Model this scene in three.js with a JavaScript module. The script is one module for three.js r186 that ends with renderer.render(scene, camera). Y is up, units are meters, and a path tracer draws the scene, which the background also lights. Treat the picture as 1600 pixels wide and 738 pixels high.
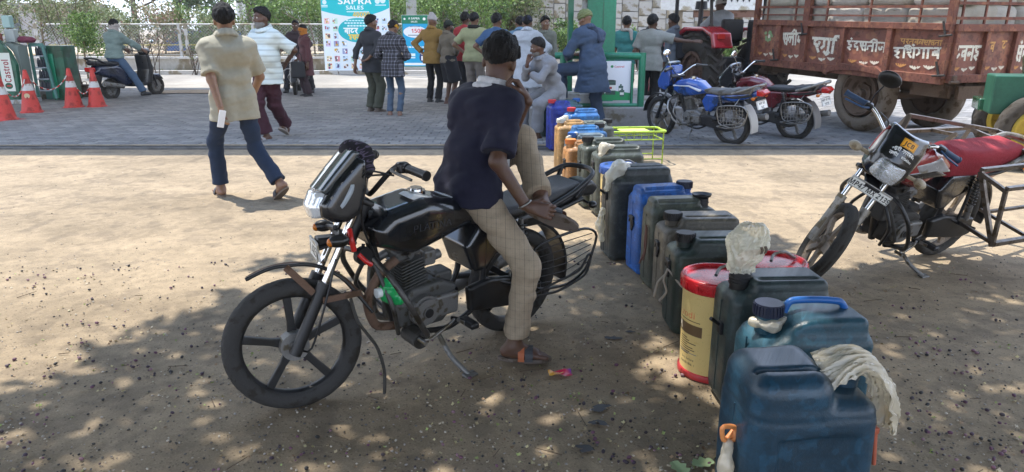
import * as THREE from 'three';
import { mergeGeometries } from 'three/addons/utils/BufferGeometryUtils.js';
import { RoundedBoxGeometry } from 'three/addons/geometries/RoundedBoxGeometry.js';

// ---------------------------------------------------------------- camera, sky, sun, exposure
const scene = new THREE.Scene();
const FPX = 1130, CAM_H = 1.5, TILT = Math.atan(325 / FPX);
const camera = new THREE.PerspectiveCamera(2 * Math.atan(369 / FPX) * 180 / Math.PI, 1600 / 738, 0.05, 2500);
camera.position.set(0, CAM_H, 0);
camera.rotation.x = -TILT;
const SUN_DIR = new THREE.Vector3(-0.30, 1, -0.24).normalize();
const sun = new THREE.DirectionalLight(new THREE.Color().setRGB(1, 0.95, 0.87), 4.3);
sun.name = 'sun';
sun.position.copy(SUN_DIR).multiplyScalar(60).add(new THREE.Vector3(0, 0, -12));
sun.target.position.set(0, 0, -12);
sun.castShadow = true; sun.shadow.mapSize.set(4096, 4096); sun.shadow.radius = 1.4;
Object.assign(sun.shadow.camera, { left: -32, right: 32, top: 32, bottom: -32, near: 1, far: 140 });
scene.add(sun, sun.target);
{ // hazy summer sky: pale near the horizon, blue higher up, thin cloud
  const w = 512, h = 256, d = new Float32Array(w * h * 4);
  const hs = (x, y) => { const s = Math.sin(x * 127.1 + y * 311.7) * 43758.5453; return s - Math.floor(s); };
  const vn = (x, y, per) => { const i = Math.floor(x), j = Math.floor(y), a = x - i, b = y - j, u = a * a * (3 - 2 * a), v = b * b * (3 - 2 * b), I = ((i % per) + per) % per, K = (I + 1) % per;
    return (hs(I, j) * (1 - u) + hs(K, j) * u) * (1 - v) + (hs(I, j + 1) * (1 - u) + hs(K, j + 1) * u) * v; };
  for (let y = 0; y < h; y++) for (let x = 0; x < w; x++) {
    const el = ((y + 0.5) / h - 0.5) * Math.PI, s = Math.max(0, Math.sin(el)), t = Math.pow(s, 0.6);
    let c = 0; for (let o = 0, a = 0.5, f = 8; o < 4; o++, a *= 0.5, f *= 2) c += a * vn(x / w * f, y / h * f * 1.3, f);
    const cl = Math.min(1, Math.max(0, (c - 0.42) * 3.2)) * Math.min(1, s * 5) * 0.75;
    const sky = [0.92 - 0.66 * t, 1.0 - 0.53 * t, 1.12 - 0.2 * t], i = (y * w + x) * 4;
    for (let k = 0; k < 3; k++) d[i + k] = el < 0 ? [0.55, 0.5, 0.44][k] : sky[k] * (1 - cl) + [1.25, 1.25, 1.27][k] * cl;
    d[i + 3] = 1;
  }
  const t = new THREE.DataTexture(d, w, h, THREE.RGBAFormat, THREE.FloatType);
  t.mapping = THREE.EquirectangularReflectionMapping; t.magFilter = THREE.LinearFilter; t.wrapS = THREE.RepeatWrapping; t.needsUpdate = true;
  scene.background = t; scene.environment = t;
}
scene.environmentIntensity = 1.5; scene.backgroundIntensity = 1.5;
scene.fog = new THREE.FogExp2(new THREE.Color().setRGB(0.82, 0.85, 0.88), 0.0008);
const renderer = new THREE.WebGLRenderer({ antialias: true });
renderer.setSize(1024, 472);
renderer.shadowMap.enabled = true;
renderer.toneMapping = THREE.LinearToneMapping;
renderer.toneMappingExposure = 1.85;

// ---------------------------------------------------------------- small library
const V = (x, y, z) => new THREE.Vector3(x, y, z);
const PI = Math.PI, clamp = (x, a = 0, b = 1) => Math.min(b, Math.max(a, x)), lerp = (a, b, t) => a + (b - a) * t;
const sstep = (a, b, x) => { const t = clamp((x - a) / (b - a)); return t * t * (3 - 2 * t); };
function rng(s) { return () => { s = (s + 0x6d2b79f5) | 0; let t = Math.imul(s ^ (s >>> 15), 1 | s); t = (t + Math.imul(t ^ (t >>> 7), 61 | t)) ^ t; return ((t ^ (t >>> 14)) >>> 0) / 4294967296; }; }
const h3 = (i, j, k) => { let n = Math.imul(i, 374761393) ^ Math.imul(j, 668265263) ^ Math.imul(k, 2147483647 - 61); n = Math.imul(n ^ (n >>> 13), 1274126177); return ((n ^ (n >>> 16)) >>> 0) / 4294967296; };
function noise(x, y, z = 0) {
  const i = Math.floor(x), j = Math.floor(y), k = Math.floor(z), a = x - i, b = y - j, c = z - k, u = a * a * (3 - 2 * a), v = b * b * (3 - 2 * b), w = c * c * (3 - 2 * c);
  const f = (q) => lerp(lerp(h3(i, j, q), h3(i + 1, j, q), u), lerp(h3(i, j + 1, q), h3(i + 1, j + 1, q), u), v);
  return lerp(f(k), f(k + 1), w) * 2 - 1;
}
const fbm = (x, y, z = 0, o = 4) => { let s = 0, a = 0.5; for (; o--; a *= 0.5, x = x * 2.03 + 7.1, y = y * 2.03 + 3.7, z = z * 2.03 + 1.3) s += a * noise(x, y, z); return s; };
// a pixel of the 1600 x 738 photograph to a point of the place, on a level plane or at a distance
function ray(px, py) { const u = (px - 800) / FPX, v = (369 - py) / FPX, s = Math.sin(TILT), c = Math.cos(TILT); return V(u, v * c - s, -c - v * s); }
const G = (px, py, y = 0) => { const r = ray(px, py), t = (y - CAM_H) / r.y; return V(r.x * t, y, r.z * t); };
const PZ = (px, py, dist) => { const r = ray(px, py), t = dist / -r.z; return V(r.x * t, CAM_H + r.y * t, r.z * t); };

// materials: colours are linear, real-world base colours
const rgb = (a) => Array.isArray(a) ? new THREE.Color().setRGB(...a) : new THREE.Color(a);
const std = (c, roughness = 0.7, o = {}) => new THREE.MeshStandardMaterial({ color: rgb(c), roughness, ...o });
const phy = (c, roughness = 0.5, o = {}) => new THREE.MeshPhysicalMaterial({ color: rgb(c), roughness, ...o });
function dataTex(w, h, fn, srgb = false, rep = 1) {
  const d = new Uint8Array(w * h * 4);
  for (let y = 0; y < h; y++) for (let x = 0; x < w; x++) { const c = fn(x, y), i = (y * w + x) * 4; for (let k = 0; k < 3; k++) d[i + k] = clamp(Array.isArray(c) ? c[k] : c) * 255; d[i + 3] = 255; }
  const t = new THREE.DataTexture(d, w, h); t.magFilter = THREE.LinearFilter; t.minFilter = THREE.LinearMipmapLinearFilter; t.generateMipmaps = true;
  t.wrapS = t.wrapT = THREE.RepeatWrapping; t.repeat.set(rep, rep); if (srgb) t.colorSpace = THREE.SRGBColorSpace; t.needsUpdate = true; return t;
}
// tileable fractal noise on a torus of period p lattice cells
function tn(x, y, p, s) { const i = Math.floor(x), j = Math.floor(y), a = x - i, b = y - j, u = a * a * (3 - 2 * a), v = b * b * (3 - 2 * b), m = (q) => ((q % p) + p) % p;
  return lerp(lerp(h3(m(i), m(j), s), h3(m(i + 1), m(j), s), u), lerp(h3(m(i), m(j + 1), s), h3(m(i + 1), m(j + 1), s), u), v); }
function tf(u, v, p, s, o = 4) { let r = 0, a = 0.5, n = 0; for (; o--; p *= 2, a *= 0.55, s += 11) { r += a * tn(u * p, v * p, p, s); n += a; } return r / n; }
const rep = (t, x, y = x) => { const c = t.clone(); c.repeat.set(x, y); c.needsUpdate = true; return c; };
function canvasTex(w, h, draw, rough) {
  const c = document.createElement('canvas'); c.width = w; c.height = h; const g = c.getContext('2d'); draw(g, w, h);
  const t = new THREE.CanvasTexture(c); t.colorSpace = THREE.SRGBColorSpace; t.anisotropy = 8; return t;
}

// names and tags
const used = {};
const numbered = (n) => { if (!(n in used)) { used[n] = 0; return n; } return n + '_' + String(++used[n]).padStart(3, '0'); };
function tag(o, label, category, group, kind) { o.userData = { ...o.userData, ...(label && { label }), ...(category && { category }), ...(group && { group }), ...(kind && { kind }) }; return o; }
function thing(name, label, category, pos = V(0, 0, 0), turn = 0, group) {
  const o = new THREE.Group(); o.name = numbered(name); scene.add(o); o.position.copy(pos); o.rotation.y = turn; return tag(o, label, category, group);
}
function addTop(o, name, label, category, group) { o.name = numbered(name); scene.add(o); return tag(o, label, category, group); }
function copyOf(root, label, pos, turn, group) { const r = root.clone(); r.name = numbered(root.name.replace(/_\d{3}$/, '')); r.userData = { ...root.userData }; scene.add(r); if (pos) r.position.copy(pos); if (turn !== undefined) r.rotation.y = turn; if (label) r.userData.label = label; if (group) r.userData.group = group; return r; }

// geometry: every maker returns a BufferGeometry with position, normal, uv
function metric(g) { // uv in metres, one flat projection per triangle
  const p = g.attributes.position, uv = new Float32Array(p.count * 2), a = V(), b = V(), c = V();
  for (let i = 0; i < p.count; i += 3) {
    a.fromBufferAttribute(p, i); b.fromBufferAttribute(p, i + 1).sub(a); c.fromBufferAttribute(p, i + 2).sub(a); b.cross(c);
    const X = Math.abs(b.x), Y = Math.abs(b.y), Z = Math.abs(b.z);
    for (let k = 0; k < 3; k++) { const x = p.getX(i + k), y = p.getY(i + k), z = p.getZ(i + k), o = (i + k) * 2; if (Z >= X && Z >= Y) { uv[o] = x; uv[o + 1] = y; } else if (X >= Y) { uv[o] = z; uv[o + 1] = y; } else { uv[o] = x; uv[o + 1] = z; } }
  }
  g.setAttribute('uv', new THREE.BufferAttribute(uv, 2)); return g;
}
const only = (g) => { for (const k of Object.keys(g.attributes)) if (!['position', 'normal', 'uv'].includes(k)) g.deleteAttribute(k); return g; };
function merge(list) { list = list.flat(9).filter(Boolean); if (list.length === 1 && list[0].userData.keep) return list[0]; return metric(mergeGeometries(list.map((g) => { const n = only(g.index ? g.toNonIndexed() : g.clone()); n.userData = {}; if (!n.attributes.uv) n.setAttribute('uv', new THREE.BufferAttribute(new Float32Array(n.attributes.position.count * 2), 2)); return n; }))); }
function obj(name, list, mat, parent = scene, label) {
  const g = list.isBufferGeometry && list.userData.keep ? list : merge(Array.isArray(list) ? list : [list]);
  const m = new THREE.Mesh(g, mat); m.name = parent === scene ? numbered(name) : name; m.castShadow = m.receiveShadow = true; parent.add(m); if (label) m.userData.label = label; return m;
}
const keep = (g) => { g.userData.keep = true; return g; };
const mv = (g, x = 0, y = 0, z = 0, rx = 0, ry = 0, rz = 0) => { if (rx) g.rotateX(rx); if (rz) g.rotateZ(rz); if (ry) g.rotateY(ry); return g.translate(x, y, z); };
const box = (w, h, d, x = 0, y = 0, z = 0, rx = 0, ry = 0, rz = 0) => mv(new THREE.BoxGeometry(w, h, d), x, y, z, rx, ry, rz);
const rbox = (w, h, d, r, x = 0, y = 0, z = 0, rx = 0, ry = 0, rz = 0) => mv(new RoundedBoxGeometry(w, h, d, 2, Math.min(r, w / 2.01, h / 2.01, d / 2.01)), x, y, z, rx, ry, rz);
const UP = V(0, 1, 0);
const arr = (p) => (p.isVector3 ? p : V(...p));
function bar(a, b, r, r2 = r, seg = 8) { a = arr(a); b = arr(b); const d = b.clone().sub(a), g = new THREE.CylinderGeometry(r2, r, d.length(), seg, 1); g.applyQuaternion(new THREE.Quaternion().setFromUnitVectors(UP, d.clone().normalize())); return g.translate((a.x + b.x) / 2, (a.y + b.y) / 2, (a.z + b.z) / 2); }
function beam(a, b, w, h = w, roll = 0) { a = arr(a); b = arr(b); const d = b.clone().sub(a), g = new THREE.BoxGeometry(w, h, d.length()); g.rotateZ(roll); const m = new THREE.Matrix4().lookAt(b, a, Math.abs(d.y) > 0.99 * d.length() ? V(1, 0, 0) : UP); g.applyMatrix4(m); return g.translate((a.x + b.x) / 2, (a.y + b.y) / 2, (a.z + b.z) / 2); }
const tube = (pts, r, n = 24, seg = 6, closed = false) => new THREE.TubeGeometry(new THREE.CatmullRomCurve3(pts.map(arr), closed, 'catmullrom', 0.35), n, r, seg, closed);
const ball = (x, y, z, r, sx = 1, sy = 1, sz = 1, n = 12) => new THREE.SphereGeometry(r, n, Math.max(6, n * 0.7 | 0)).scale(sx, sy, sz).translate(x, y, z);
const lathe = (pts, seg = 24) => new THREE.LatheGeometry(pts.map((p) => new THREE.Vector2(...p)), seg);
const disc = (r, t, x, y, z, axis = 'z', seg = 20, r2 = r) => { const g = new THREE.CylinderGeometry(r2, r, t, seg); if (axis === 'z') g.rotateX(PI / 2); if (axis === 'x') g.rotateZ(PI / 2); return g.translate(x, y, z); };
const shape = (pts) => { const s = new THREE.Shape(); pts.forEach((p, i) => (i ? s.lineTo(...p) : s.moveTo(...p))); return s; };
const slab = (pts, depth, bevel = 0, z = 0) => new THREE.ExtrudeGeometry(shape(pts), { depth: depth - 2 * bevel, bevelEnabled: bevel > 0, bevelSize: bevel, bevelThickness: bevel, bevelSegments: 2, steps: 1, curveSegments: 8 }).translate(0, 0, z - depth / 2 + bevel);
function chamferBlock(w, h, d, b) { // top face, four chamfers, four sides: 18 triangles, base at y = 0
  const q = [], P = (sx, sz, y, o) => [sx * (w / 2 - o), y, sz * (d / 2 - o)], C = [[1, 1], [1, -1], [-1, -1], [-1, 1]];
  const quad = (a, b2, c, e) => q.push(...a, ...b2, ...c, ...a, ...c, ...e);
  quad(...C.map(([x, z]) => P(x, z, h, b)));
  for (let i = 0; i < 4; i++) { const [x, z] = C[i], [X, Z] = C[(i + 1) % 4]; quad(P(x, z, h, b), P(x, z, h - b, 0), P(X, Z, h - b, 0), P(X, Z, h, b)); quad(P(x, z, h - b, 0), P(x, z, 0, 0), P(X, Z, 0, 0), P(X, Z, h - b, 0)); }
  const g = new THREE.BufferGeometry(); g.setAttribute('position', new THREE.BufferAttribute(new Float32Array(q), 3)); g.computeVertexNormals();
  return metric(g);
}
function panel(w, h, x, y, z, turn = 0, tilt = 0) { const g = new THREE.PlaneGeometry(w, h); if (tilt) g.rotateX(tilt); if (turn) g.rotateY(turn); return keep(g.translate(x, y, z)); }

// ---------------------------------------------------------------- signed distance fields, meshed with surface nets
const smin = (a, b, k) => { if (k <= 0) return Math.min(a, b); const h = Math.max(k - Math.abs(a - b), 0) / k; return Math.min(a, b) - h * h * k * 0.25; };
class Field {
  constructor(lo, hi, cell) { this.c = cell; this.o = lo.map((v) => v - 2 * cell); this.n = hi.map((v, i) => Math.ceil((v - lo[i]) / cell) + 5); this.f = new Float32Array(this.n[0] * this.n[1] * this.n[2]).fill(0.5); }
  each(lo, hi, cb) {
    const { o, n, c, f } = this, a = lo.map((v, i) => clamp(Math.floor((v - o[i]) / c), 0, n[i])), b = hi.map((v, i) => clamp(Math.ceil((v - o[i]) / c) + 1, 0, n[i]));
    for (let k = a[2]; k < b[2]; k++) for (let j = a[1]; j < b[1]; j++) for (let i = a[0], q = (k * n[1] + j) * n[0] + a[0]; i < b[0]; i++, q++) f[q] = cb(o[0] + i * c, o[1] + j * c, o[2] + k * c, f[q]);
    return this;
  }
  all(cb) { return this.each([-9, -9, -9], [9, 9, 9], cb); }
  add(fn, lo, hi, k = 0) { const m = k + 3 * this.c; return this.each(lo.map((v) => v - m), hi.map((v) => v + m), (x, y, z, f) => smin(f, fn(x, y, z), k)); }
  sub(fn, lo, hi, k = 0) { const m = k + 3 * this.c; return this.each(lo.map((v) => v - m), hi.map((v) => v + m), (x, y, z, f) => -smin(-f, fn(x, y, z), k)); }
  cap(a, b, r, r2 = r, k = 0.02, cut) { // tapered capsule; cut = length along the bone after which it ends flat
    const A = [a.x, a.y, a.z], D = [b.x - a.x, b.y - a.y, b.z - a.z], dd = D[0] ** 2 + D[1] ** 2 + D[2] ** 2 || 1e-9, len = Math.sqrt(dd), R = Math.max(r, r2);
    const lo = A.map((v, i) => Math.min(v, v + D[i]) - R), hi = A.map((v, i) => Math.max(v, v + D[i]) + R);
    return this.add((x, y, z) => { const X = x - A[0], Y = y - A[1], Z = z - A[2], t = (X * D[0] + Y * D[1] + Z * D[2]) / dd, h = clamp(t); const d = Math.hypot(X - h * D[0], Y - h * D[1], Z - h * D[2]) - lerp(r, r2, h); return cut === undefined ? d : Math.max(d, t * len - cut); }, lo, hi, k);
  }
  ell(c, r, k = 0.02, m) { // ellipsoid; m = [x, y, z] axes
    const R = Math.max(...r), [ex, ey, ez] = m || [V(1, 0, 0), V(0, 1, 0), V(0, 0, 1)], s = Math.min(...r);
    const fn = (x, y, z) => { const X = x - c.x, Y = y - c.y, Z = z - c.z, a = X * ex.x + Y * ex.y + Z * ex.z, b = X * ey.x + Y * ey.y + Z * ey.z, d = X * ez.x + Y * ez.y + Z * ez.z; const k0 = Math.hypot(a / r[0], b / r[1], d / r[2]), k1 = Math.hypot(a / r[0] ** 2, b / r[1] ** 2, d / r[2] ** 2); return k1 < 1e-6 ? -s : k0 * (k0 - 1) / k1; };
    return this.add(fn, [c.x - R, c.y - R, c.z - R], [c.x + R, c.y + R, c.z + R], k);
  }
  mesh(uvf) {
    const { n: [nx, ny, nz], f, o, c } = this, id = new Int32Array(nx * ny * nz).fill(-1), P = [], N = [], I = [], sx = 1, sy = nx, sz = nx * ny;
    const off = [0, sx, sy, sx + sy, sz, sx + sz, sy + sz, sx + sy + sz], E = [[0, 1], [2, 3], [4, 5], [6, 7], [0, 2], [1, 3], [4, 6], [5, 7], [0, 4], [1, 5], [2, 6], [3, 7]];
    for (let k = 0; k < nz - 1; k++) for (let j = 0; j < ny - 1; j++) for (let i = 0; i < nx - 1; i++) {
      const q = i + j * sy + k * sz; let m = 0; for (let t = 0; t < 8; t++) if (f[q + off[t]] < 0) m |= 1 << t;
      if (m === 0 || m === 255) continue;
      let x = 0, y = 0, z = 0, cnt = 0;
      for (const [a, b] of E) { if (((m >> a) & 1) === ((m >> b) & 1)) continue; const fa = f[q + off[a]], fb = f[q + off[b]], t = fa / (fa - fb); x += lerp(a & 1, b & 1, t); y += lerp((a >> 1) & 1, (b >> 1) & 1, t); z += lerp(a >> 2, b >> 2, t); cnt++; }
      id[q] = P.length / 3; P.push(o[0] + (i + x / cnt) * c, o[1] + (j + y / cnt) * c, o[2] + (k + z / cnt) * c);
    }
    for (let k = 1; k < nz - 1; k++) for (let j = 1; j < ny - 1; j++) for (let i = 1; i < nx - 1; i++) {
      const q = i + j * sy + k * sz, s = f[q] < 0;
      const face = (u, v) => { const a = id[q], b = id[q - u], d = id[q - u - v], e = id[q - v]; if (a < 0 || b < 0 || d < 0 || e < 0) return; if (s) I.push(a, b, d, a, d, e); else I.push(a, d, b, a, e, d); };
      if (s !== f[q + sx] < 0) face(sy, sz);
      if (s !== f[q + sy] < 0) face(sz, sx);
      if (s !== f[q + sz] < 0) face(sx, sy);
    }
    const g = new THREE.BufferGeometry(); g.setAttribute('position', new THREE.BufferAttribute(new Float32Array(P), 3)); g.setIndex(I); g.computeVertexNormals();
    const uv = new Float32Array(P.length / 3 * 2); for (let i = 0; i < P.length / 3; i++) { const [u, v] = uvf ? uvf(P[i * 3], P[i * 3 + 1], P[i * 3 + 2]) : [P[i * 3] + 0.6 * P[i * 3 + 2], P[i * 3 + 1]]; uv[i * 2] = u; uv[i * 2 + 1] = v; }
    g.setAttribute('uv', new THREE.BufferAttribute(uv, 2)); return keep(g);
  }
}
function sdPoly(v, x, y) { // signed distance to a polygon
  let d = 1e9, s = 1; for (let i = 0, j = v.length - 1; i < v.length; j = i, i++) { const ex = v[j][0] - v[i][0], ey = v[j][1] - v[i][1], wx = x - v[i][0], wy = y - v[i][1], t = clamp((wx * ex + wy * ey) / (ex * ex + ey * ey)), bx = wx - ex * t, by = wy - ey * t; d = Math.min(d, bx * bx + by * by); const c1 = y >= v[i][1], c2 = y < v[j][1], c3 = ex * wy > ey * wx; if ((c1 && c2 && c3) || (!c1 && !c2 && !c3)) s = -s; }
  return s * Math.sqrt(d);
}
// a side profile (x, y) swept over a half width with round edges; bow pulls the sides back like a shield
const rexFn = (poly, hw, r, bow = 0, z0 = 0, taper) => (x, y, z) => { z -= z0; const w = taper ? hw * taper(x, y) : hw, a = sdPoly(poly, x + bow * z * z, y) + r, b = Math.abs(z) - w + r; return Math.min(Math.max(a, b), 0) + Math.hypot(Math.max(a, 0), Math.max(b, 0)) - r; };
const bounds2 = (poly, hw, z0 = 0) => { const X = poly.map((p) => p[0]), Y = poly.map((p) => p[1]); return [[Math.min(...X), Math.min(...Y), z0 - hw], [Math.max(...X), Math.max(...Y), z0 + hw]]; };
function rex(poly, hw, r, cell = 0.01, bow = 0, z0 = 0, taper) { const [lo, hi] = bounds2(poly, hw, z0); if (bow) lo[0] -= bow * hw * hw; return new Field(lo, hi, cell).add(rexFn(poly, hw, r, bow, z0, taper), lo, hi).mesh(); }
const rboxFn = (cx, cy, cz, hx, hy, hz, r) => (x, y, z) => { const a = Math.abs(x - cx) - hx + r, b = Math.abs(y - cy) - hy + r, c = Math.abs(z - cz) - hz + r; return Math.min(Math.max(a, b, c), 0) + Math.hypot(Math.max(a, 0), Math.max(b, 0), Math.max(c, 0)) - r; };
// leaf scatter: one InstancedMesh from a list of points
function leafGeo(l, w) { const g = new THREE.BufferGeometry(), p = [0, 0, 0, l * 0.45, l * 0.06, w, l, -l * 0.08, 0, 0, 0, 0, l, -l * 0.08, 0, l * 0.45, l * 0.06, -w]; g.setAttribute('position', new THREE.BufferAttribute(new Float32Array(p), 3)); g.computeVertexNormals(); return metric(g); }
function scatter(name, geo, mat, pts, parent, R, size, colors, flat = 0) {
  const m = new THREE.InstancedMesh(geo, mat, pts.length), q = new THREE.Quaternion(), e = new THREE.Euler(), M = new THREE.Matrix4(), s = V(), c = new THREE.Color();
  pts.forEach((p, i) => { e.set((R() - 0.5) * (flat ? flat : 6.28), R() * 6.28, (R() - 0.5) * (flat ? flat : 6.28)); q.setFromEuler(e); const k = lerp(size[0], size[1], R()); s.set(k, k, k); m.setMatrixAt(i, M.compose(p, q, s)); const a = colors[(R() * colors.length) | 0], v = 0.8 + R() * 0.4; m.setColorAt(i, c.setRGB(a[0] * v, a[1] * v, a[2] * v)); });
  m.name = parent === scene ? numbered(name) : name; m.castShadow = m.receiveShadow = true; m.userData.kind = 'stuff'; parent.add(m); return m;
}

// ---------------------------------------------------------------- ground, paving, road
const T = {}; // shared textures
T.soil = dataTex(1024, 1024, (x, y) => { // 3 m tile: trodden sandy soil with grit
  const u = x / 1024, v = y / 1024, a = tf(u, v, 6, 3, 5), b = tf(u, v, 60, 31, 3), g = h3(x >> 1, y >> 1, 5), g2 = h3(x, y, 9), st = tf(u * 1, v, 24, 71, 3);
  let m = 0.78 + (a - 0.5) * 0.12 + (b - 0.5) * 0.16; if (g > 0.975) m *= 0.6 + 0.3 * g2; else if (g > 0.96) m *= 1.1; m *= 0.93 + 0.14 * g2; const w = sstep(0.56, 0.72, st) * 0.1;
  return [clamp(m * (1 - w)), clamp(m * (0.945 - w * 0.95)), clamp(m * (0.865 - w * 0.8))];
}, true);
T.soilBump = dataTex(1024, 1024, (x, y) => { const u = x / 1024, v = y / 1024, g = h3(x >> 2, y >> 2, 15); return clamp(0.45 * tf(u, v, 10, 3, 4) + 0.35 * tf(u, v, 90, 31, 3) + (g > 0.95 ? 0.35 : 0) + 0.12 * h3(x, y, 2)); });
T.grain = dataTex(512, 512, (x, y) => { const u = x / 512, v = y / 512; return 0.62 + 0.34 * tf(u, v, 4, 7, 5) + 0.1 * (tf(u, v, 64, 17, 2) - 0.5) + 0.06 * (h3(x, y, 3) - 0.5); }, true);
T.grime = dataTex(512, 512, (x, y) => { const u = x / 512, v = y / 512, a = tf(u, v, 5, 21, 5), s = sstep(0.52, 0.68, a), b = tf(u, v, 40, 9, 3); return [0.97 - s * 0.22 - b * 0.1, 0.97 - s * 0.26 - b * 0.11, 0.97 - s * 0.34 - b * 0.12]; }, true);
T.bump = dataTex(512, 512, (x, y) => { const u = x / 512, v = y / 512; return 0.6 * tf(u, v, 16, 40, 4) + 0.4 * tf(u, v, 90, 44, 2); });
T.weave = dataTex(256, 256, (x, y) => { const t = ((x >> 1) + (y >> 1)) & 1, n = tf(x / 256, y / 256, 8, 61, 4); return 0.8 + 0.08 * t + 0.08 * (n - 0.5) + 0.1 * h3(x, y, 6); }, true);
T.rough = dataTex(256, 256, (x, y) => 0.45 + 0.5 * tf(x / 256, y / 256, 8, 81, 4));
const soilMat = std([0.49, 0.43, 0.34], 0.95, { map: rep(T.soil, 1 / 3), bumpMap: rep(T.soilBump, 1 / 2.3), bumpScale: 0.0035, vertexColors: true });
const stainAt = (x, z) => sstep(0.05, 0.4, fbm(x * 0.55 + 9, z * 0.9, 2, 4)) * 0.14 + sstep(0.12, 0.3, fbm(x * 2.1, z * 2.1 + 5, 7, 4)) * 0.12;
{
  const ax = (a, b, st) => { const r = []; for (let v = a; v <= b + 1e-6; v += st) r.push(v); return r; };
  const xs = [-900, -300, -100, -50, -30, -20, -14, -10, -8, ...ax(-7, 9, 0.06), 10, 12, 16, 22, 32, 50, 100, 300, 900], zs = [60, 25, 12, 6, 3, 1, 0, ...ax(0.7, 9.1, 0.06).map((v) => -v), -9.3, -10, -12, -15, -19, -23, -27, -34, -45, -70, -120, -300, -1200];
  const P = [], U = [], C = [], I = [], w = xs.length;
  for (const z of zs) for (const x of xs) {
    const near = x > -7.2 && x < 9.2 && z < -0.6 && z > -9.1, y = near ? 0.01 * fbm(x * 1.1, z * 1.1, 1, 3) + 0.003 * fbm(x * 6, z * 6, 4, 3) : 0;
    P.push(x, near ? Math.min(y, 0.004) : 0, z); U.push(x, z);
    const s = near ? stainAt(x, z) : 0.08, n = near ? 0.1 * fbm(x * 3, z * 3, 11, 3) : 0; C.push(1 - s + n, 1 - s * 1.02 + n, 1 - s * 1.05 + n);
  }
  for (let j = 0; j < zs.length - 1; j++) for (let i = 0; i < w - 1; i++) { const a = j * w + i; I.push(a, a + 1, a + w, a + 1, a + w + 1, a + w); }
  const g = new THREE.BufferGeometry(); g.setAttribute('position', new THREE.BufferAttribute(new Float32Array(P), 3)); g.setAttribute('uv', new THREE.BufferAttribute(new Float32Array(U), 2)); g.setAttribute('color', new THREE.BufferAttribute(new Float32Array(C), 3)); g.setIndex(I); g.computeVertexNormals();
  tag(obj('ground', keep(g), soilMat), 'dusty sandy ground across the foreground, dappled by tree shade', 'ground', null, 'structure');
}
// block paving of the forecourt
const PAVE_Z0 = -9.35, PAVE_Z1 = -18.6;
{
  const bed = thing('forecourt_paving', 'grey interlocking block paving of the forecourt under the canopy', 'paving'); bed.userData.kind = 'structure';
  const bedMat = std([0.16, 0.15, 0.14], 0.95, { map: rep(T.grain, 0.7) });
  obj('bed', box(44, 0.012, PAVE_Z0 - PAVE_Z1, 0, 0.006, (PAVE_Z0 + PAVE_Z1) / 2), bedMat, bed);
  const tones = [[0.32, 0.30, 0.28], [0.27, 0.258, 0.242], [0.365, 0.345, 0.315], [0.30, 0.282, 0.262], [0.245, 0.236, 0.224]];
  const mats = tones.map((c) => std(c, 0.82, { map: rep(T.grain, 1.7), bumpMap: rep(T.bump, 3), bumpScale: 0.002 }));
  const geos = [0, 1, 2].map((i) => chamferBlock(0.222 - i * 0.002, 0.03, 0.148 - i * 0.002, 0.006)), list = [], R = rng(5);
  for (let j = 0, z = PAVE_Z0 - 0.076; z > PAVE_Z1 + 0.07; z -= 0.153, j++) for (let x = -16 + (j % 2) * 0.114; x < 15; x += 0.228) list.push([x + (R() - 0.5) * 0.006, z + (R() - 0.5) * 0.006, (R() - 0.5) * 0.006, (R() - 0.5) * 0.02]);
  const seen = ([x, z]) => { const d = -z * Math.cos(TILT) + 0.4, px = 800 + FPX * x / d; return px > -20 && px < 1620 && !(px > 690 && px < 830 && z > -10.5) ? -z : 99 - z; };
  list.sort((a, b) => seen(a) - seen(b));
  list.slice(0, 300).forEach(([x, z, y, t], i) => { const m = new THREE.Mesh(geos[i % 3], mats[(R() * 5) | 0]); m.name = 'paver'; m.position.set(x, 0.002 + y, z); m.rotation.set((R() - 0.5) * 0.03, t, (R() - 0.5) * 0.03); m.castShadow = m.receiveShadow = true; bed.add(m); });
  const rest = list.slice(300), m = new THREE.InstancedMesh(geos[0], std([1, 1, 1], 0.82, { map: rep(T.grain, 1.7), bumpMap: rep(T.bump, 3), bumpScale: 0.002 }), rest.length), M = new THREE.Matrix4(), q = new THREE.Quaternion(), e = new THREE.Euler(), one = V(1, 1, 1), c = new THREE.Color();
  rest.forEach(([x, z, y, t], i) => { e.set((R() - 0.5) * 0.03, t, (R() - 0.5) * 0.03); m.setMatrixAt(i, M.compose(V(x, 0.002 + y, z), q.setFromEuler(e), one)); const k = tones[(R() * 5) | 0], w = 1 + 0.25 * fbm(x * 0.5, z * 0.5, 3, 3); m.setColorAt(i, c.setRGB(k[0] * w, k[1] * w, k[2] * w)); });
  m.name = 'paver_field'; m.userData.kind = 'stuff'; m.castShadow = m.receiveShadow = true; bed.add(m);
}
tag(obj('edge_strip', box(44, 0.03, 0.12, 0, 0.012, PAVE_Z0 + 0.06), std([0.2, 0.19, 0.18], 0.9, { map: rep(T.grain, 2) })), 'thin dark edging strip between the block paving and the sand', 'edging', null, 'structure');
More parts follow.
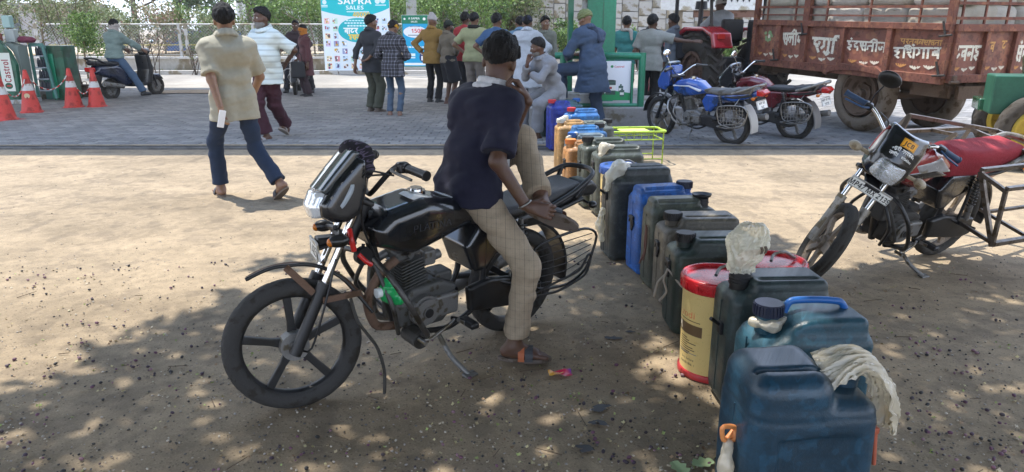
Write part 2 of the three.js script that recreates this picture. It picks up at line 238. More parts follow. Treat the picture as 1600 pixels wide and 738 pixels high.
// pale concrete drive beyond the paving, and the kerb before the wall
const roadMat = std([0.43, 0.395, 0.345], 0.92, { map: rep(T.grain, 0.22), bumpMap: rep(T.bump, 0.6), bumpScale: 0.004 });
tag(obj('concrete_road', box(70, 0.022, 6.3, 0, 0.011, PAVE_Z1 - 3.15), roadMat), 'pale sunlit concrete drive between the block paving and the boundary wall', 'road', null, 'structure');
tag(obj('kerb', [...Array(24)].map((_, i) => rbox(1.46, 0.14, 0.16, 0.012, -20 + i * 1.5, 0.08, PAVE_Z1 - 6.0 + (i % 3) * 0.004)), std([0.62, 0.60, 0.56], 0.85, { map: rep(T.grime, 0.8) })), 'whitewashed kerb along the foot of the boundary wall', 'kerb', null, 'structure');
{ // sand blown over the edge of the paving
  const up = [], lo = []; for (let i = 0; i <= 240; i++) { const x = -14 + i * 0.12; up.push([x, 0.02 + 0.13 * Math.max(0, fbm(x * 1.1, 3, 5, 4) + 0.12) + 0.05 * Math.abs(noise(x * 7, 1))]); lo.unshift([x, -0.03]); }
  tag(obj('blown_sand', new THREE.ShapeGeometry(shape([...up, ...lo])).rotateX(-PI / 2).translate(0, 0.039, PAVE_Z0), soilMat.clone()), 'sand blown in a ragged line over the front edge of the block paving', 'sand', null, 'stuff').material.vertexColors = false;
}
// low sandy drift on the paving edge at left
{
  const R = rng(8), pts = []; for (let i = 0; i < 26; i++) { const a = i / 26 * PI * 2, r = 1 + 0.25 * noise(Math.cos(a) * 2, Math.sin(a) * 2, 5); pts.push([Math.cos(a) * 1.1 * r, Math.sin(a) * 0.5 * r]); }
  const g = new THREE.ShapeGeometry(shape(pts)).rotateX(-PI / 2), c = G(300, 146); tag(obj('sand_drift', g.translate(c.x, 0.046, c.z), std([0.5, 0.42, 0.33], 0.95, { map: rep(T.soil, 0.7) })), 'patch of blown sand at the far left of the block paving', 'sand', null, 'stuff');
}
// litter: grit, dry leaves, fallen petals and berries under the tree
{
  const R = rng(77), inShade = (x, z) => z > -4.6 && fbm(x * 0.8, z * 0.8, 3, 3) > -0.35, pick = (n, clump, cond) => { const out = []; while (out.length < n) { const px = R() * 1640 - 20, py = 395 + Math.pow(R(), 0.8) * 360, p = G(px, py); if (cond && !cond(p.x, p.z)) continue; const m = clump ? 1 + (R() * R() * 7 | 0) : 1; for (let i = 0; i < m; i++) out.push(V(p.x + (m > 1 ? (R() - 0.5) * 0.13 : 0), 0.004, p.z + (m > 1 ? (R() - 0.5) * 0.11 : 0))); } return out; };
  const peb = new THREE.IcosahedronGeometry(0.5, 1); peb.scale(1, 0.55, 0.8); const pg = metric(only(peb));
  const far = []; for (let i = 0; i < 900; i++) { const p = G(R() * 1600, 240 + R() * 190); far.push(V(p.x, 0.002, p.z)); }
  tag(scatter('grit', pg, std([1, 1, 1], 0.95), [...pick(2600, false), ...far], scene, R, [0.004, 0.013], [[0.12, 0.11, 0.1], [0.3, 0.27, 0.24], [0.42, 0.37, 0.3], [0.06, 0.055, 0.05]], 0.6), 'fine dark and tan grit strewn over the sandy ground', 'grit', null, 'stuff');
  const crumple = leafGeo(0.5, 0.2); { const p = crumple.attributes.position; for (let i = 0; i < p.count; i++) p.setY(i, p.getY(i) + 0.16 * Math.sin(i * 2.3)); crumple.computeVertexNormals(); }
  tag(scatter('fallen_leaves', crumple, std([1, 1, 1], 0.85), pick(1000, true, inShade), scene, R, [0.016, 0.04], [[0.42, 0.34, 0.2], [0.5, 0.44, 0.24], [0.3, 0.2, 0.12], [0.46, 0.40, 0.30], [0.3, 0.36, 0.12]], 0.9), 'small dry tan and yellow leaves fallen on the shaded ground', 'leaves', null, 'stuff');
  const berry = metric(only(new THREE.IcosahedronGeometry(0.5, 1).scale(1, 0.7, 0.75)));
  tag(scatter('fallen_berries', berry, std([1, 1, 1], 0.6), pick(620, true, inShade).map((p) => p.setY(0.008)), scene, R, [0.008, 0.021], [[0.035, 0.024, 0.03], [0.05, 0.028, 0.045], [0.12, 0.05, 0.08], [0.02, 0.018, 0.018], [0.2, 0.11, 0.13]], 0.8), 'crushed dark purple berries scattered on the ground beneath the tree', 'berries', null, 'stuff');
  const twigs = []; for (const p of pick(46, false, inShade)) { const a = R() * 6.28, l = 0.03 + R() * 0.09; twigs.push(bar([p.x, 0.006, p.z], [p.x + Math.cos(a) * l, 0.012, p.z + Math.sin(a) * l], 0.0022, 0.0015, 5)); }
  tag(obj('twigs', twigs, std([0.1, 0.07, 0.045], 0.9)), 'thin brown twigs lying on the shaded ground', 'twigs', null, 'stuff');
  // oily damp stains near the sandal and before the cans
  const st = []; for (const [px, py, s] of [[930, 662, 0.028], [938, 640, 0.03], [918, 704, 0.03], [955, 530, 0.03], [985, 520, 0.018]]) { const c = G(px, py), pts = []; for (let i = 0; i < 22; i++) { const a = i / 22 * PI * 2, r = s * (1 + 0.75 * noise(Math.cos(a) * 1.6 + px, Math.sin(a) * 1.6, 2)); pts.push([Math.cos(a) * r * 1.3, Math.sin(a) * r * 0.8]); } st.push(new THREE.ShapeGeometry(shape(pts)).rotateX(-PI / 2).translate(c.x, 0.0065, c.z)); }
  tag(obj('oil_stains', st, std([0.045, 0.042, 0.042], 0.55, { map: rep(T.grain, 6) })), 'dark oily damp stains soaked into the ground by the cans', 'stains', null, 'stuff');
  const bits = [[405, 635, [0.45, 0.25, 0.06]], [1412, 533, [0.15, 0.25, 0.6]], [220, 660, [0.55, 0.4, 0.38]]];
  const wp = thing('candy_wrapper', 'crumpled red and yellow wrapper on the ground beside the sandalled foot', 'wrapper', G(875, 587).setY(0.008), 0.1);
  const wg = new THREE.PlaneGeometry(0.105, 0.05, 10, 5).rotateX(-PI / 2); { const p = wg.attributes.position; for (let i = 0; i < p.count; i++) p.setY(i, 0.006 + 0.008 * noise(p.getX(i) * 45, p.getZ(i) * 45)); wg.computeVertexNormals(); }
  obj('foil', keep(wg), std([1, 1, 1], 0.35, { side: THREE.DoubleSide, map: canvasTex(128, 64, (g) => { const q = g.createLinearGradient(0, 64, 128, 0); q.addColorStop(0, '#f2c21c'); q.addColorStop(0.35, '#f0952a'); q.addColorStop(0.45, '#e0304a'); q.addColorStop(0.8, '#d8285a'); q.addColorStop(1, '#5a50b8'); g.fillStyle = q; g.fillRect(0, 0, 128, 64); g.fillStyle = '#ffe9a0'; g.fillRect(30, 34, 30, 6); g.fillRect(44, 22, 40, 5); }) }), wp);
  const leafM = std([0.3, 0.40, 0.2], 0.7, { side: THREE.DoubleSide });
  [[1098, 729, 0.3, 'pale green fallen leaf lying by the foot of the nearest blue can'], [1062, 737, 2.0, 'pale green fallen leaf at the bottom edge left of the nearest can']].forEach(([px, py, t, lab]) => { const c = G(px, py), g = new THREE.PlaneGeometry(0.085, 0.055, 12, 6).rotateX(-PI / 2), p = g.attributes.position; for (let i = 0; i < p.count; i++) { const u = p.getX(i) / 0.0425, wv = Math.max(0.03, 1 - u * u); p.setZ(i, p.getZ(i) * Math.sqrt(wv) * (1 + 0.25 * Math.sin(u * 9))); p.setY(i, 0.008 + 0.006 * u * u + Math.abs(p.getZ(i)) * 0.3); } g.computeVertexNormals(); const m = addTop(obj('fallen_leaf', keep(g), leafM, new THREE.Group()), 'fallen_leaf', lab, 'leaf'); m.position.set(c.x, 0, c.z); m.rotation.y = t; });
}

// ---------------------------------------------------------------- boundary wall, fence, hoardings, stone wall, trees
const WALL_Z = -25.2;
const paintWhite = std([0.56, 0.54, 0.50], 0.9, { map: rep(T.grime, 0.45), bumpMap: rep(T.bump, 1.2), bumpScale: 0.004 });
{
  const w = thing('boundary_wall', 'low whitewashed boundary wall with a projecting coping behind the forecourt', 'wall', V(0, 0, WALL_Z)); w.userData.kind = 'structure';
  obj('wall_face', box(28, 0.50, 0.22, -3.5, 0.25, 0), paintWhite, w);
  for (let i = 0; i < 14; i++) obj('coping', rbox(1.97, 0.075, 0.32, 0.012, -16.5 + i * 2, 0.538 + (i % 3) * 0.003, 0), std([0.74, 0.72, 0.68], 0.85, { map: rep(T.grime, 0.6) }), w);
}
{ // chain-link fence on the wall
  const f = thing('chain_link_fence', 'chain-link fence with white posts standing on the low boundary wall', 'fence', V(0, 0.576, WALL_Z - 0.02));
  const pm = std([0.62, 0.61, 0.58], 0.7, { map: rep(T.grime, 1) }), wm = std([0.42, 0.42, 0.40], 0.5, { metalness: 0.5 });
  const X0 = -15.6, X1 = -3.6, H = 1.05, wires = [];
  for (const px of [60, 283, 293, 398, 475, 600]) { const x = PZ(px, 80, -WALL_Z).x; obj('post', rbox(0.09, H + 0.06, 0.09, 0.008, x, H / 2, 0), pm, f); }
  obj('rail', bar([X0, H, 0], [X1, H, 0], 0.024), pm, f); obj('rail', bar([X0, 0.38, 0.03], [X1, 0.38, 0.03], 0.012), std([0.5, 0.42, 0.12], 0.7), f); obj('rail', bar([X0, 0.05, 0], [X1, 0.05, 0], 0.012), pm, f);
  for (let x = X0 - H; x < X1; x += 0.105) for (const s of [1, -1]) { let a = x, b = x + H, y0 = 0.05, y1 = H; const lo = Math.max(a, X0), hi = Math.min(b, X1); if (hi <= lo) continue; const t0 = (lo - a) / H, t1 = (hi - a) / H; const ya = lerp(y0, y1, s > 0 ? t0 : 1 - t0), yb = lerp(y0, y1, s > 0 ? t1 : 1 - t1); wires.push(beam([lo, ya, s * 0.004], [hi, yb, s * 0.004], 0.006)); }
  obj('wire_mesh', wires, wm, f).userData.kind = 'stuff';
}
// fonts for the hoardings
const T_ = (g, s, x, y, px, col, w = '700', stretch) => { g.fillStyle = col; g.font = `${w} ${px}px sans-serif`; g.textAlign = 'center'; g.textBaseline = 'middle'; if (stretch) { g.save(); g.translate(x, y); g.scale(stretch, 1); g.fillText(s, 0, 0); g.restore(); } else g.fillText(s, x, y); };
// Devanagari letters as strokes on a 1 x 1 body (y down, headline at y = 0.18)
const DV = {
  s: [0.62, [[0.08, 0.18], [0.12, 0.5], [0.3, 0.5], [0.28, 0.32]], [[0.16, 0.5], [0.34, 0.82]], [[0.3, 0.5], [0.52, 0.5]], [[0.52, 0.18], [0.52, 0.86]]],
  l: [0.72, [[0.06, 0.6], [0.1, 0.4], [0.22, 0.36], [0.32, 0.5], [0.26, 0.7]], [[0.32, 0.5], [0.42, 0.36], [0.54, 0.44], [0.6, 0.6]], [[0.6, 0.18], [0.6, 0.86]]],
  m: [0.6, [[0.14, 0.18], [0.14, 0.66], [0.24, 0.72], [0.26, 0.6], [0.1, 0.6]], [[0.14, 0.6], [0.5, 0.6]], [[0.5, 0.18], [0.5, 0.86]]],
  e: [0.55, [[0.36, 0.18], [0.12, 0.28], [0.14, 0.48], [0.36, 0.56], [0.42, 0.4]], [[0.24, 0.54], [0.42, 0.86]]],
  g: [0.56, [[0.16, 0.18], [0.18, 0.56], [0.06, 0.66]], [[0.46, 0.18], [0.46, 0.86]]],
  r: [0.5, [[0.12, 0.2], [0.4, 0.3], [0.34, 0.5], [0.14, 0.5], [0.4, 0.84]]],
  i: [0.56, [[0.34, 0.18], [0.16, 0.3], [0.2, 0.44], [0.38, 0.48], [0.4, 0.62], [0.14, 0.7], [0.34, 0.86]]],
  d: [0.52, [[0.3, 0.18], [0.28, 0.32], [0.12, 0.42], [0.18, 0.62], [0.38, 0.6], [0.42, 0.86]]],
  D: [0.54, [[0.32, 0.18], [0.32, 0.3], [0.14, 0.34], [0.16, 0.5], [0.36, 0.54], [0.36, 0.72], [0.14, 0.74]]],
  t: [0.56, [[0.3, 0.18], [0.3, 0.32], [0.12, 0.44], [0.16, 0.68], [0.36, 0.72], [0.46, 0.6]]],
  T: [0.6, [[0.08, 0.74], [0.12, 0.5], [0.3, 0.46], [0.48, 0.5]], [[0.48, 0.18], [0.48, 0.86]]],
  j: [0.62, [[0.06, 0.56], [0.14, 0.72], [0.28, 0.68], [0.28, 0.5], [0.5, 0.5]], [[0.5, 0.18], [0.5, 0.86]]],
  p: [0.56, [[0.12, 0.18], [0.12, 0.5], [0.28, 0.58], [0.44, 0.54]], [[0.46, 0.18], [0.46, 0.86]]],
  v: [0.56, [[0.44, 0.4], [0.18, 0.42], [0.16, 0.66], [0.36, 0.66], [0.44, 0.5]], [[0.46, 0.18], [0.46, 0.86]]],
  b: [0.56, [[0.44, 0.4], [0.18, 0.42], [0.16, 0.66], [0.36, 0.66], [0.44, 0.5]], [[0.2, 0.42], [0.38, 0.64]], [[0.46, 0.18], [0.46, 0.86]]],
  k: [0.7, [[0.34, 0.4], [0.12, 0.42], [0.12, 0.64], [0.32, 0.62], [0.36, 0.46], [0.52, 0.42], [0.6, 0.56], [0.56, 0.76]], [[0.34, 0.18], [0.34, 0.86]]],
  h: [0.54, [[0.3, 0.18], [0.3, 0.32], [0.12, 0.4], [0.3, 0.5], [0.4, 0.46], [0.3, 0.62], [0.16, 0.74], [0.36, 0.88]]],
  S: [0.64, [[0.08, 0.3], [0.26, 0.26], [0.28, 0.48], [0.1, 0.5], [0.32, 0.82]], [[0.5, 0.18], [0.5, 0.86]]],
  n: [0.54, [[0.1, 0.56], [0.14, 0.66], [0.24, 0.62], [0.22, 0.5], [0.1, 0.52]], [[0.2, 0.54], [0.46, 0.54]], [[0.46, 0.18], [0.46, 0.86]]],
  A: [0.3, [[0.16, 0.18], [0.16, 0.86]]],
  I: [0.3, [[0.16, 0.18], [0.16, 0.86]], [[0.16, 0.18], [0.1, 0.0], [-0.12, -0.06], [-0.3, 0.1]]],
  O: [0.3, [[0.16, 0.18], [0.16, 0.86]], [[0.16, 0.18], [0.06, -0.02], [-0.08, -0.1]]],
  E: [0, [[-0.16, 0.18], [-0.3, -0.04], [-0.44, -0.08]]],
  o: [0, [[-0.22, -0.04], [-0.2, -0.02]]],
  U: [0, [[-0.3, 0.88], [-0.16, 1.0], [-0.02, 0.9], [-0.12, 0.84]]],
  Q: [0.3, [[0.18, 0.18], [0.18, 0.86]], [[0.18, 0.18], [0.24, 0.02], [0.46, 0.0], [0.62, 0.18]]],
};
function hindi(g, word, x, y, size, col, lw = 0.085, slope = 0) {
  g.save(); g.translate(x, y); g.rotate(slope); g.scale(size, size); g.strokeStyle = col; g.lineWidth = lw; g.lineCap = 'square'; g.lineJoin = 'round'; let c = 0;
  for (const ch of word) { const d = DV[ch]; if (!d) { c += 0.3; continue; } for (const s of d.slice(1)) { g.beginPath(); s.forEach(([a, b], i) => (i ? g.lineTo(c + a, b) : g.moveTo(c + a, b))); g.stroke(); } c += d[0]; }
  g.beginPath(); g.moveTo(0, 0.18); g.lineTo(c, 0.18); g.stroke(); g.restore(); return c * size;
}
{ // the big hoarding
  const art = canvasTex(760, 1100, (g, w, h) => {
    g.fillStyle = '#e9f4fb'; g.fillRect(0, 0, w, h); const q = g.createLinearGradient(0, 0, 0, 360); q.addColorStop(0, '#0fb6c8'); q.addColorStop(1, '#16c7cf'); g.fillStyle = q;
    g.beginPath(); g.moveTo(0, 0); g.lineTo(w, 0); g.lineTo(w, 410); g.quadraticCurveTo(560, 510, 300, 500); g.quadraticCurveTo(130, 480, 0, 440); g.fill();
    T_(g, 'SAPRA', 375, 338, 96, '#ffffff', '700', 1.3); T_(g, 'SALES', 375, 408, 58, '#f4ffff', '700', 1.25);
    g.fillStyle = '#e8fbff'; g.beginPath(); g.arc(40, 350, 24, 0, 7); g.fill(); g.fillRect(4, 380, 70, 10); g.fillRect(4, 396, 70, 8); g.beginPath(); g.arc(630, 340, 28, 0, 7); g.fill(); g.beginPath(); g.arc(690, 330, 32, 0, 7); g.fill(); g.fillRect(606, 376, 120, 10);
    g.fillStyle = '#12b9c4'; g.beginPath(); g.ellipse(400, 650, 225, 132, 0, 0, 7); g.fill();
    T_(g, '₹ 40000', 420, 482, 70, '#f5c33a', '700', 1); g.strokeStyle = '#e8fbff'; g.lineWidth = 5; g.strokeRect(285, 448, 245, 6);
    for (const [yy, ww, hh] of [[540, 260, 12], [566, 300, 14], [594, 240, 16]]) { g.fillStyle = '#dffcff'; for (let x = 400 - ww / 2; x < 400 + ww / 2; x += 34) g.fillRect(x, yy, 26, hh); }
    hindi(g, 'vAtr', 240, 615, 80, '#ffffff', 0.16); hindi(g, 'vTn', 470, 615, 80, '#ffffff', 0.16); hindi(g, 'iSnA', 290, 688, 70, '#f7d24a', 0.18);
    const R = rng(12); const cell = (x, y, s) => { g.fillStyle = ['#f3c9c6', '#cfe4f6', '#f6e3bd', '#dcd0ef', '#c8ead9', '#9aa7d0', '#f0f3f6', '#d99aa0'][(R() * 8) | 0]; g.fillRect(x, y, s, s * 1.05); for (let i = 0; i < 6; i++) { g.fillStyle = ['#b2545e', '#39507e', '#d8b04a', '#6a4a3a', '#2f6e74', '#ffffff', '#7f3f74'][(R() * 7) | 0]; g.fillRect(x + R() * s * 0.7, y + R() * s * 0.7, s * (0.12 + R() * 0.3), s * (0.1 + R() * 0.35)); } };
    for (let r = 0; r < 7; r++) for (let c = 0; c < 8; c++) { if (r < 3 && c > 1 && c < 6) continue; if (R() < 0.1) continue; cell(24 + c * 92, 520 + r * 82, 58); }
  });
  const p0 = PZ(508, 112, 24.6), p1 = PZ(613, 112, 24.6), w = p1.x - p0.x, h = w * 1.447, t = thing('advertising_hoarding', 'tall white and turquoise SAPRA SALES hoarding covered in small pictures', 'hoarding', V((p0.x + p1.x) / 2, p0.y, -24.6));
  obj('panel_board', rbox(w, h, 0.05, 0.01, 0, h / 2, -0.03), std([0.6, 0.6, 0.6], 0.7), t); obj('printed_sheet', panel(w - 0.02, h - 0.02, 0, h / 2, 0.0), std([1, 1, 1], 0.45, { map: art }), t);
  for (const s of [-1, 1]) obj('leg', box(0.05, 0.5, 0.05, s * w * 0.4, -p0.y + 0.2, -0.03), std([0.3, 0.3, 0.3], 0.6), t);
}
{ // the small stand poster
  const art = canvasTex(400, 800, (g, w, h) => {
    g.fillStyle = '#1ba7dc'; g.fillRect(0, 0, w, h); g.fillStyle = '#1b7f5e'; g.fillRect(0, 0, w, 130); T_(g, 'A SAPRA', 190, 48, 44, '#fff'); T_(g, 'SALES', 190, 98, 36, '#fff'); g.beginPath(); g.fillStyle = '#fff'; g.arc(345, 56, 22, 0, 7); g.fill(); g.beginPath(); g.arc(44, 56, 16, 0, 7); g.fill();
    g.fillStyle = '#f3f6fa'; g.beginPath(); g.ellipse(200, 255, 180, 90, 0, 0, 7); g.fill(); T_(g, '₹1500', 215, 240, 86, '#d83a3f', '700', 1); g.fillStyle = '#7a8aa0'; g.fillRect(90, 300, 220, 14); g.fillRect(120, 170, 160, 10);
    g.fillStyle = '#e8fbff'; g.fillRect(130, 400, 110, 46); for (let x = 40; x < 350; x += 52) g.fillRect(x, 480, 42, 22); g.fillRect(60, 590, 130, 44); g.fillRect(60, 650, 130, 16); g.fillStyle = '#23407c'; g.beginPath(); g.ellipse(300, 650, 46, 74, 0, 0, 7); g.fill(); g.fillStyle = '#e9c6a6'; g.beginPath(); g.arc(300, 585, 26, 0, 7); g.fill(); g.fillStyle = '#fff'; g.fillRect(282, 630, 26, 70); g.fillStyle = '#f4fcff'; g.fillRect(20, 740, 360, 36); g.strokeStyle = '#107f60'; g.lineWidth = 12; g.strokeRect(5, 5, w - 10, h - 10);
  });
  const b = G(651, 121), k = -b.z / 1 / FPX * 1.0, w = 40 * k, h = 76 * k, t = thing('poster_stand', 'small blue and green SALES poster on a thin metal stand', 'poster stand', V(b.x, 0, b.z));
  obj('board', rbox(w, h, 0.03, 0.006, 0, 0.32 + h / 2, -0.02), std([0.5, 0.5, 0.5], 0.6), t); obj('printed_sheet', panel(w - 0.02, h - 0.02, 0, 0.32 + h / 2, -0.002), std([1, 1, 1], 0.5, { map: art }), t);
  for (const s of [-1, 1]) { obj('leg', bar([s * w * 0.46, 0.02, 0.05], [s * w * 0.46, 0.36, -0.02], 0.012), std([0.6, 0.6, 0.58], 0.4, { metalness: 0.6 }), t); }
  obj('crossbar', bar([-w * 0.46, 0.06, 0.04], [w * 0.46, 0.06, 0.04], 0.012), std([0.6, 0.6, 0.58], 0.4, { metalness: 0.6 }), t);
}
tag(obj('pole', bar([PZ(643, 20, 26.5).x, 0, -26.5], [PZ(643, 20, 26.5).x, 7, -26.5], 0.19, 0.16, 14), std([0.42, 0.43, 0.42], 0.6, { map: rep(T.grime, 1) })), 'grey round pole rising behind the blue poster stand', 'pole');
{ // block-clad retaining wall
  const D = 32, w = thing('stone_wall', 'high pale wall clad in rectangular stone blocks behind the pump', 'wall', V(0, 0, -D)); w.userData.kind = 'structure';
  obj('backing', box(30, 9, 0.5, 8, 4.5, -0.32), std([0.30, 0.29, 0.27], 0.95), w);
  const R = rng(31), mats = [[0.46, 0.44, 0.40], [0.50, 0.48, 0.44], [0.42, 0.41, 0.38], [0.52, 0.49, 0.43], [0.45, 0.42, 0.37]].map((c) => std(c, 0.92, { map: rep(T.grime, 0.5), bumpMap: rep(T.bump, 1.4), bumpScale: 0.012 }));
  const cache = {}; let col = 0;
  for (let x = -6; x < 12; col++) { const cw = [0.62, 0.5, 0.7, 0.56][col % 4], start = [0, -0.32, -0.15, -0.42][(col * 3) % 4]; let j = col; for (let y = start; y < 4.4; j++) { const ch = [0.6, 0.45, 0.75, 0.52][(j * 7 + col) % 4], k = cw + '_' + ch; cache[k] ??= rbox(cw - 0.024, ch - 0.024, 0.12, 0.016); const m = new THREE.Mesh(cache[k], mats[(R() * 5) | 0]); m.name = 'stone_block'; m.position.set(x + cw / 2, y + ch / 2, 0.02 + (R() - 0.5) * 0.03); m.castShadow = m.receiveShadow = true; w.add(m); y += ch; } x += cw; }
}
{ // far ribbed concrete hall and a pale house at the left
  const t = thing('ribbed_building', 'tall pale ribbed concrete building far behind the green trees', 'building', V(PZ(425, 20, 75).x, 0, -75));
  obj('wall', box(7, 11, 5, 0, 5.5, -2.5), std([0.42, 0.42, 0.40], 0.9, { map: rep(T.grime, 0.2) }), t); for (let i = 0; i < 12; i++) obj('rib', box(0.22, 10.6, 0.2, -3.3 + i * 0.6, 5.3, 0.1), std([0.5, 0.5, 0.48], 0.9), t); obj('roof_edge', box(7.3, 0.4, 5.3, 0, 11.1, -2.5), std([0.4, 0.4, 0.38], 0.9), t);
  const h = thing('far_house', 'low grey flat-roofed house far behind the thin trees at left', 'house', V(PZ(50, 20, 62).x, 0, -62));
  obj('wall', box(9, 3.1, 5, 0, 1.55, 0), std([0.36, 0.34, 0.33], 0.9), h); obj('roof', box(9.6, 0.3, 5.6, 0, 3.25, 0), std([0.25, 0.24, 0.24], 0.8), h); for (const x of [-3, 0, 3]) { obj('window', box(1.0, 1.1, 0.1, x, 1.7, 2.53), std([0.05, 0.06, 0.07], 0.2), h); }
}
{ // awning and timber-coloured frame behind the tractor
  const D = 22, t = thing('market_awning', 'white awning with a zigzag black fringe above the red tractor', 'awning', V(0, 0, -D));
  const a = PZ(1035, 12, D), b = PZ(1170, 12, D), fr = []; obj('valance', rbox(b.x - a.x + 0.5, 0.46, 0.06, 0.01, (a.x + b.x) / 2 + 0.2, a.y + 0.16, 0), std([0.72, 0.72, 0.7], 0.8, { map: rep(T.grime, 0.6) }), t);
  for (let i = 0; i < 9; i++) { const x = PZ(1097 + i * 9.2, 0, D).x, y = PZ(0, 1, D).y + 0.11; obj('fringe_point', slab([[x - 0.075, y + 0.02], [x + 0.075, y + 0.02], [x, y - 0.16]], 0.012, 0, 0.04), std([0.02, 0.025, 0.025], 0.8), t); }
  obj('roof_sheet', box(b.x - a.x + 0.6, 0.05, 2.4, (a.x + b.x) / 2 + 0.2, a.y + 0.42, -1.2, 0.06), std([0.6, 0.6, 0.58], 0.7), t);
  const bm = std([0.19, 0.10, 0.07], 0.85, { map: rep(T.grime, 1.5) }), pm = std([0.27, 0.22, 0.16], 0.9, { map: rep(T.grime, 1.5) });
  const beamY = PZ(1130, 21, D).y; obj('beam', box(2.4, 0.22, 0.14, PZ(1150, 21, D).x, beamY, -0.1), bm, t); for (const px of [1063, 1108, 1158]) { const p = PZ(px, 30, D); obj('post', box(0.2, beamY + 0.1, 0.16, p.x, (beamY + 0.1) / 2, -0.24), pm, t); }
}
// ---- trees and shrubs
const leafMat = (o = {}) => phy([1, 1, 1], 0.75, { side: THREE.DoubleSide, transmission: 0.16, thickness: 0, ...o });
const LEAF = leafGeo(1, 0.26), LM = leafMat(), bark = std([0.13, 0.10, 0.075], 0.95, { map: rep(T.grime, 2), bumpMap: rep(T.bump, 4), bumpScale: 0.02 }), palebark = std([0.27, 0.22, 0.16], 0.95, { map: rep(T.grime, 2) });
const GREENS = { fresh: [[0.10, 0.19, 0.032], [0.14, 0.235, 0.042], [0.06, 0.125, 0.022], [0.18, 0.27, 0.06]], deep: [[0.05, 0.10, 0.035], [0.07, 0.13, 0.05], [0.035, 0.07, 0.03], [0.09, 0.15, 0.06]], pale: [[0.15, 0.195, 0.07], [0.20, 0.235, 0.095], [0.09, 0.125, 0.045], [0.25, 0.25, 0.125]], dry: [[0.3, 0.24, 0.13], [0.2, 0.2, 0.09], [0.36, 0.28, 0.18], [0.15, 0.18, 0.07], [0.3, 0.16, 0.13]] };
function limbs(R, base, top, r, n, spread, parts, tips, pitch = 0.5) {
  const ax = top.clone().sub(base), mid = base.clone().addScaledVector(ax, 0.5).add(V((R() - 0.5) * 0.25 * ax.length() * 0.4, 0, (R() - 0.5) * 0.2 * ax.length() * 0.4));
  parts.push(tube([base, mid, top], r, 10, 7));
  for (let i = 0; i < n; i++) { const t = 0.4 + 0.6 * (i + 0.5) / n, s = base.clone().lerp(top, t), a = R() * 6.28, L = spread * (0.5 + 0.6 * R()), e = s.clone().add(V(Math.cos(a) * L, L * (pitch + 0.5 * R()), Math.sin(a) * L)), m = s.clone().lerp(e, 0.5).add(V(0, -0.08 * L, 0)); parts.push(tube([s, m, e], r * 0.38, 6, 5)); tips.push(m.clone(), e, s.clone().lerp(e, 0.8)); for (let k = 0; k < 2; k++) { const b = R() * 6.28, e2 = e.clone().add(V(Math.cos(b) * L * 0.4, (R() - 0.2) * L * 0.5, Math.sin(b) * L * 0.4)); parts.push(bar(e, e2, r * 0.18, r * 0.07, 5)); tips.push(e2); } }
}
function tree(px, dist, o) {
  const R = rng(o.seed), t = thing(o.name || 'leafy_tree', o.label, o.cat || 'tree', V(PZ(px, 60, dist).x, 0, -dist), 0, o.group), parts = [], tips = [];
  limbs(R, V(0, -0.05, 0), V((R() - 0.5) * 0.4, o.h * 0.72, 0), o.r || 0.12, o.limbs || 8, o.w * 0.5, parts, tips, o.pitch); obj('trunk', parts, o.bark || bark, t);
  const pts = []; const N = o.n; while (pts.length < N) { const c = tips[(R() * tips.length) | 0], s = o.clump || 0.5; const a = R() * 6.28, b = Math.acos(2 * R() - 1), q = s * Math.pow(R(), 0.45); const p = V(c.x + Math.sin(b) * Math.cos(a) * q, c.y + Math.cos(b) * q * 0.75, c.z + Math.sin(b) * Math.sin(a) * q); if (p.y < (o.low || 0.2)) continue; if (noise(p.x * 1.7 / s * 0.5, p.y * 1.7 / s * 0.5, p.z) < -0.25 - (o.dense || 0)) continue; pts.push(p); }
  scatter('crown', LEAF, LM, pts, t, R, o.leaf, GREENS[o.green]); return t;
}
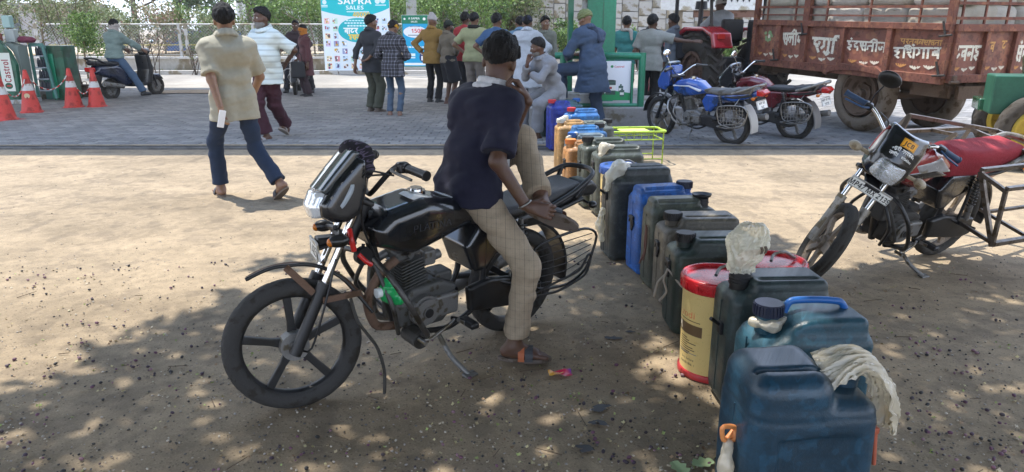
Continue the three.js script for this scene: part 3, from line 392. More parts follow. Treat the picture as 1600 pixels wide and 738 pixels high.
{
  const bg = 'trees beyond the fence';
  // deep trees far behind, left to right
  const F = [[-60, 44, 8, 5, 'deep', 'hazy green tree at the far left edge above the display'], [15, 52, 9, 6, 'deep', 'bluish tree behind the grey far house'], [215, 46, 8.5, 5.5, 'deep', 'dark dense tree behind the scooter rider'], [275, 42, 8.2, 5, 'deep', 'grey-green tall tree left of the beige shirt'], [345, 48, 9, 6, 'deep', 'dark tree behind the head of the man in the beige shirt'], [398, 52, 8, 4.6, 'deep', 'hazy tree just left of the ribbed building'], [500, 40, 7.5, 5.6, 'fresh', 'bright bushy tree left of the tall hoarding'], [630, 44, 8, 6, 'fresh', 'bright tree behind the grey pole'], [700, 38, 7, 4.8, 'pale', 'pale green tree right of the grey pole'], [790, 30, 5.4, 3.2, 'pale', 'light leafy tree before the stone wall'], [560, 60, 10, 8, 'deep', 'dark distant tree behind the hoarding'], [140, 60, 9, 5, 'deep', 'distant thin tree against the white sky at left']];
  F.forEach(([px, d, h, w, green, label], i) => tree(px, d, { seed: 100 + i, h, w, r: 0.16, limbs: 12, n: 7600, clump: w * 0.17, leaf: [0.12, 0.26], green, label, group: bg, pitch: 0.25, low: 0.4, dense: 0.15 }));
  // lower bushy growth right behind the fence
  const S = [[-10, 27.4, 2.8, 2.2, 'pale', 'pale leafy shrub behind the display at the left edge'], [70, 26.6, 3.0, 2.4, 'pale', 'pale olive shrub above the green cabinet'], [105, 28.5, 3.0, 2, 'dry', 'half-dry shrub between the display and the round green bush'], [160, 28.2, 2.6, 2.2, 'pale', 'olive shrub left of the scooter rider'], [205, 27.8, 2.2, 2.1, 'pale', 'leggy shrub right behind the scooter rider'], [255, 28, 2.4, 2.2, 'dry', 'reddish dry shrub by the white fence posts'], [310, 28.5, 2.1, 2.0, 'fresh', 'green shrub behind the shoulder of the beige shirt'], [350, 27.2, 1.9, 2, 'pale', 'low shrub in front of the blue sheet'], [430, 27.5, 2.4, 2.6, 'fresh', 'bright green shrub behind the chain-link by the white shirt'], [490, 27.2, 2.9, 2.6, 'fresh', 'bright shrub behind the chain-link left of the hoarding'], [565, 28, 3.4, 2.6, 'fresh', 'tall bush directly behind the tall hoarding'], [640, 27.6, 3.1, 2.6, 'fresh', 'bush behind the small poster stand'], [700, 27.8, 3.2, 2.6, 'fresh', 'bush behind the men with cap and turban'], [760, 27.6, 3.2, 2.6, 'fresh', 'bush behind the man in the red shirt'], [822, 28.5, 3.3, 2.2, 'pale', 'pale bush with hanging leaves before the stone wall'], [880, 27.8, 1.9, 1.2, 'fresh', 'small green bush at the left of the pump'], [1005, 26.5, 1.4, 1.0, 'fresh', 'small bright bush behind the man in teal'], [1132, 20.5, 1.9, 0.8, 'fresh', 'slim leafy plant behind the red tractor'], [1165, 21, 1.5, 0.8, 'pale', 'pale leafy plant beside the trailer front']];
  S.forEach(([px, d, h, w, green, label], i) => tree(px, d, { name: 'shrub', cat: 'shrub', seed: 300 + i, h, w, r: 0.035, limbs: 12, n: green === 'fresh' ? 4600 : 2600, clump: w * 0.2, leaf: [0.06, 0.14], green, label, group: 'shrubs along the boundary', pitch: 0.3, low: 0.12, bark: palebark, dense: green === 'fresh' ? 0.2 : 0 }));
  tree(128, 22.6, { name: 'round_bush', cat: 'bush', seed: 501, h: 2.25, w: 1.1, r: 0.03, limbs: 9, n: 2600, clump: 0.3, leaf: [0.06, 0.11], green: 'fresh', label: 'bright green top-heavy bush in front of the low wall beside the cones', pitch: 0.35, low: 0.15, bark: palebark, dense: 0.25 });
  // bare twiggy growth before the wall
  [[115, 23.8, 2.9, 'tangle of bare vine stems above the green display'], [240, 24.4, 1.5, 'bare twiggy plant before the wall behind the scooter'], [302, 24.3, 1.0, 'small bare twig plant before the wall by the beige shirt']].forEach(([px, d, h, label], i) => { const R = rng(600 + i), parts = [], tips = []; const t = thing('bare_plant', label, 'plant', V(PZ(px, 100, d).x, 0, -d)); for (let k = 0; k < 5; k++) limbs(R, V((R() - 0.5) * 0.3, 0, 0), V((R() - 0.5) * h * 0.6, h * (0.6 + 0.4 * R()), (R() - 0.5) * 0.3), 0.013, 4, h * 0.28, parts, tips); obj('stem', parts, bark, t); const pts = tips.filter(() => R() < 0.5); scatter('leaves', LEAF, LM, pts, t, R, [0.05, 0.1], GREENS.dry); });
  { const R = rng(700), pts = []; for (let i = 0; i < 900; i++) { const x = PZ(90 + R() * 620, 112, 24.9).x; if (fbm(x * 0.9, 0, 3, 3) < 0.0) continue; pts.push(V(x, 0.02 + R() * 0.06, -25.02 + R() * 0.22)); } tag(scatter('weeds', LEAF, LM, pts, scene, R, [0.06, 0.16], GREENS.pale), 'straggling green weeds growing along the foot of the low wall', 'weeds', null, 'stuff'); }
}
{ // blue sheet and sandy bank beyond the fence
  const a = PZ(318, 66, 30); const g = new THREE.PlaneGeometry(3.2, 0.9, 16, 6), p = g.attributes.position; for (let i = 0; i < p.count; i++) p.setZ(i, 0.12 * noise(p.getX(i) * 3, p.getY(i) * 3)); g.computeVertexNormals();
  const m = addTop(obj('blue_tarpaulin', keep(g), std([0.05, 0.13, 0.36], 0.6, { side: THREE.DoubleSide }), new THREE.Group()), 'blue_tarpaulin', 'crumpled blue tarpaulin seen through the fence beside the beige shirt', 'tarpaulin'); m.position.copy(a);
  const bank = new THREE.PlaneGeometry(34, 6, 60, 10).rotateX(-PI / 2), q = bank.attributes.position; for (let i = 0; i < q.count; i++) q.setY(i, 0.42 + 0.25 * fbm(q.getX(i) * 0.4, q.getZ(i) * 0.4, 9, 3) + (q.getZ(i) < 2.6 ? 0.15 : -0.1)); bank.computeVertexNormals();
  const bm = obj('sandy_bank', keep(bank), std([0.52, 0.43, 0.30], 0.95, { map: rep(T.grime, 0.5) })); bm.position.set(-6, 0, -30.4); tag(bm, 'bare yellowish sandy bank behind the boundary fence', 'bank', null, 'structure');
}

// ---------------------------------------------------------------- people
const SKIN = { mid: [0.21, 0.115, 0.07], dark: [0.12, 0.062, 0.038], tan: [0.30, 0.17, 0.105] };
T.skin = dataTex(256, 256, (x, y) => { const u = x / 256, v = y / 256; return [0.92 + 0.1 * (tf(u, v, 8, 5, 4) - 0.5), 0.9 + 0.16 * (tf(u, v, 8, 5, 4) - 0.5), 0.9 + 0.18 * (tf(u, v, 10, 6, 4) - 0.5)]; }, true);
const skinMats = Object.fromEntries(Object.entries(SKIN).map(([k, c]) => [k, phy(c, 0.48, { map: rep(T.skin, 5), bumpMap: rep(T.bump, 12), bumpScale: 0.0006, sheen: 0.15, sheenColor: new THREE.Color(0.5, 0.35, 0.3), sheenRoughness: 0.5 })]));
const hairMat = phy([0.010, 0.009, 0.0085], 0.62, { specularIntensity: 0.5, bumpMap: rep(T.bump, 26, 5), bumpScale: 0.004 }), eyeWhite = std([0.55, 0.5, 0.46], 0.3), eyeDark = std([0.015, 0.01, 0.008], 0.2);
const cloth = (c, o = {}) => phy(c, 0.9, { map: rep(T.weave, 4), sheen: 0.25, sheenColor: new THREE.Color(0.5, 0.5, 0.5), sheenRoughness: 0.6, ...o });
function ik(a, b, l1, l2, pole) { const d = b.clone().sub(a); let L = d.length(); const mx = (l1 + l2) * 0.997; if (L > mx) { d.multiplyScalar(mx / L); b = a.clone().add(d); L = mx; } const x = (l1 * l1 - l2 * l2 + L * L) / (2 * L), h = Math.sqrt(Math.max(0, l1 * l1 - x * x)), u = d.normalize(), p = pole.clone().sub(u.clone().multiplyScalar(pole.dot(u))).normalize(); return [a.clone().addScaledVector(u, x).addScaledVector(p, h), b]; }
const rotY = (v, a) => v.clone().applyAxisAngle(UP, a);
function handGeo(W, d, n, s, curl, cell, o = {}) { // wrist, finger direction, palm normal, thumb side
  d = d.clone().normalize(); s = s.clone().addScaledVector(d, -s.dot(d)).normalize(); n = d.clone().cross(s); if (n.dot(o.n0 || n) < 0) n.negate(); const k = o.k || 1;
  const P = (a, b, c) => W.clone().addScaledVector(d, a * k).addScaledVector(s, b * k).addScaledVector(n, c * k), R = 0.125 * k, Q = P(0.075, 0, 0).toArray(), f = new Field(Q.map((v) => v - R), Q.map((v) => v + R), cell);
  f.cap(P(-0.03, 0, 0), P(0.01, 0, 0), 0.025 * k, 0.024 * k, 0.01);
  for (const b of [-0.026, -0.009, 0.009, 0.026]) f.cap(P(0.005, b * 0.62, 0), P(0.082, b, 0), 0.0155 * k, 0.0125 * k, 0.014 * k);
  const rot = (v, a) => v.clone().applyAxisAngle(s, a), sg = rot(d, 0.3).dot(n) > 0 ? 1 : -1;
  [[0.028, 0.064, 1], [0.0095, 0.073, 0], [-0.009, 0.068, 0.1], [-0.027, 0.053, 0.25]].forEach(([b, L, sp], i) => { let p = P(0.084, b, 0), a = (Array.isArray(curl) ? curl[i] : curl); let dir = d.clone().addScaledVector(s, b * (o.spread ?? 3)).normalize(), ang = 0; for (let j = 0; j < 3; j++) { ang += a * [0.8, 1, 0.7][j]; const q = p.clone().addScaledVector(rot(dir, sg * ang), L * k * [0.45, 0.31, 0.26][j]); f.cap(p, q, (0.0088 - j * 0.0006) * k, (0.0083 - j * 0.0008) * k, 0.005); p = q; } });
  const ta = o.thumb ?? 0.5; let p = P(0.018, 0.024, 0.004), q = P(0.05, 0.048, 0.006 + 0.02 * ta), r = P(0.084, 0.052 - 0.02 * ta, 0.012 + 0.035 * ta); f.cap(p, q, 0.0145 * k, 0.0108 * k, 0.012); f.cap(q, r, 0.0102 * k, 0.0082 * k, 0.006);
  return f.mesh();
}
function footGeo(A, dir, cell, down = V(0, -1, 0)) { // bare foot; A = ankle joint, 8 cm above the sole
  dir = dir.clone().normalize(); const s = dir.clone().cross(down).normalize(), P = (a, b, c) => A.clone().addScaledVector(dir, a).addScaledVector(down, b).addScaledVector(s, c), Q = P(0.055, 0.02, 0).toArray(), f = new Field(Q.map((v) => v - 0.145), Q.map((v) => v + 0.145), cell);
  f.cap(A.clone().addScaledVector(down, -0.06), P(0, 0.01, 0), 0.036, 0.037, 0.02); f.cap(P(-0.045, 0.048, 0), P(-0.02, 0.05, 0), 0.032, 0.033, 0.03); f.cap(P(-0.01, 0.025, 0), P(0.10, 0.055, 0), 0.036, 0.026, 0.03);
  for (const c of [-0.024, 0, 0.022]) f.cap(P(0.0, 0.055, c * 0.6), P(0.115, 0.062, c * 1.15), 0.024, 0.018, 0.02);
  [[0.036, 0.165, 0.0125], [0.0155, 0.168, 0.0092], [-0.001, 0.16, 0.0086], [-0.0165, 0.15, 0.008], [-0.031, 0.138, 0.0075]].forEach(([c, L, r]) => f.cap(P(0.115, 0.062, c * 0.95 * (o_sign)), P(L, 0.068, c * o_sign), r + 0.001, r, 0.006));
  f.all((x, y, z, v) => Math.max(v, (x - A.x) * down.x + (y - A.y) * down.y + (z - A.z) * down.z - 0.079));
  return f.mesh();
}
let o_sign = 1;
function person(o) {
  const S = o.size || 1, R = rng(o.seed || 1), far = o.cell || 0.016, root = thing('person', o.label, 'person', o.at.clone(), o.yaw || 0, o.group); root.scale.setScalar(S);
  const skin = skinMats[o.skin || 'mid'], X = V(1, 0, 0), J = {};
  // torso
  J.P = V(...(o.pelvis || [0, 0.93, 0])); const lean = o.lean || 0, side = o.side || 0, tw = o.twist || 0, ptw = o.hipTurn || 0;
  const sp = V(Math.sin(side), Math.cos(lean) * Math.cos(side), Math.sin(lean)).normalize(), spU = V(Math.sin(side) * 1.0, Math.cos(lean + (o.hunch || 0)), Math.sin(lean + (o.hunch || 0))).normalize();
  const hx = rotY(X, ptw), sx = rotY(X, tw), fw = rotY(V(0, 0, 1), tw), fP = rotY(V(0, 0, 1), ptw);
  J.B = J.P.clone().addScaledVector(sp, 0.17); J.C = J.B.clone().addScaledVector(sp.clone().lerp(spU, 0.5).normalize(), 0.19); J.N = J.C.clone().addScaledVector(spU, 0.155);
  const W = o.wide || 1; J.SL = J.N.clone().addScaledVector(spU, -0.082 + (o.shrugL || 0)).addScaledVector(sx, 0.168 * W).addScaledVector(fw, o.shL || 0); J.SR = J.N.clone().addScaledVector(spU, -0.082 + (o.shrugR || 0)).addScaledVector(sx, -0.168 * W).addScaledVector(fw, o.shR || 0);
  J.HL = J.P.clone().addScaledVector(hx, 0.088).add(V(0, -0.02, 0)); J.HR = J.P.clone().addScaledVector(hx, -0.088).add(V(0, -0.02, 0));
  // limbs
  const arm = (sh, a, sgn) => { const t = V(...a.hand), pole = V(...(a.pole || [sgn * 0.5, -0.2, -1])); return ik(sh, t, 0.29, 0.255, pole); };
  const AL = { hand: [0.25, 0.82, 0.05], ...o.armL }, AR = { hand: [-0.25, 0.82, 0.05], ...o.armR };
  [J.EL, J.WL] = arm(J.SL, AL, 1); [J.ER, J.WR] = arm(J.SR, AR, -1);
  const LL = { foot: [0.1, 0.08, 0.0], ...o.legL }, LR = { foot: [-0.1, 0.08, 0.0], ...o.legR };
  [J.KL, J.AL] = ik(J.HL, V(...LL.foot), 0.435, 0.42, V(...(LL.pole || [0.15, 0, 1]))); [J.KR, J.AR] = ik(J.HR, V(...LR.foot), 0.435, 0.42, V(...(LR.pole || [-0.15, 0, 1])));
  // head frame
  const hu = spU.clone().lerp(UP, o.upright ?? 0.7).normalize(); let hf = rotY(V(0, 0, 1), tw + (o.headYaw || 0)); hf.addScaledVector(hu, -hf.dot(hu)).normalize(); let hr = hu.clone().cross(hf); const pit = o.headPitch || 0, rol = o.headRoll || 0;
  hf.applyAxisAngle(hr, pit); const hU = hu.clone().applyAxisAngle(hr, pit); hU.applyAxisAngle(hf, rol); hr = hU.clone().cross(hf);
  const nb = J.N.clone().addScaledVector(fw, 0.008), H = nb.clone().addScaledVector(hu, 0.032).addScaledVector(hU, 0.105).addScaledVector(hf, 0.022); J.H = H;
  const h = (x, y, z) => H.clone().addScaledVector(hr, x).addScaledVector(hU, y).addScaledVector(hf, z), A3 = [hr, hU, hf];
  const lo = [0, 1, 2].map((i) => Math.min(...Object.values(J).map((v) => v.getComponent(i))) - 0.28), hi = [0, 1, 2].map((i) => Math.max(...Object.values(J).map((v) => v.getComponent(i))) + 0.28);
  const sub = (keys, m = 0.2) => [[0, 1, 2].map((i) => Math.min(...keys.map((k) => J[k].getComponent(i))) - m), [0, 1, 2].map((i) => Math.max(...keys.map((k) => J[k].getComponent(i))) + m)];
  const L2 = (a, b, t) => a.clone().lerp(b, t), belly = o.belly || 0, bw = W * (o.bulk || 1);
  const torso = (f, e, low = true) => { // e = cloth offset
    const K = 0.06, q = (c, ax, w, r) => f.cap(c.clone().addScaledVector(ax, w), c.clone().addScaledVector(ax, -w), r + e, r + e, K);
    if (low) q(J.P, hx, 0.07 * bw, 0.104); q(J.B.clone().addScaledVector(fw, belly * 0.5), hx.clone().lerp(sx, 0.5), 0.055 * bw, 0.1 + belly * 0.5); q(J.C.clone().addScaledVector(fw, 0.008), sx, 0.078 * bw, 0.108); q(J.C.clone().addScaledVector(spU, 0.045), sx, 0.086 * bw, 0.088);
    f.cap(J.SL.clone().addScaledVector(sx, -0.02), J.SR.clone().addScaledVector(sx, 0.02), 0.05 + e, 0.05 + e, K); f.cap(J.N.clone().addScaledVector(spU, -0.005), J.SL, 0.044 + e * 0.8, 0.05 + e, 0.05); f.cap(J.N.clone().addScaledVector(spU, -0.005), J.SR, 0.044 + e * 0.8, 0.05 + e, 0.05);
  };
  const armF = (f, e, cut, e2 = e) => { for (const [s, el, w] of [[J.SL, J.EL, J.WL], [J.SR, J.ER, J.WR]]) { const c1 = cut < 1 ? cut * 0.29 : undefined; f.cap(s, el, 0.053 + e, (cut < 1 ? lerp(0.053, 0.041, cut) + e2 * (0.02 / cut + 0.98) : 0.041 + e), 0.035, c1 === undefined ? undefined : c1 + 0); if (cut >= 1) f.cap(el, w, 0.041 + e, 0.030 + e2, 0.025, (cut - 1) * 0.255); } };
  const legF = (f, e, cut, e2 = e, K = 0.03) => { for (const [a, k, n] of [[J.HL, J.KL, J.AL], [J.HR, J.KR, J.AR]]) { f.cap(a, k, 0.084 + e, (cut < 1 ? lerp(0.084, 0.056, 1) + e2 : 0.056 + e), 0.05, cut < 1 ? cut * 0.435 : undefined); if (cut >= 1) { f.cap(k, n, 0.054 + e, 0.040 + e2, K, (cut - 1) * 0.42); if (e < 0.004) f.cap(L2(k, n, 0.12).addScaledVector(fP, -0.018), L2(k, n, 0.42).addScaledVector(fP, -0.012), 0.038, 0.034, 0.04); } } };
  // body: one merged surface of trunk, limbs, head, hands and feet
  const parts = [], bf = new Field(lo, hi, far); torso(bf, -0.012); armF(bf, -0.003, 1.97); legF(bf, -0.006, 2.0); bf.cap(J.N.clone().addScaledVector(spU, -0.03), h(0, -0.045, -0.012), 0.056, 0.052, 0.03);
  parts.push(bf.mesh());
  const hc = o.headCell || Math.min(0.0085, far * 0.5), hl = new Field([H.x - 0.15, H.y - 0.17, H.z - 0.15], [H.x + 0.15, H.y + 0.16, H.z + 0.15], hc);
  hl.ell(h(0, 0.028, -0.008), [0.074, 0.094, 0.093], 0.02, A3).ell(h(0, -0.035, 0.022), [0.058, 0.08, 0.068], 0.03, A3).cap(h(0.012, -0.098, 0.058), h(-0.012, -0.098, 0.058), 0.02, 0.02, 0.03).cap(h(0, -0.06, -0.02), nb.clone().addScaledVector(hu, -0.01), 0.05, 0.056, 0.03)
    .cap(h(0.028, 0.034, 0.078), h(-0.028, 0.034, 0.078), 0.013, 0.013, 0.02).cap(h(0.045, -0.02, 0.055), h(0.05, -0.012, 0.035), 0.018, 0.018, 0.025).cap(h(-0.045, -0.02, 0.055), h(-0.05, -0.012, 0.035), 0.018, 0.018, 0.025)
    .cap(h(0, 0.022, 0.085), h(0, -0.022, 0.104), 0.0085, 0.0135, 0.012).cap(h(0.011, -0.027, 0.092), h(-0.011, -0.027, 0.092), 0.009, 0.009, 0.008).cap(h(0.016, -0.056, 0.082), h(-0.016, -0.056, 0.082), 0.0075, 0.0075, 0.008).cap(h(0.014, -0.067, 0.08), h(-0.014, -0.067, 0.08), 0.0075, 0.0075, 0.008)
    .ell(h(0.078, -0.002, -0.012), [0.011, 0.032, 0.02], 0.01, A3).ell(h(-0.078, -0.002, -0.012), [0.011, 0.032, 0.02], 0.01, A3);
  for (const s of [1, -1]) { const c = h(s * 0.031, 0.013, 0.096); hl.sub((x, y, z) => Math.hypot(x - c.x, y - c.y, z - c.z) - 0.0145, [c.x - 0.015, c.y - 0.015, c.z - 0.015], [c.x + 0.015, c.y + 0.015, c.z + 0.015], 0.012); }
  parts.push(hl.mesh());
  const fc = o.handCell || Math.max(0.0042, far * 0.3);
  for (const [w, e, a, sg] of [[J.WL, J.EL, AL, 1], [J.WR, J.ER, AR, -1]]) { if (a.noHand) continue; const d = a.dir ? V(...a.dir) : w.clone().sub(e), th = a.thumb ? V(...a.thumb) : fP.clone().addScaledVector(UP, 0.1); parts.push(handGeo(w.clone().addScaledVector(d.clone().normalize(), 0.02), d, null, th, a.curl ?? 0.35, fc, { n0: a.palm ? V(...a.palm) : hx.clone().multiplyScalar(-sg), thumb: a.th ?? 0.5, spread: a.spread })); }
  const feet = []; for (const [n, l, sg] of [[J.AL, LL, 1], [J.AR, LR, -1]]) { const d = rotY(V(Math.sin(l.turn ?? sg * 0.15), 0, Math.cos(l.turn ?? sg * 0.15)), 0); const dn = V(0, -1, 0); if (l.toe) { const ax = d.clone().cross(UP).normalize(); d.applyAxisAngle(ax, l.toe); dn.applyAxisAngle(ax, l.toe); } if (l.dir) { d.set(...l.dir).normalize(); dn.set(...l.down).normalize(); } feet.push([n, d, dn, sg]); o_sign = sg; if (o.shoes !== 'shoe') parts.push(footGeo(n, d, o.footCell || Math.max(0.006, far * 0.45), dn)); }
  const body = new THREE.Mesh(keep(mergeGeometries(parts.map((g) => { g.userData = {}; return g; }))), skin); body.name = 'body'; body.castShadow = body.receiveShadow = true; root.add(body);
  const wrinkle = (f, amp, fr = 1, seed = 0) => f.all((x, y, z, v) => (Math.abs(v) > 0.05 ? v : v - amp * (0.9 * noise(x * 9 * fr + 4 * y * fr + seed, y * 16 * fr, z * 9 * fr) - 1.1 * (0.5 - Math.abs(noise(x * 8 * fr + 5 * y + seed, y * 19 * fr + 3 * x, z * 8 * fr + 4))) + 0.3 * noise(x * 30 * fr + seed, y * 38 * fr, z * 30 * fr))));
  // shirt
  if (o.shirt) {
    const s = { sleeve: 0.72, hem: 0.1, loose: 0.016, flare: 0.014, ...o.shirt }, f = new Field(...sub(['P', 'B', 'C', 'N', 'SL', 'SR', 'EL', 'ER', 'WL', 'WR', ...(s.hem > 0.3 ? ['KL', 'KR'] : [])], 0.2), s.cell || far * 0.85), t = s.loose;
    torso(f, t); const dn = s.down ? V(...s.down).normalize() : sp.clone().multiplyScalar(-1).lerp(V(0, -1, 0), s.hang ?? 0.6).normalize();
    if (s.hem > 0.25) { const b = J.P.clone().addScaledVector(dn, s.hem + 0.06), mid = L2(J.KL, J.KR, 0.5), lean2 = s.toKnees ? mid.clone().sub(J.P).multiplyScalar(0.5) : V(0, 0, 0); for (const k of [-1, 0, 1]) f.cap(J.P.clone().addScaledVector(hx, 0.06 * k), b.clone().addScaledVector(hx, 0.1 * k).add(lean2), 0.105 + t, 0.105 + t + s.flare, 0.07); } else { const b = J.P.clone().addScaledVector(dn, s.hem + 0.03); f.cap(J.P.clone().addScaledVector(hx, 0.075), b.clone().addScaledVector(hx, 0.085), 0.104 + t, 0.104 + t + s.flare, 0.06); f.cap(J.P.clone().addScaledVector(hx, -0.075), b.clone().addScaledVector(hx, -0.085), 0.104 + t, 0.104 + t + s.flare, 0.06); }
    f.cap(J.N.clone().addScaledVector(spU, -0.02), J.N.clone().addScaledVector(hu, 0.035), 0.06 + t * 0.5, 0.058 + (s.collar ?? 0.006), 0.025);
    // hem cut, neck cut, then sleeves
    const hp = J.P.clone().addScaledVector(dn, s.hem), np = J.N.clone().addScaledVector(hu, s.neck ?? 0.022).addScaledVector(fw, 0.0), nn = hu.clone().addScaledVector(fw, 0.55).normalize();
    f.all((x, y, z, v) => Math.max(v, (x - hp.x) * dn.x + (y - hp.y) * dn.y + (z - hp.z) * dn.z, Math.hypot(x - np.x, y - np.y, z - np.z) < 0.17 ? (x - np.x) * nn.x + (y - np.y) * nn.y + (z - np.z) * nn.z : -1));
    armF(f, t * 0.9 + (s.sleeveLoose || 0), s.sleeve, t * 0.9 + (s.cuff ?? 0.008) + (s.sleeveLoose || 0)); wrinkle(f, s.wr ?? 0.006, 1, o.seed || 0);
    obj('shirt', f.mesh(s.uv), s.mat, root, s.label);
    if (s.fold) { const cf = new Field([J.N.x - 0.18, J.N.y - 0.12, J.N.z - 0.18], [J.N.x + 0.18, J.N.y + 0.16, J.N.z + 0.18], Math.min(0.007, far * 0.6)), rg = []; for (let i = 0; i <= 14; i++) { const a = i / 14 * PI * 2; rg.push(J.N.clone().addScaledVector(hu, 0.022 - 0.032 * Math.cos(a)).addScaledVector(sx, Math.sin(a) * 0.074).addScaledVector(fw, 0.006 + Math.cos(a) * 0.076)); } for (let i = 0; i < 14; i++) for (const [u2, o2, r2] of [[0.02, 0, 0.007], [0, 0.016, 0.009], [-0.02, 0.028, 0.008]]) { const A = (p) => p.clone().addScaledVector(hu, u2).addScaledVector(p.clone().sub(J.N).addScaledVector(hu, -p.clone().sub(J.N).dot(hu)).normalize(), o2); cf.cap(A(rg[i]), A(rg[i + 1]), r2, r2, 0.022); } obj('collar', cf.mesh(), s.mat, root); }
  }
  if (o.pants) {
    const s = { len: 1.93, loose: 0.014, cuff: 0.02, top: 0.1, ...o.pants }, f = new Field(...sub(['P', 'HL', 'HR', 'KL', 'KR', 'AL', 'AR'], 0.19), s.cell || far * 0.85), K = 0.06, t = s.loose;
    f.cap(J.P.clone().addScaledVector(hx, 0.07 * bw), J.P.clone().addScaledVector(hx, -0.07 * bw), 0.1 + t * 0.3, 0.1 + t * 0.3, K); f.cap(J.P.clone().addScaledVector(sp, 0.1).addScaledVector(hx, 0.06 * bw), J.P.clone().addScaledVector(sp, 0.1).addScaledVector(hx, -0.06 * bw), 0.092 + belly * 0.3, 0.092 + belly * 0.3, K);
    legF(f, t, s.len, t + s.cuff, 0.04); const tp = J.P.clone().addScaledVector(sp, s.top); f.all((x, y, z, v) => { const a = x - tp.x, b = y - tp.y, c = z - tp.z, e = a * sp.x + b * sp.y + c * sp.z; return Math.hypot(a - e * sp.x, b - e * sp.y, c - e * sp.z) < 0.24 ? Math.max(v, e) : v; }); wrinkle(f, s.wr ?? 0.006, 1, 5 + (o.seed || 0));
    obj(s.name || 'trousers', f.mesh(s.uv), s.mat, root, s.label);
  }
  // hair and headwear
  const hf2 = new Field([H.x - 0.15, H.y - 0.15, H.z - 0.15], [H.x + 0.15, H.y + 0.17, H.z + 0.15], hc), loc = (x, y, z) => { const a = x - H.x, b = y - H.y, c = z - H.z; return [a * hr.x + b * hr.y + c * hr.z, a * hU.x + b * hU.y + c * hU.z, a * hf.x + b * hf.y + c * hf.z]; };
  const hair = o.hair || 'short';
  if (hair !== 'none') { const th = o.hairThick || 0.013; hf2.ell(h(0, 0.03 + th * 0.4, -0.01), [0.075 + th * 0.7, 0.095 + th, 0.094 + th], 0.01, A3).ell(h(0, -0.03, -0.035), [0.066, 0.062, 0.062 + th * 0.5], 0.03, A3); if (o.quiff) hf2.ell(h(0, 0.105, 0.05), [0.055, 0.03, 0.045], 0.03, A3); if (o.fullHair) hf2.ell(h(0, 0.0, -0.05), [0.072, 0.075, 0.068], 0.03, A3);
    hf2.all((x, y, z, v) => { if (Math.abs(v) > 0.06) return v; const [a, u, w] = loc(x, y, z), n = 0.006 * noise(a * 130, u * 34, w * 80) + 0.007 * noise(a * 42, u * 24, w * 32); const low = 0.088 + (o.nape || 0); return Math.max(v + n + sstep(0.06, -0.075, u) * (th * 0.6 + 0.014), w - (0.062 + clamp((u - 0.075) * 1.6, -0.2, 0.07)) + n, -u - (w < -0.03 ? low : lerp(low, 0.0, clamp((w + 0.03) / 0.045))) + (w > 0.02 ? clamp((w - 0.02) * 1.6) : 0) + n * 3.5); });
    obj('hair', hf2.mesh(), o.hairMat || hairMat, root); }
  const wrap = (name, mat, fn, label) => { const f = new Field([H.x - 0.2, H.y - 0.2, H.z - 0.2], [H.x + 0.2, H.y + 0.22, H.z + 0.2], hc); fn(f); obj(name, f.mesh(), mat, root, label); };
  if (o.cap) wrap('cap', o.cap, (f) => { f.ell(h(0, 0.045, -0.008), [0.09, 0.098, 0.107], 0.01, A3); f.all((x, y, z, v) => { const [, u, w] = loc(x, y, z); return Math.max(v, 0.035 - u - w * 0.1); }); if (o.peak) f.ell(h(0, 0.045, 0.115), [0.068, 0.012, 0.075], 0.012, A3); });
  if (o.beanie) wrap('woollen_cap', o.beanie, (f) => { f.ell(h(0, 0.062, -0.01), [0.092, 0.105, 0.105], 0.01, A3); f.cap(h(0.0, 0.165, -0.01), h(0.03, 0.175, -0.02), 0.03, 0.02, 0.04); f.all((x, y, z, v) => { const [a, u, w] = loc(x, y, z); return Math.max(v + 0.003 * Math.sin(u * 260), 0.03 - u - w * 0.2) - 0.002 * noise(a * 60, u * 60, w * 60); }); });
  if (o.turban) wrap('turban', o.turban, (f) => { f.ell(h(0, 0.062, -0.008), [0.1, 0.088, 0.112], 0.01, A3); for (let i = 0; i < 5; i++) f.ell(h(0, 0.025 + i * 0.026, -0.006), [0.104 - i * i * 0.003, 0.018, 0.116 - i * i * 0.003], 0.006, A3); f.all((x, y, z, v) => { const [a, u, w] = loc(x, y, z); return Math.max(v - 0.004 * Math.sin((u + a * 0.35) * 210 + w * 8), 0.005 - u - w * 0.25); }); });
  if (o.headband) wrap('headscarf', o.headband, (f) => { f.ell(h(0, 0.045, -0.006), [0.094, 0.075, 0.108], 0.01, A3); f.cap(h(0.03, 0.03, -0.105), h(0.055, -0.02, -0.12), 0.022, 0.014, 0.02); f.all((x, y, z, v) => { const [a, u, w] = loc(x, y, z); return Math.max(v - 0.003 * Math.sin(u * 190 + a * 50), 0.012 - u - w * 0.15, u - 0.092 - w * 0.12); }); });
  if (o.headcloth) wrap('head_cloth', o.headcloth, (f) => { f.ell(h(0, 0.01, -0.005), [0.096, 0.085, 0.108], 0.01, A3).ell(h(0, -0.08, -0.02), [0.09, 0.06, 0.1], 0.04, A3); f.all((x, y, z, v) => { const [a, u, w] = loc(x, y, z); return Math.max(v - 0.004 * Math.sin(u * 130 + a * 60), u - 0.07); }); });
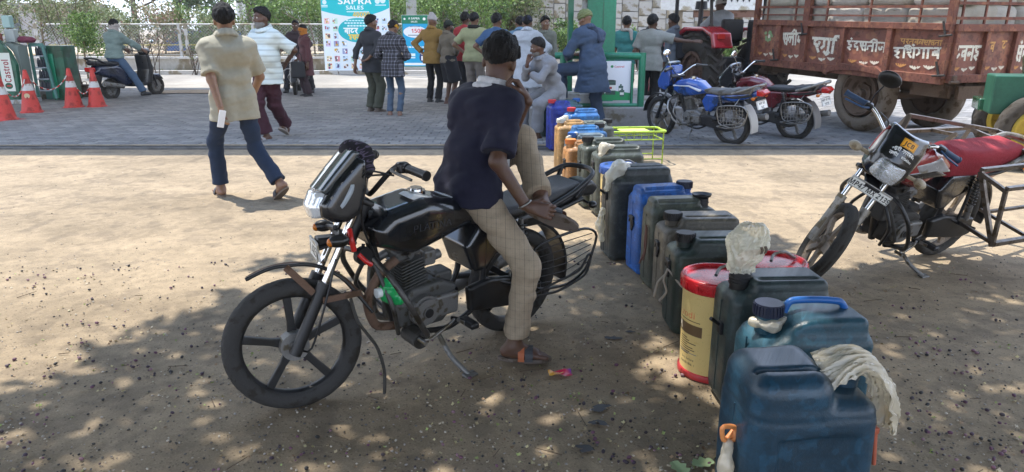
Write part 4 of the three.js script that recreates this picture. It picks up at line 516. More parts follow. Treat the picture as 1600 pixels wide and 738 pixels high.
  if (o.scarf) { const f = new Field([J.N.x - 0.25, J.N.y - 0.6, J.N.z - 0.25], [J.N.x + 0.25, J.N.y + 0.2, J.N.z + 0.25], far * 0.6); const ring = []; for (let i = 0; i <= 10; i++) { const a = i / 10 * PI * 2; ring.push(J.N.clone().addScaledVector(hu, 0.02).addScaledVector(sx, Math.sin(a) * 0.088).addScaledVector(fw, Math.cos(a) * 0.085)); } for (let i = 0; i < 10; i++) f.cap(ring[i], ring[i + 1], 0.03, 0.03, 0.02); if (o.scarfTail) { const b = J.N.clone().addScaledVector(fw, -0.1).addScaledVector(sx, o.scarfTail), e = J.C.clone().addScaledVector(fw, -0.145).addScaledVector(sx, o.scarfTail * 1.2); f.cap(b, e, 0.035, 0.028, 0.03); } wrinkle(f, 0.008, 1.3); obj('scarf', f.mesh(), o.scarf, root); }
  if (o.face) for (const s of [1, -1]) { const e = h(s * 0.031, 0.012, 0.0785); obj('eye', [ball(e.x, e.y, e.z, 0.0112)], eyeWhite, root); const ir = h(s * 0.031, 0.012, 0.0872); obj('iris', ball(ir.x, ir.y, ir.z, 0.0048), eyeDark, root); obj('eyebrow', bar(h(s * 0.014, 0.036, 0.094), h(s * 0.048, 0.036, 0.078), 0.005, 0.003, 6), hairMat, root); }
  if (o.beard) { const f = new Field([H.x - 0.15, H.y - 0.17, H.z - 0.15], [H.x + 0.15, H.y + 0.1, H.z + 0.15], hc); f.ell(h(0, -0.06, 0.022), [0.064, 0.062, 0.073], 0.01, A3).cap(h(0.013, -0.1, 0.06), h(-0.013, -0.1, 0.06), 0.024, 0.024, 0.03); f.cap(h(0.026, -0.045, 0.088), h(-0.026, -0.045, 0.088), 0.0075, 0.0075, 0.006); const m = h(0, -0.061, 0.1); f.all((x, y, z, v) => { const [a, u, w] = loc(x, y, z); return Math.max(v + 0.002 * noise(a * 120, u * 120, w * 120), u + (w > 0.06 ? 0.043 : 0.034), 0.013 - Math.hypot((x - m.x), (y - m.y) * 1.6, z - m.z)); }); obj('beard', f.mesh(), o.beard, root); }
  if (o.belt) obj('belt', (() => { const f = new Field(...sub(['P'], 0.25), far * 0.6); const c = J.P.clone().addScaledVector(sp, 0.075); f.cap(c.clone().addScaledVector(hx, 0.068), c.clone().addScaledVector(hx, -0.068), 0.118, 0.118); f.all((x, y, z, v) => Math.max(v, Math.abs((x - c.x) * sp.x + (y - c.y) * sp.y + (z - c.z) * sp.z) - 0.017)); return f.mesh(); })(), o.belt, root);
  // footwear
  feet.forEach(([n, d, dn, sg]) => {
    const s = d.clone().cross(dn).normalize(), P = (a, b, c) => n.clone().addScaledVector(d, a).addScaledVector(dn, b).addScaledVector(s, c * sg);
    if (o.shoes === 'shoe') { const f = new Field([n.x - 0.2, n.y - 0.2, n.z - 0.2], [n.x + 0.2, n.y + 0.2, n.z + 0.2], far * 0.7); f.cap(n.clone().addScaledVector(dn, -0.04), P(0, 0.03, 0), 0.045, 0.045, 0.02).cap(P(-0.04, 0.045, 0), P(0.14, 0.05, 0.004), 0.04, 0.034, 0.03).cap(P(0, 0.03, 0), P(0.09, 0.045, 0), 0.042, 0.038, 0.03); f.all((x, y, z, v) => Math.max(v, (x - n.x) * dn.x + (y - n.y) * dn.y + (z - n.z) * dn.z - 0.08)); obj('shoe', f.mesh(), o.shoeMat || std([0.02, 0.02, 0.02], 0.6), root); }
    else if (o.shoes === 'sandal') {
      const prof = []; for (let i = 0; i < 28; i++) { const a = i / 28 * PI * 2, u = Math.cos(a), v = Math.sin(a); prof.push([0.052 + u * 0.135, v * (0.046 + 0.008 * u + (u > 0 ? -0.004 : -0.006))]); }
      const g = new THREE.ExtrudeGeometry(shape(prof), { depth: 0.012, bevelEnabled: true, bevelSize: 0.004, bevelThickness: 0.004, bevelSegments: 2, curveSegments: 4 }), M = new THREE.Matrix4().makeBasis(d, s.clone().multiplyScalar(sg), d.clone().cross(s).multiplyScalar(sg)); g.translate(0, 0, -0.006); g.applyMatrix4(M); const c = P(0, 0.088, 0); g.translate(c.x, c.y, c.z);
      const sole = obj('sandal', g, o.soleMat || std([0.05, 0.04, 0.035], 0.8), root); const st = o.strapMat || std([0.05, 0.045, 0.04], 0.7), band = (a0, w, hh, mat, nm, lab) => { const pts = []; for (let i = 0; i <= 10; i++) { const t = i / 10 * PI; pts.push(P(a0 + w * 0.0, 0.083 - Math.sin(t) * hh, Math.cos(t) * 0.05)); } const q = []; for (let i = 0; i < 10; i++) { const m = beam(pts[i].clone().addScaledVector(pts[i + 1].clone().sub(pts[i]), -0.08), pts[i + 1].clone().addScaledVector(pts[i + 1].clone().sub(pts[i]), 0.08), 0.001, 0.001); q.push(m); }
        const rows = 5, W2 = w, vv = [], ix = []; for (let i = 0; i <= 10; i++) for (let k = 0; k <= 1; k++) for (let e = 0; e < 2; e++) { const p = pts[i].clone().addScaledVector(d, (k - 0.5) * W2).addScaledVector(pts[i].clone().sub(P(a0, 0.06, 0)).normalize(), e * 0.004); vv.push(p.x, p.y, p.z); } for (let i = 0; i < 10; i++) { const b = i * 4, n2 = b + 4; const qd = (a, b2, c2, e2) => ix.push(a, b2, c2, a, c2, e2); qd(b + 1, b + 3, n2 + 3, n2 + 1); qd(b, n2, n2 + 2, b + 2); qd(b, b + 1, n2 + 1, n2); qd(b + 2, n2 + 2, n2 + 3, b + 3); } const gg = new THREE.BufferGeometry(); gg.setAttribute('position', new THREE.BufferAttribute(new Float32Array(vv), 3)); gg.setIndex(ix); const g2 = gg.toNonIndexed(); g2.computeVertexNormals(); return obj(nm, g2, mat, sole, lab); };
      if (o.sandalBands) { o.sandalBands(band); } else { band(0.075, 0.05, 0.062, st, 'strap'); }
    }
  });
  return { root, J, h, S };
}

// ---------------------------------------------------------------- motorcycles
const M = {
  rubber: std([0.042, 0.04, 0.038], 0.8, { map: rep(T.grime, 5), bumpMap: rep(T.bump, 8), bumpScale: 0.001 }), dustyRubber: std([0.10, 0.085, 0.068], 0.92, { map: rep(T.grime, 3), bumpMap: rep(T.bump, 8), bumpScale: 0.002 }), dustyTyre: std([0.05, 0.046, 0.04], 0.9, { map: rep(T.grime, 4) }),
  blackPlastic: std([0.022, 0.022, 0.023], 0.5, { map: rep(T.grime, 2), roughnessMap: rep(T.rough, 3) }), satin: std([0.018, 0.018, 0.019], 0.42, { map: rep(T.grime, 3) }), chrome: std([0.72, 0.71, 0.69], 0.16, { metalness: 1, roughnessMap: rep(T.rough, 4) }), steel: std([0.45, 0.44, 0.42], 0.42, { metalness: 0.9, map: rep(T.grime, 4) }), alloy: std([0.34, 0.33, 0.31], 0.5, { metalness: 0.7, map: rep(T.grime, 6) }), dullAlloy: std([0.25, 0.245, 0.235], 0.55, { metalness: 0.5, map: rep(T.grime, 6) }),
  rust: std([0.17, 0.10, 0.065], 0.85, { map: rep(T.grime, 4), bumpMap: rep(T.bump, 6), bumpScale: 0.002 }), vinyl: std([0.028, 0.028, 0.03], 0.48, { map: rep(T.grime, 3), bumpMap: rep(T.bump, 18), bumpScale: 0.0012 }), red: std([0.5, 0.02, 0.015], 0.3), amber: std([0.5, 0.14, 0.01], 0.25), lampRed: phy([0.45, 0.012, 0.01], 0.12, { clearcoat: 0.8 }), glass: phy([0.9, 0.92, 0.95], 0.06, { transmission: 1, thickness: 0, roughness: 0.08 }), mirror: std([0.85, 0.87, 0.88], 0.05, { metalness: 1 }), dustAlloy: std([0.31, 0.25, 0.19], 0.85, { map: rep(T.grime, 5) }), dustBlack: std([0.05, 0.046, 0.04], 0.75, { map: rep(T.grime, 3) }), white: std([0.72, 0.72, 0.70], 0.45, { map: rep(T.grime, 3) }),
};
function gloss(c, o = {}) { return phy(c, 0.34, { clearcoat: 0.9, clearcoatRoughness: 0.12, map: rep(T.grime, 1.6), roughnessMap: rep(T.rough, 2.5), ...o }); }
function tyreGeo(R, h, w, seg = 120, tread = 0.004, kind = 'road') {
  const nv = 22, P = [], I = [], c = R - h / 2; for (let i = 0; i <= seg; i++) for (let j = 0; j <= nv; j++) {
    const a = i / seg * PI * 2, v = j / nv * PI * 2, cs = Math.cos(v), sn = Math.sin(v); let r = c + h / 2 * Math.sign(cs) * Math.pow(Math.abs(cs), 0.85); const z = w * Math.sign(sn) * Math.pow(Math.abs(sn), 0.8);
    if (cs > 0.25) { const k = kind === 'rib' ? (Math.abs(Math.sin(v * 5.5)) < 0.35) : ((i + (Math.abs(j - (j > nv / 2 ? nv : 0)) * 2)) % 6 < 2 && cs < 0.985); if (k) r -= tread; } P.push(r * Math.cos(a), r * Math.sin(a), z); }
  for (let i = 0; i < seg; i++) for (let j = 0; j < nv; j++) { const a = i * (nv + 1) + j, b = a + nv + 1; I.push(a, b, a + 1, b, b + 1, a + 1); }
  const g = new THREE.BufferGeometry(); g.setAttribute('position', new THREE.BufferAttribute(new Float32Array(P), 3)); g.setIndex(I); g.computeVertexNormals(); return g;
}
const textPlate = (lines, o = {}) => canvasTex(o.w || 256, o.h || 96, (g, w, h) => { g.fillStyle = o.bg || '#e6e6e0'; g.fillRect(0, 0, w, h); g.strokeStyle = '#333'; g.lineWidth = 3; g.strokeRect(4, 4, w - 8, h - 8); lines.forEach((l, i) => T_(g, l, w / 2, h * (i + 0.55) / lines.length, h / lines.length * 0.78, o.col || '#16181c', '700', o.st || 1)); const R = rng(9); g.fillStyle = 'rgba(120,100,70,0.35)'; for (let i = 0; i < 60; i++) g.fillRect(R() * w, R() * h, 1 + R() * 5, 1 + R() * 2); });
function motorcycle(s) {
  const rearC = s.rear, d = s.front.clone().sub(rearC), phi = s.turn ?? Math.atan2(-d.z, d.x), t = thing('motorcycle', s.label, 'motorcycle', V(rearC.x, 0, rearC.z), phi, s.group); t.rotation.order = 'YXZ'; t.rotation.x = -(s.lean ?? 0.12); t.scale.setScalar(s.scale || 0.97);
  const WB = 1.25, R = 0.292, hi = s.detail !== 'low', seg = hi ? 132 : 64, rake = 0.46;
  const ax = V(-Math.sin(rake), Math.cos(rake), 0), A0 = V(WB - 0.045, R, 0), SM = new THREE.Matrix4().makeTranslation(A0.x, A0.y, A0.z).multiply(new THREE.Matrix4().makeRotationAxis(ax, s.steer || 0)).multiply(new THREE.Matrix4().makeTranslation(-A0.x, -A0.y, -A0.z));
  const St = (g) => { const k = g.userData.keep; g.applyMatrix4(SM); if (k) keep(g); return g; }, Sp = (x, y, z) => V(x, y, z).applyMatrix4(SM);
  const FA = (u, z = 0, off = 0) => V(WB, R, z).addScaledVector(ax, u).add(V(off * Math.cos(rake), off * Math.sin(rake), 0)); // along the fork
  // wheels
  const wheel = (name, cx, w, fn) => {
    const rim = [lathe([[R - 0.06, -w * 0.7], [R - 0.05, -w * 0.78], [R - 0.046, -w * 0.55], [R - 0.07, -w * 0.3], [R - 0.07, w * 0.3], [R - 0.046, w * 0.55], [R - 0.05, w * 0.78], [R - 0.06, w * 0.7], [R - 0.082, w * 0.28], [R - 0.082, -w * 0.28], [R - 0.06, -w * 0.7]], 48).rotateX(PI / 2)];
    const n = s.spokes || 5; for (let i = 0; i < n; i++) { const a = i / n * PI * 2 + (name === 'front_wheel' ? 0.25 : 0.6); const g = slab([[0.035, -0.02], [0.1, -0.0115], [R - 0.074, -0.014], [R - 0.07, 0.014], [0.1, 0.0115], [0.035, 0.02]], 0.024, 0.004); if (s.splitSpokes) g.scale(1, 1.5, 1); rim.push(g.rotateZ(a)); }
    rim.push(disc(0.046, w * 1.7, 0, 0, 0, 'z', 24), disc(0.012, 0.2, 0, 0, 0, 'z', 10));
    const m = obj(name, rim.map((g) => fn(g.translate(cx, R, 0))), s.rim || M.satin, t);
    obj('tyre', fn(tyreGeo(R, 0.076, w, seg, 0.005, name === 'front_wheel' && s.rib ? 'rib' : 'road').translate(cx, R, 0)), s.tyre || M.rubber, m);
    obj('brake_drum', [fn(disc(0.06, 0.05, cx, R, -w * 0.55, 'z', 28, 0.066)), fn(disc(0.03, 0.03, cx, R, -w * 0.55 - 0.03, 'z', 16)), fn(disc(0.014, 0.03, cx, R, -w * 0.55 - 0.055, 'z', 6))], s.drum || M.dullAlloy, m); return m;
  };
  wheel('front_wheel', WB, 0.04, St); wheel('rear_wheel', 0, 0.046, (g) => g);
  // fork: stanchions, sliders, yokes
  for (const z of [-0.085, 0.085]) { const l = obj('fork_leg', [St(bar(FA(-0.02, z), FA(0.29, z), 0.026, 0.024, 12)), St(bar(FA(0.27, z), FA(0.31, z), 0.03, 0.03, 12)), St(bar(FA(0.0, z * 1.15), FA(0.0, z * 0.4), 0.012))], s.slider || M.satin, t); obj('stanchion', [St(bar(FA(0.29, z), FA(0.68, z), 0.0165, 0.0165, 12))], M.chrome, l); }
  obj('fork_yoke', [St(rbox(0.07, 0.03, 0.24, 0.012).rotateZ(rake).translate(FA(0.5).x - 0.02, FA(0.5).y, 0)), St(rbox(0.08, 0.028, 0.24, 0.012).rotateZ(rake).translate(FA(0.68).x - 0.02, FA(0.68).y, 0)), bar(FA(0.49, 0, -0.05), FA(0.68, 0, -0.05), 0.03, 0.03, 12)], M.satin, t);
  // handlebar, grips, levers, mirrors
  const hb = FA(0.72, 0, -0.05), HB = obj('handlebar', St(tube([[hb.x - 0.13, hb.y + 0.10 + (s.hbUp || 0), -0.38], [hb.x - 0.07, hb.y + 0.12 + (s.hbUp || 0), -0.22], [hb.x, hb.y + 0.02, -0.07], [hb.x, hb.y, 0], [hb.x, hb.y + 0.02, 0.07], [hb.x - 0.07, hb.y + 0.12 + (s.hbUp || 0), 0.22], [hb.x - 0.13, hb.y + 0.10 + (s.hbUp || 0), 0.38]], 0.0115, 40, 8)), s.barMat || M.satin, t);
  for (const z of [-1, 1]) {
    const a = V(hb.x - 0.135, hb.y + 0.098 + (s.hbUp || 0), z * 0.40), b = V(hb.x - 0.09, hb.y + 0.118 + (s.hbUp || 0), z * 0.27); obj('grip', [St(bar(b, a, 0.0175, 0.0175, 12)), St(bar(a, a.clone().lerp(b, 0.08), 0.021, 0.021, 12)), St(bar(b, b.clone().lerp(a, 0.1), 0.021, 0.021, 12))], s.gripMat || M.blackPlastic, HB);
    obj('switch_box', [St(rbox(0.05, 0.045, 0.05, 0.012, b.x + 0.008, b.y, b.z * 0.94))], M.blackPlastic, HB); obj('lever', [St(tube([[b.x + 0.03, b.y, b.z * 0.93], [b.x + 0.065, b.y - 0.005, b.z * 1.08], [a.x + 0.06, a.y - 0.012, a.z * 0.98]], 0.0065, 12, 6))], s.leverMat || M.dullAlloy, HB);
    if (s.mirrors && s.mirrors.includes(z)) { const k = s.mirrorH || 0.2; const top = V(b.x + 0.03, b.y + k, b.z * (s.mirrorOut || 1.12)), ms = obj('mirror_stem', St(tube([[b.x + 0.005, b.y + 0.02, b.z * 0.95], [b.x + 0.01, b.y + 0.08, b.z], [top.x, top.y - 0.03, top.z]], 0.005, 12, 6)), s.mirrorStem || M.satin, HB); const mh = obj('mirror', St(ball(0, 0, 0, 0.062, 0.32, 0.8, 1.15, 16).translate(top.x, top.y + 0.01, top.z)), s.mirrorMat || M.blackPlastic, ms); }
  }
  [[-0.2, 0.06], [-0.16, 0.03], [0.18, 0.05]].forEach(([z, o]) => obj('cable', St(tube([[hb.x - 0.06, hb.y + 0.1, z], [hb.x + 0.05, hb.y + 0.05 + o, z * 0.7], [hb.x + 0.05, hb.y - 0.12, z * 0.35], [hb.x + 0.0, hb.y - 0.26, z * 0.2]], 0.0045, 18, 5)), M.satin, t));
  obj('cable', [tube([FA(0.42, -0.1), FA(0.2, -0.12, -0.03), FA(0.02, -0.1, -0.05), FA(-0.005, -0.05)].map((p) => p.applyMatrix4(SM)), 0.005, 16, 5)], M.satin, t);
  // frame and swing arm
  obj('frame', [tube([[0.9, 0.78, 0], [0.86, 0.62, 0], [0.80, 0.42, 0], [0.74, 0.24, 0]], 0.024, 16, 8), tube([[0.9, 0.82, 0], [0.6, 0.74, 0], [0.25, 0.68, 0], [0.12, 0.7, 0]], 0.024, 16, 8), ...[-0.1, 0.1].flatMap((z) => [tube([[0.25, 0.68, z * 0.7], [-0.1, 0.68, z * 1.1], [-0.38, 0.72, z]], 0.014, 14, 6), tube([[0.3, 0.66, z], [0.3, 0.4, z], [0.36, 0.28, z]], 0.016, 12, 6), bar([0.3, 0.34, z * 1.25], [0.0, R, z * 1.15], 0.018, 0.016), tube([[0.74, 0.24, z], [0.5, 0.2, z], [0.3, 0.28, z]], 0.014, 12, 6)])], s.frameMat || M.satin, t);
  for (const z of [-0.135, 0.135]) { const a = V(0.02, R + 0.05, z), b = V(0.1, 0.7, z), k = obj('shock_absorber', [bar(a, b, 0.012), bar(a.clone().lerp(b, 0.05), a.clone().lerp(b, 0.35), 0.022)], M.dullAlloy, t); const u = b.clone().sub(a), pts = []; for (let i = 0; i <= 90; i++) { const q = a.clone().addScaledVector(u, 0.36 + 0.58 * i / 90), th = i / 90 * PI * 18; pts.push([q.x + Math.cos(th) * 0.026, q.y, q.z + Math.sin(th) * 0.026]); } obj('spring', tube(pts, 0.0045, hi ? 160 : 90, 5), s.springMat || M.satin, k); }
  obj('chain_case', [rex([[-0.1, R - 0.055], [-0.06, R + 0.07], [0.28, 0.42], [0.42, 0.40], [0.4, 0.27], [0.0, R - 0.08]], 0.022, 0.015, 0.008, 0, -0.125)], s.caseMat || M.satin, t);
  // engine
  const em = s.engineMat || M.dullAlloy, en = obj('engine', [rex([[0.38, 0.27], [0.36, 0.42], [0.46, 0.47], [0.66, 0.46], [0.74, 0.38], [0.73, 0.25], [0.62, 0.21], [0.45, 0.21]], 0.105, 0.03, 0.01), rbox(0.12, 0.07, 0.12, 0.02, 0.42, 0.46, 0)], em, t);
  const cy = (u, v2, w, z) => rbox(w, 0.02, z, 0.004).rotateZ(-0.2).translate(0.615 + 0.2 * (u - 0.45) * 1.0 + v2, u, 0);
  obj('cylinder_fins', [...Array(9)].map((_, i) => rbox(0.155 - (i > 6 ? 0.012 : 0), 0.0065, 0.165, 0.003).rotateZ(-0.2).translate(0.622 + 0.2 * i * 0.0175, 0.468 + i * 0.0175, 0)).concat(bar([0.61, 0.45, 0], [0.65, 0.62, 0], 0.055, 0.055, 16)), em, en).userData.kind = 'stuff';
  obj('cylinder_head', [rbox(0.15, 0.06, 0.13, 0.016).rotateZ(-0.2).translate(0.662, 0.655, 0), rbox(0.09, 0.035, 0.1, 0.012).rotateZ(-0.2).translate(0.67, 0.7, 0), disc(0.02, 0.02, 0.66, 0.655, -0.07)], em, en);
  obj('engine_cover', [disc(0.088, 0.055, 0.60, 0.335, -0.118, 'z', 32, 0.088), disc(0.074, 0.02, 0.60, 0.335, -0.153, 'z', 32), disc(0.032, 0.012, 0.60, 0.335, -0.168, 'z', 20), rbox(0.17, 0.13, 0.05, 0.02, 0.455, 0.33, -0.115)], s.coverMat || M.dullAlloy, en); obj('cover_ring', [disc(0.026, 0.006, 0.60, 0.335, -0.176, 'z', 20)], M.satin, en); obj('carburettor', [rbox(0.08, 0.09, 0.07, 0.015, 0.5, 0.585, 0), bar([0.5, 0.57, 0], [0.42, 0.585, 0], 0.028), bar([0.61, 0.59, 0], [0.5, 0.585, 0], 0.02)], M.dullAlloy, en); obj('spark_plug_lead', [tube([[0.66, 0.655, -0.07], [0.72, 0.68, -0.1], [0.68, 0.76, -0.06]], 0.006, 10, 5)], M.satin, en);
  const ex = obj('exhaust', [tube([[0.72, 0.62, 0.03], [0.83, 0.55, 0.06], [0.8, 0.28, 0.09], [0.6, 0.2, 0.13], [0.3, 0.25, 0.16]], 0.02, 26, 10), bar([0.32, 0.25, 0.165], [-0.42, 0.40, 0.185], 0.04, 0.044, 16)], s.exhaustMat || M.dullAlloy, t);
  // tank, side panel, seat, tail
  const tank = obj('fuel_tank', [rex(s.tankPoly || [[0.34, 0.70], [0.36, 0.765], [0.48, 0.85], [0.66, 0.885], [0.84, 0.855], [0.93, 0.79], [0.92, 0.705], [0.80, 0.655], [0.72, 0.63], [0.55, 0.66]], 0.135, 0.065, 0.0085, 0, 0, (x) => 0.72 + 0.28 * sstep(0.36, 0.7, x))], s.tank, t);
  obj('filler_cap', [disc(0.042, 0.02, 0.64, 0.888, 0, 'y', 24), disc(0.028, 0.012, 0.64, 0.902, 0, 'y', 20)], M.chrome, tank);
  if (s.decal) for (const z of [-1]) { const g = panel(0.36, 0.10, 0, 0, 0, PI); g.translate(0.64, 0.765, -0.1375); obj('tank_lettering', g, std([1, 1, 1], 0.35, { map: s.decal, transparent: true, alphaTest: 0.02 }), tank); }
  obj('side_panel', [rex([[0.06, 0.58], [0.08, 0.70], [0.34, 0.70], [0.42, 0.60], [0.36, 0.46], [0.28, 0.45], [0.22, 0.52]], 0.115, 0.025, 0.009)], s.side || s.tank, t);
  const seat = obj('seat', [rex(s.seatPoly || [[0.42, 0.755], [0.36, 0.70], [0.1, 0.69], [-0.32, 0.735], [-0.40, 0.775], [-0.36, 0.815], [-0.15, 0.795], [0.05, 0.765], [0.3, 0.765]], 0.125, 0.04, 0.009, 0, 0, (x) => 0.82 + 0.18 * sstep(0.4, 0.1, x) - 0.12 * sstep(-0.1, -0.45, x))], s.seat || M.vinyl, t);
  obj('seat_strap', [box(0.035, 0.004, 0.2, -0.06, 0.783, 0, 0, 0, 0.1)], M.blackPlastic, seat);
  const tail = obj('tail_panel', [rex([[0.1, 0.63], [0.1, 0.70], [-0.30, 0.75], [-0.46, 0.79], [-0.50, 0.775], [-0.46, 0.72], [-0.24, 0.655], [-0.1, 0.62]], 0.11, 0.03, 0.009, 0, 0, (x) => 1 - 0.45 * sstep(0, -0.6, x))], s.tailMat || s.tank, t);
  obj('tail_lamp', [rex([[-0.40, 0.735], [-0.43, 0.795], [-0.50, 0.795], [-0.55, 0.755], [-0.51, 0.71], [-0.44, 0.71]], 0.07, 0.02, 0.008)], s.tailLens || M.lampRed, tail);
  for (const z of [-1, 1]) { obj('indicator', [bar([-0.42, 0.70, z * 0.05], [-0.42, 0.69, z * 0.12], 0.008), ball(-0.425, 0.69, z * 0.14, 0.026, 1, 0.8, 1)], s.tailLens || M.amber, tail); }
  const gr = s.grabMat || M.satin; obj('grab_rail', [tube([[-0.1, 0.735, -0.145], [-0.28, 0.79, -0.14], [-0.44, 0.85, -0.105], [-0.50, 0.855, 0], [-0.44, 0.85, 0.105], [-0.28, 0.79, 0.14], [-0.1, 0.735, 0.145]], s.grabR || 0.014, 40, 8), bar([-0.34, 0.73, -0.09], [-0.42, 0.84, -0.11], 0.012), bar([-0.34, 0.73, 0.09], [-0.42, 0.84, 0.11], 0.012)], gr, t);
  const arc = (r, a0, a1, w, th, cx, cyy, fn, mat, name, parent, n = 18) => { const pr = []; for (let i = 0; i <= n; i++) { const a = lerp(a0, a1, i / n); pr.push([cx + Math.cos(a) * r, cyy + Math.sin(a) * r]); } for (let i = n; i >= 0; i--) { const a = lerp(a0, a1, i / n); pr.push([cx + Math.cos(a) * (r - th), cyy + Math.sin(a) * (r - th)]); } const g = slab(pr, w, th * 0.3); return obj(name, fn(g), mat, parent); };
  const rm = arc(R + 0.06, 0.9, 3.3, 0.13, 0.012, 0, R, (g) => g, s.rearGuard || M.blackPlastic, 'rear_mudguard', t); if (s.flap) arc(R + 0.078, 2.3, 3.35, 0.15, 0.014, 0.005, R, (g) => g, s.flap, 'mud_flap', rm);
  if (s.plateR) { const pl = obj('rear_number_plate', [rbox(0.012, 0.115, 0.21, 0.003, -0.47, 0.60, -0.01, 0, 0, -0.3)], M.white, t); const g = panel(0.2, 0.105, 0, 0, 0, -PI / 2); g.rotateZ(-0.3).translate(-0.4785, 0.5975, -0.01); obj('plate_lettering', g, std([1, 1, 1], 0.5, { map: s.plateR }), pl); }
  // front mudguard
  if (s.mudguard === 'torn') { const z = 0; const g = arc(R + 0.055, 1.08, 2.75, 0.04, 0.007, WB + 0.0, R + 0.01, (g2) => St(g2.rotateX(0)), M.rust, 'front_mudguard', t, 22); obj('mudguard_strip', [St(tube([[WB + 0.17, R + 0.315, -0.02], [WB + 0.06, R + 0.352, -0.02], [WB - 0.1, R + 0.345, -0.025], [WB - 0.22, R + 0.27, -0.03], [WB - 0.34, R + 0.1, -0.04]], 0.008, 20, 6))], M.blackPlastic, g); obj('mudguard_stay', [St(beam([WB - 0.09, R + 0.235, -0.075], [WB + 0.01, R + 0.35, -0.03], 0.006, 0.03)), St(beam([WB - 0.29, R + 0.205, -0.06], [WB - 0.12, R + 0.21, -0.11], 0.012, 0.026))], M.rust, g); }
  else if (s.mudguard !== 'none') arc(R + 0.05, 0.15, 2.6, 0.11, 0.012, WB, R, St, s.guardMat || M.blackPlastic, 'front_mudguard', t);
  // stand, pegs, levers, guards
  const pivot = V(0.5, 0.2, -0.11), lean = s.lean ?? 0.12, fy = 0.0; const footZ = -0.30, gy = -Math.tan(-lean) * footZ; const sf = V(0.44, Math.max(0, -footZ * -Math.tan(lean) * -1) * 0 + 0.30 * Math.tan(lean) * 1.0 - 0.0, footZ);
  obj('side_stand', [tube([pivot, pivot.clone().lerp(sf, 0.5).add(V(0.015, -0.01, 0)), sf], 0.0125, 10, 8), rbox(0.07, 0.012, 0.045, 0.005, sf.x, sf.y + 0.006, sf.z)], s.standMat || M.dullAlloy, t);
  obj('foot_peg', [bar([0.42, 0.255, -0.12], [0.41, 0.27, -0.2], 0.012), rbox(0.05, 0.032, 0.105, 0.012, 0.41, 0.278, -0.24)], M.blackPlastic, t, undefined); obj('gear_lever', [tube([[0.44, 0.27, -0.16], [0.5, 0.265, -0.19], [0.6, 0.235, -0.2], [0.66, 0.24, -0.2]], 0.008, 12, 6), bar([0.655, 0.24, -0.18], [0.655, 0.24, -0.235], 0.011), bar([0.43, 0.275, -0.18], [0.43, 0.28, -0.235], 0.011)], M.steel, t); obj('rear_foot_peg', [bar([0.14, 0.36, -0.15], [0.13, 0.37, -0.27], 0.014)], M.blackPlastic, t); obj('peg_bracket', [bar([0.3, 0.42, -0.12], [0.14, 0.36, -0.15], 0.012), bar([0.12, 0.6, -0.13], [0.14, 0.36, -0.15], 0.011)], M.satin, t);
  en.scale.setScalar(0.87); en.position.set(0.055 + 0.6 * 0.13, 0.36 * 0.13, 0); t.children.forEach((m) => { if (['side_stand', 'foot_peg', 'gear_lever'].includes(m.name)) m.position.x = 0.075; });
  if (s.guard !== false) { const k = s.guardW || 0.3; for (const z of [-1, 1]) obj('crash_guard', [tube([[0.88, 0.62, z * 0.04], [0.9, 0.6, z * k * 0.7], [0.86, 0.5, z * k], [0.78, 0.36, z * k], [0.72, 0.28, z * k * 0.85], [0.7, 0.24, z * 0.12]], 0.0135, 26, 8), tube([[0.88, 0.60, z * 0.04], [0.86, 0.42, z * k * 0.6], [0.79, 0.25, z * 0.1]], 0.011, 16, 7)], s.guardTube || M.satin, t); }
  if (s.saree) { const sm = s.sareeMat || M.satin, z = -0.215, fr = [[0.06, 0.56], [-0.28, 0.60], [-0.40, 0.54], [-0.34, 0.36], [-0.2, 0.3], [0.04, 0.34]]; const sg = obj('wire_guard', [tube(fr.map(([x, y]) => [x, y, z]), 0.0075, 40, 6, true), bar([-0.2, 0.6, z], [-0.2, 0.68, -0.1], 0.006), bar([0.0, 0.36, z], [0.05, 0.36, -0.12], 0.006)], sm, t); const wires = []; if (s.thinGuard) for (let i = 0; i < 6; i++) wires.push(tube([[0.06, 0.36 + i * 0.036, z], [-0.16, 0.35 + i * 0.042, z - 0.012], [-0.36, 0.40 + i * 0.032, z]], 0.0026, 12, 5)); else for (let i = 0; i < 8; i++) { const x = 0.02 - i * 0.048; wires.push(bar([x, 0.33 + (i > 5 ? (i - 5) * 0.03 : 0), z], [x - 0.01, 0.575, z], 0.0032, 0.0032, 5)); } if (!s.thinGuard) for (let i = 0; i < 4; i++) wires.push(bar([0.05, 0.38 + i * 0.05, z], [-0.34 + (i < 1 ? 0.02 : 0), 0.39 + i * 0.05, z], 0.0032, 0.0032, 5)); obj('guard_wire', wires, sm, sg).userData.kind = 'stuff'; obj('guard_step', [tube([[0.08, 0.30, z - 0.01], [-0.1, 0.295, z - 0.03], [-0.3, 0.34, z - 0.03], [-0.36, 0.42, z - 0.01], [-0.34, 0.45, z - 0.01], [-0.26, 0.37, z - 0.02], [-0.05, 0.33, z - 0.01], [0.08, 0.30, z - 0.01]], 0.007, 40, 6)], sm, sg); }
  const api = { t, St, Sp, FA, hb, WB, R, arc }; return api;
}
const bikeFairing = (b, s) => { // headlamp cowl carried by the fork
  const { t } = b, St = (g) => b.St(keep(g.translate(s.dx || 0, s.dy || 0, 0))), f = obj('headlamp_cowl', St(rex(s.poly, s.hw, 0.025, 0.009, s.bow)), s.mat, t);
  if (s.screen) obj('windscreen', St(rex(s.screen, s.shw || s.hw * 0.8, 0.006, 0.006, s.bow)), s.screenMat, f);
  if (s.lamp) { const l = obj('headlamp', St(rex(s.lamp, s.lw, 0.03, 0.008, s.bow * 1.3)), s.lampMat, f); }
  return f;
};

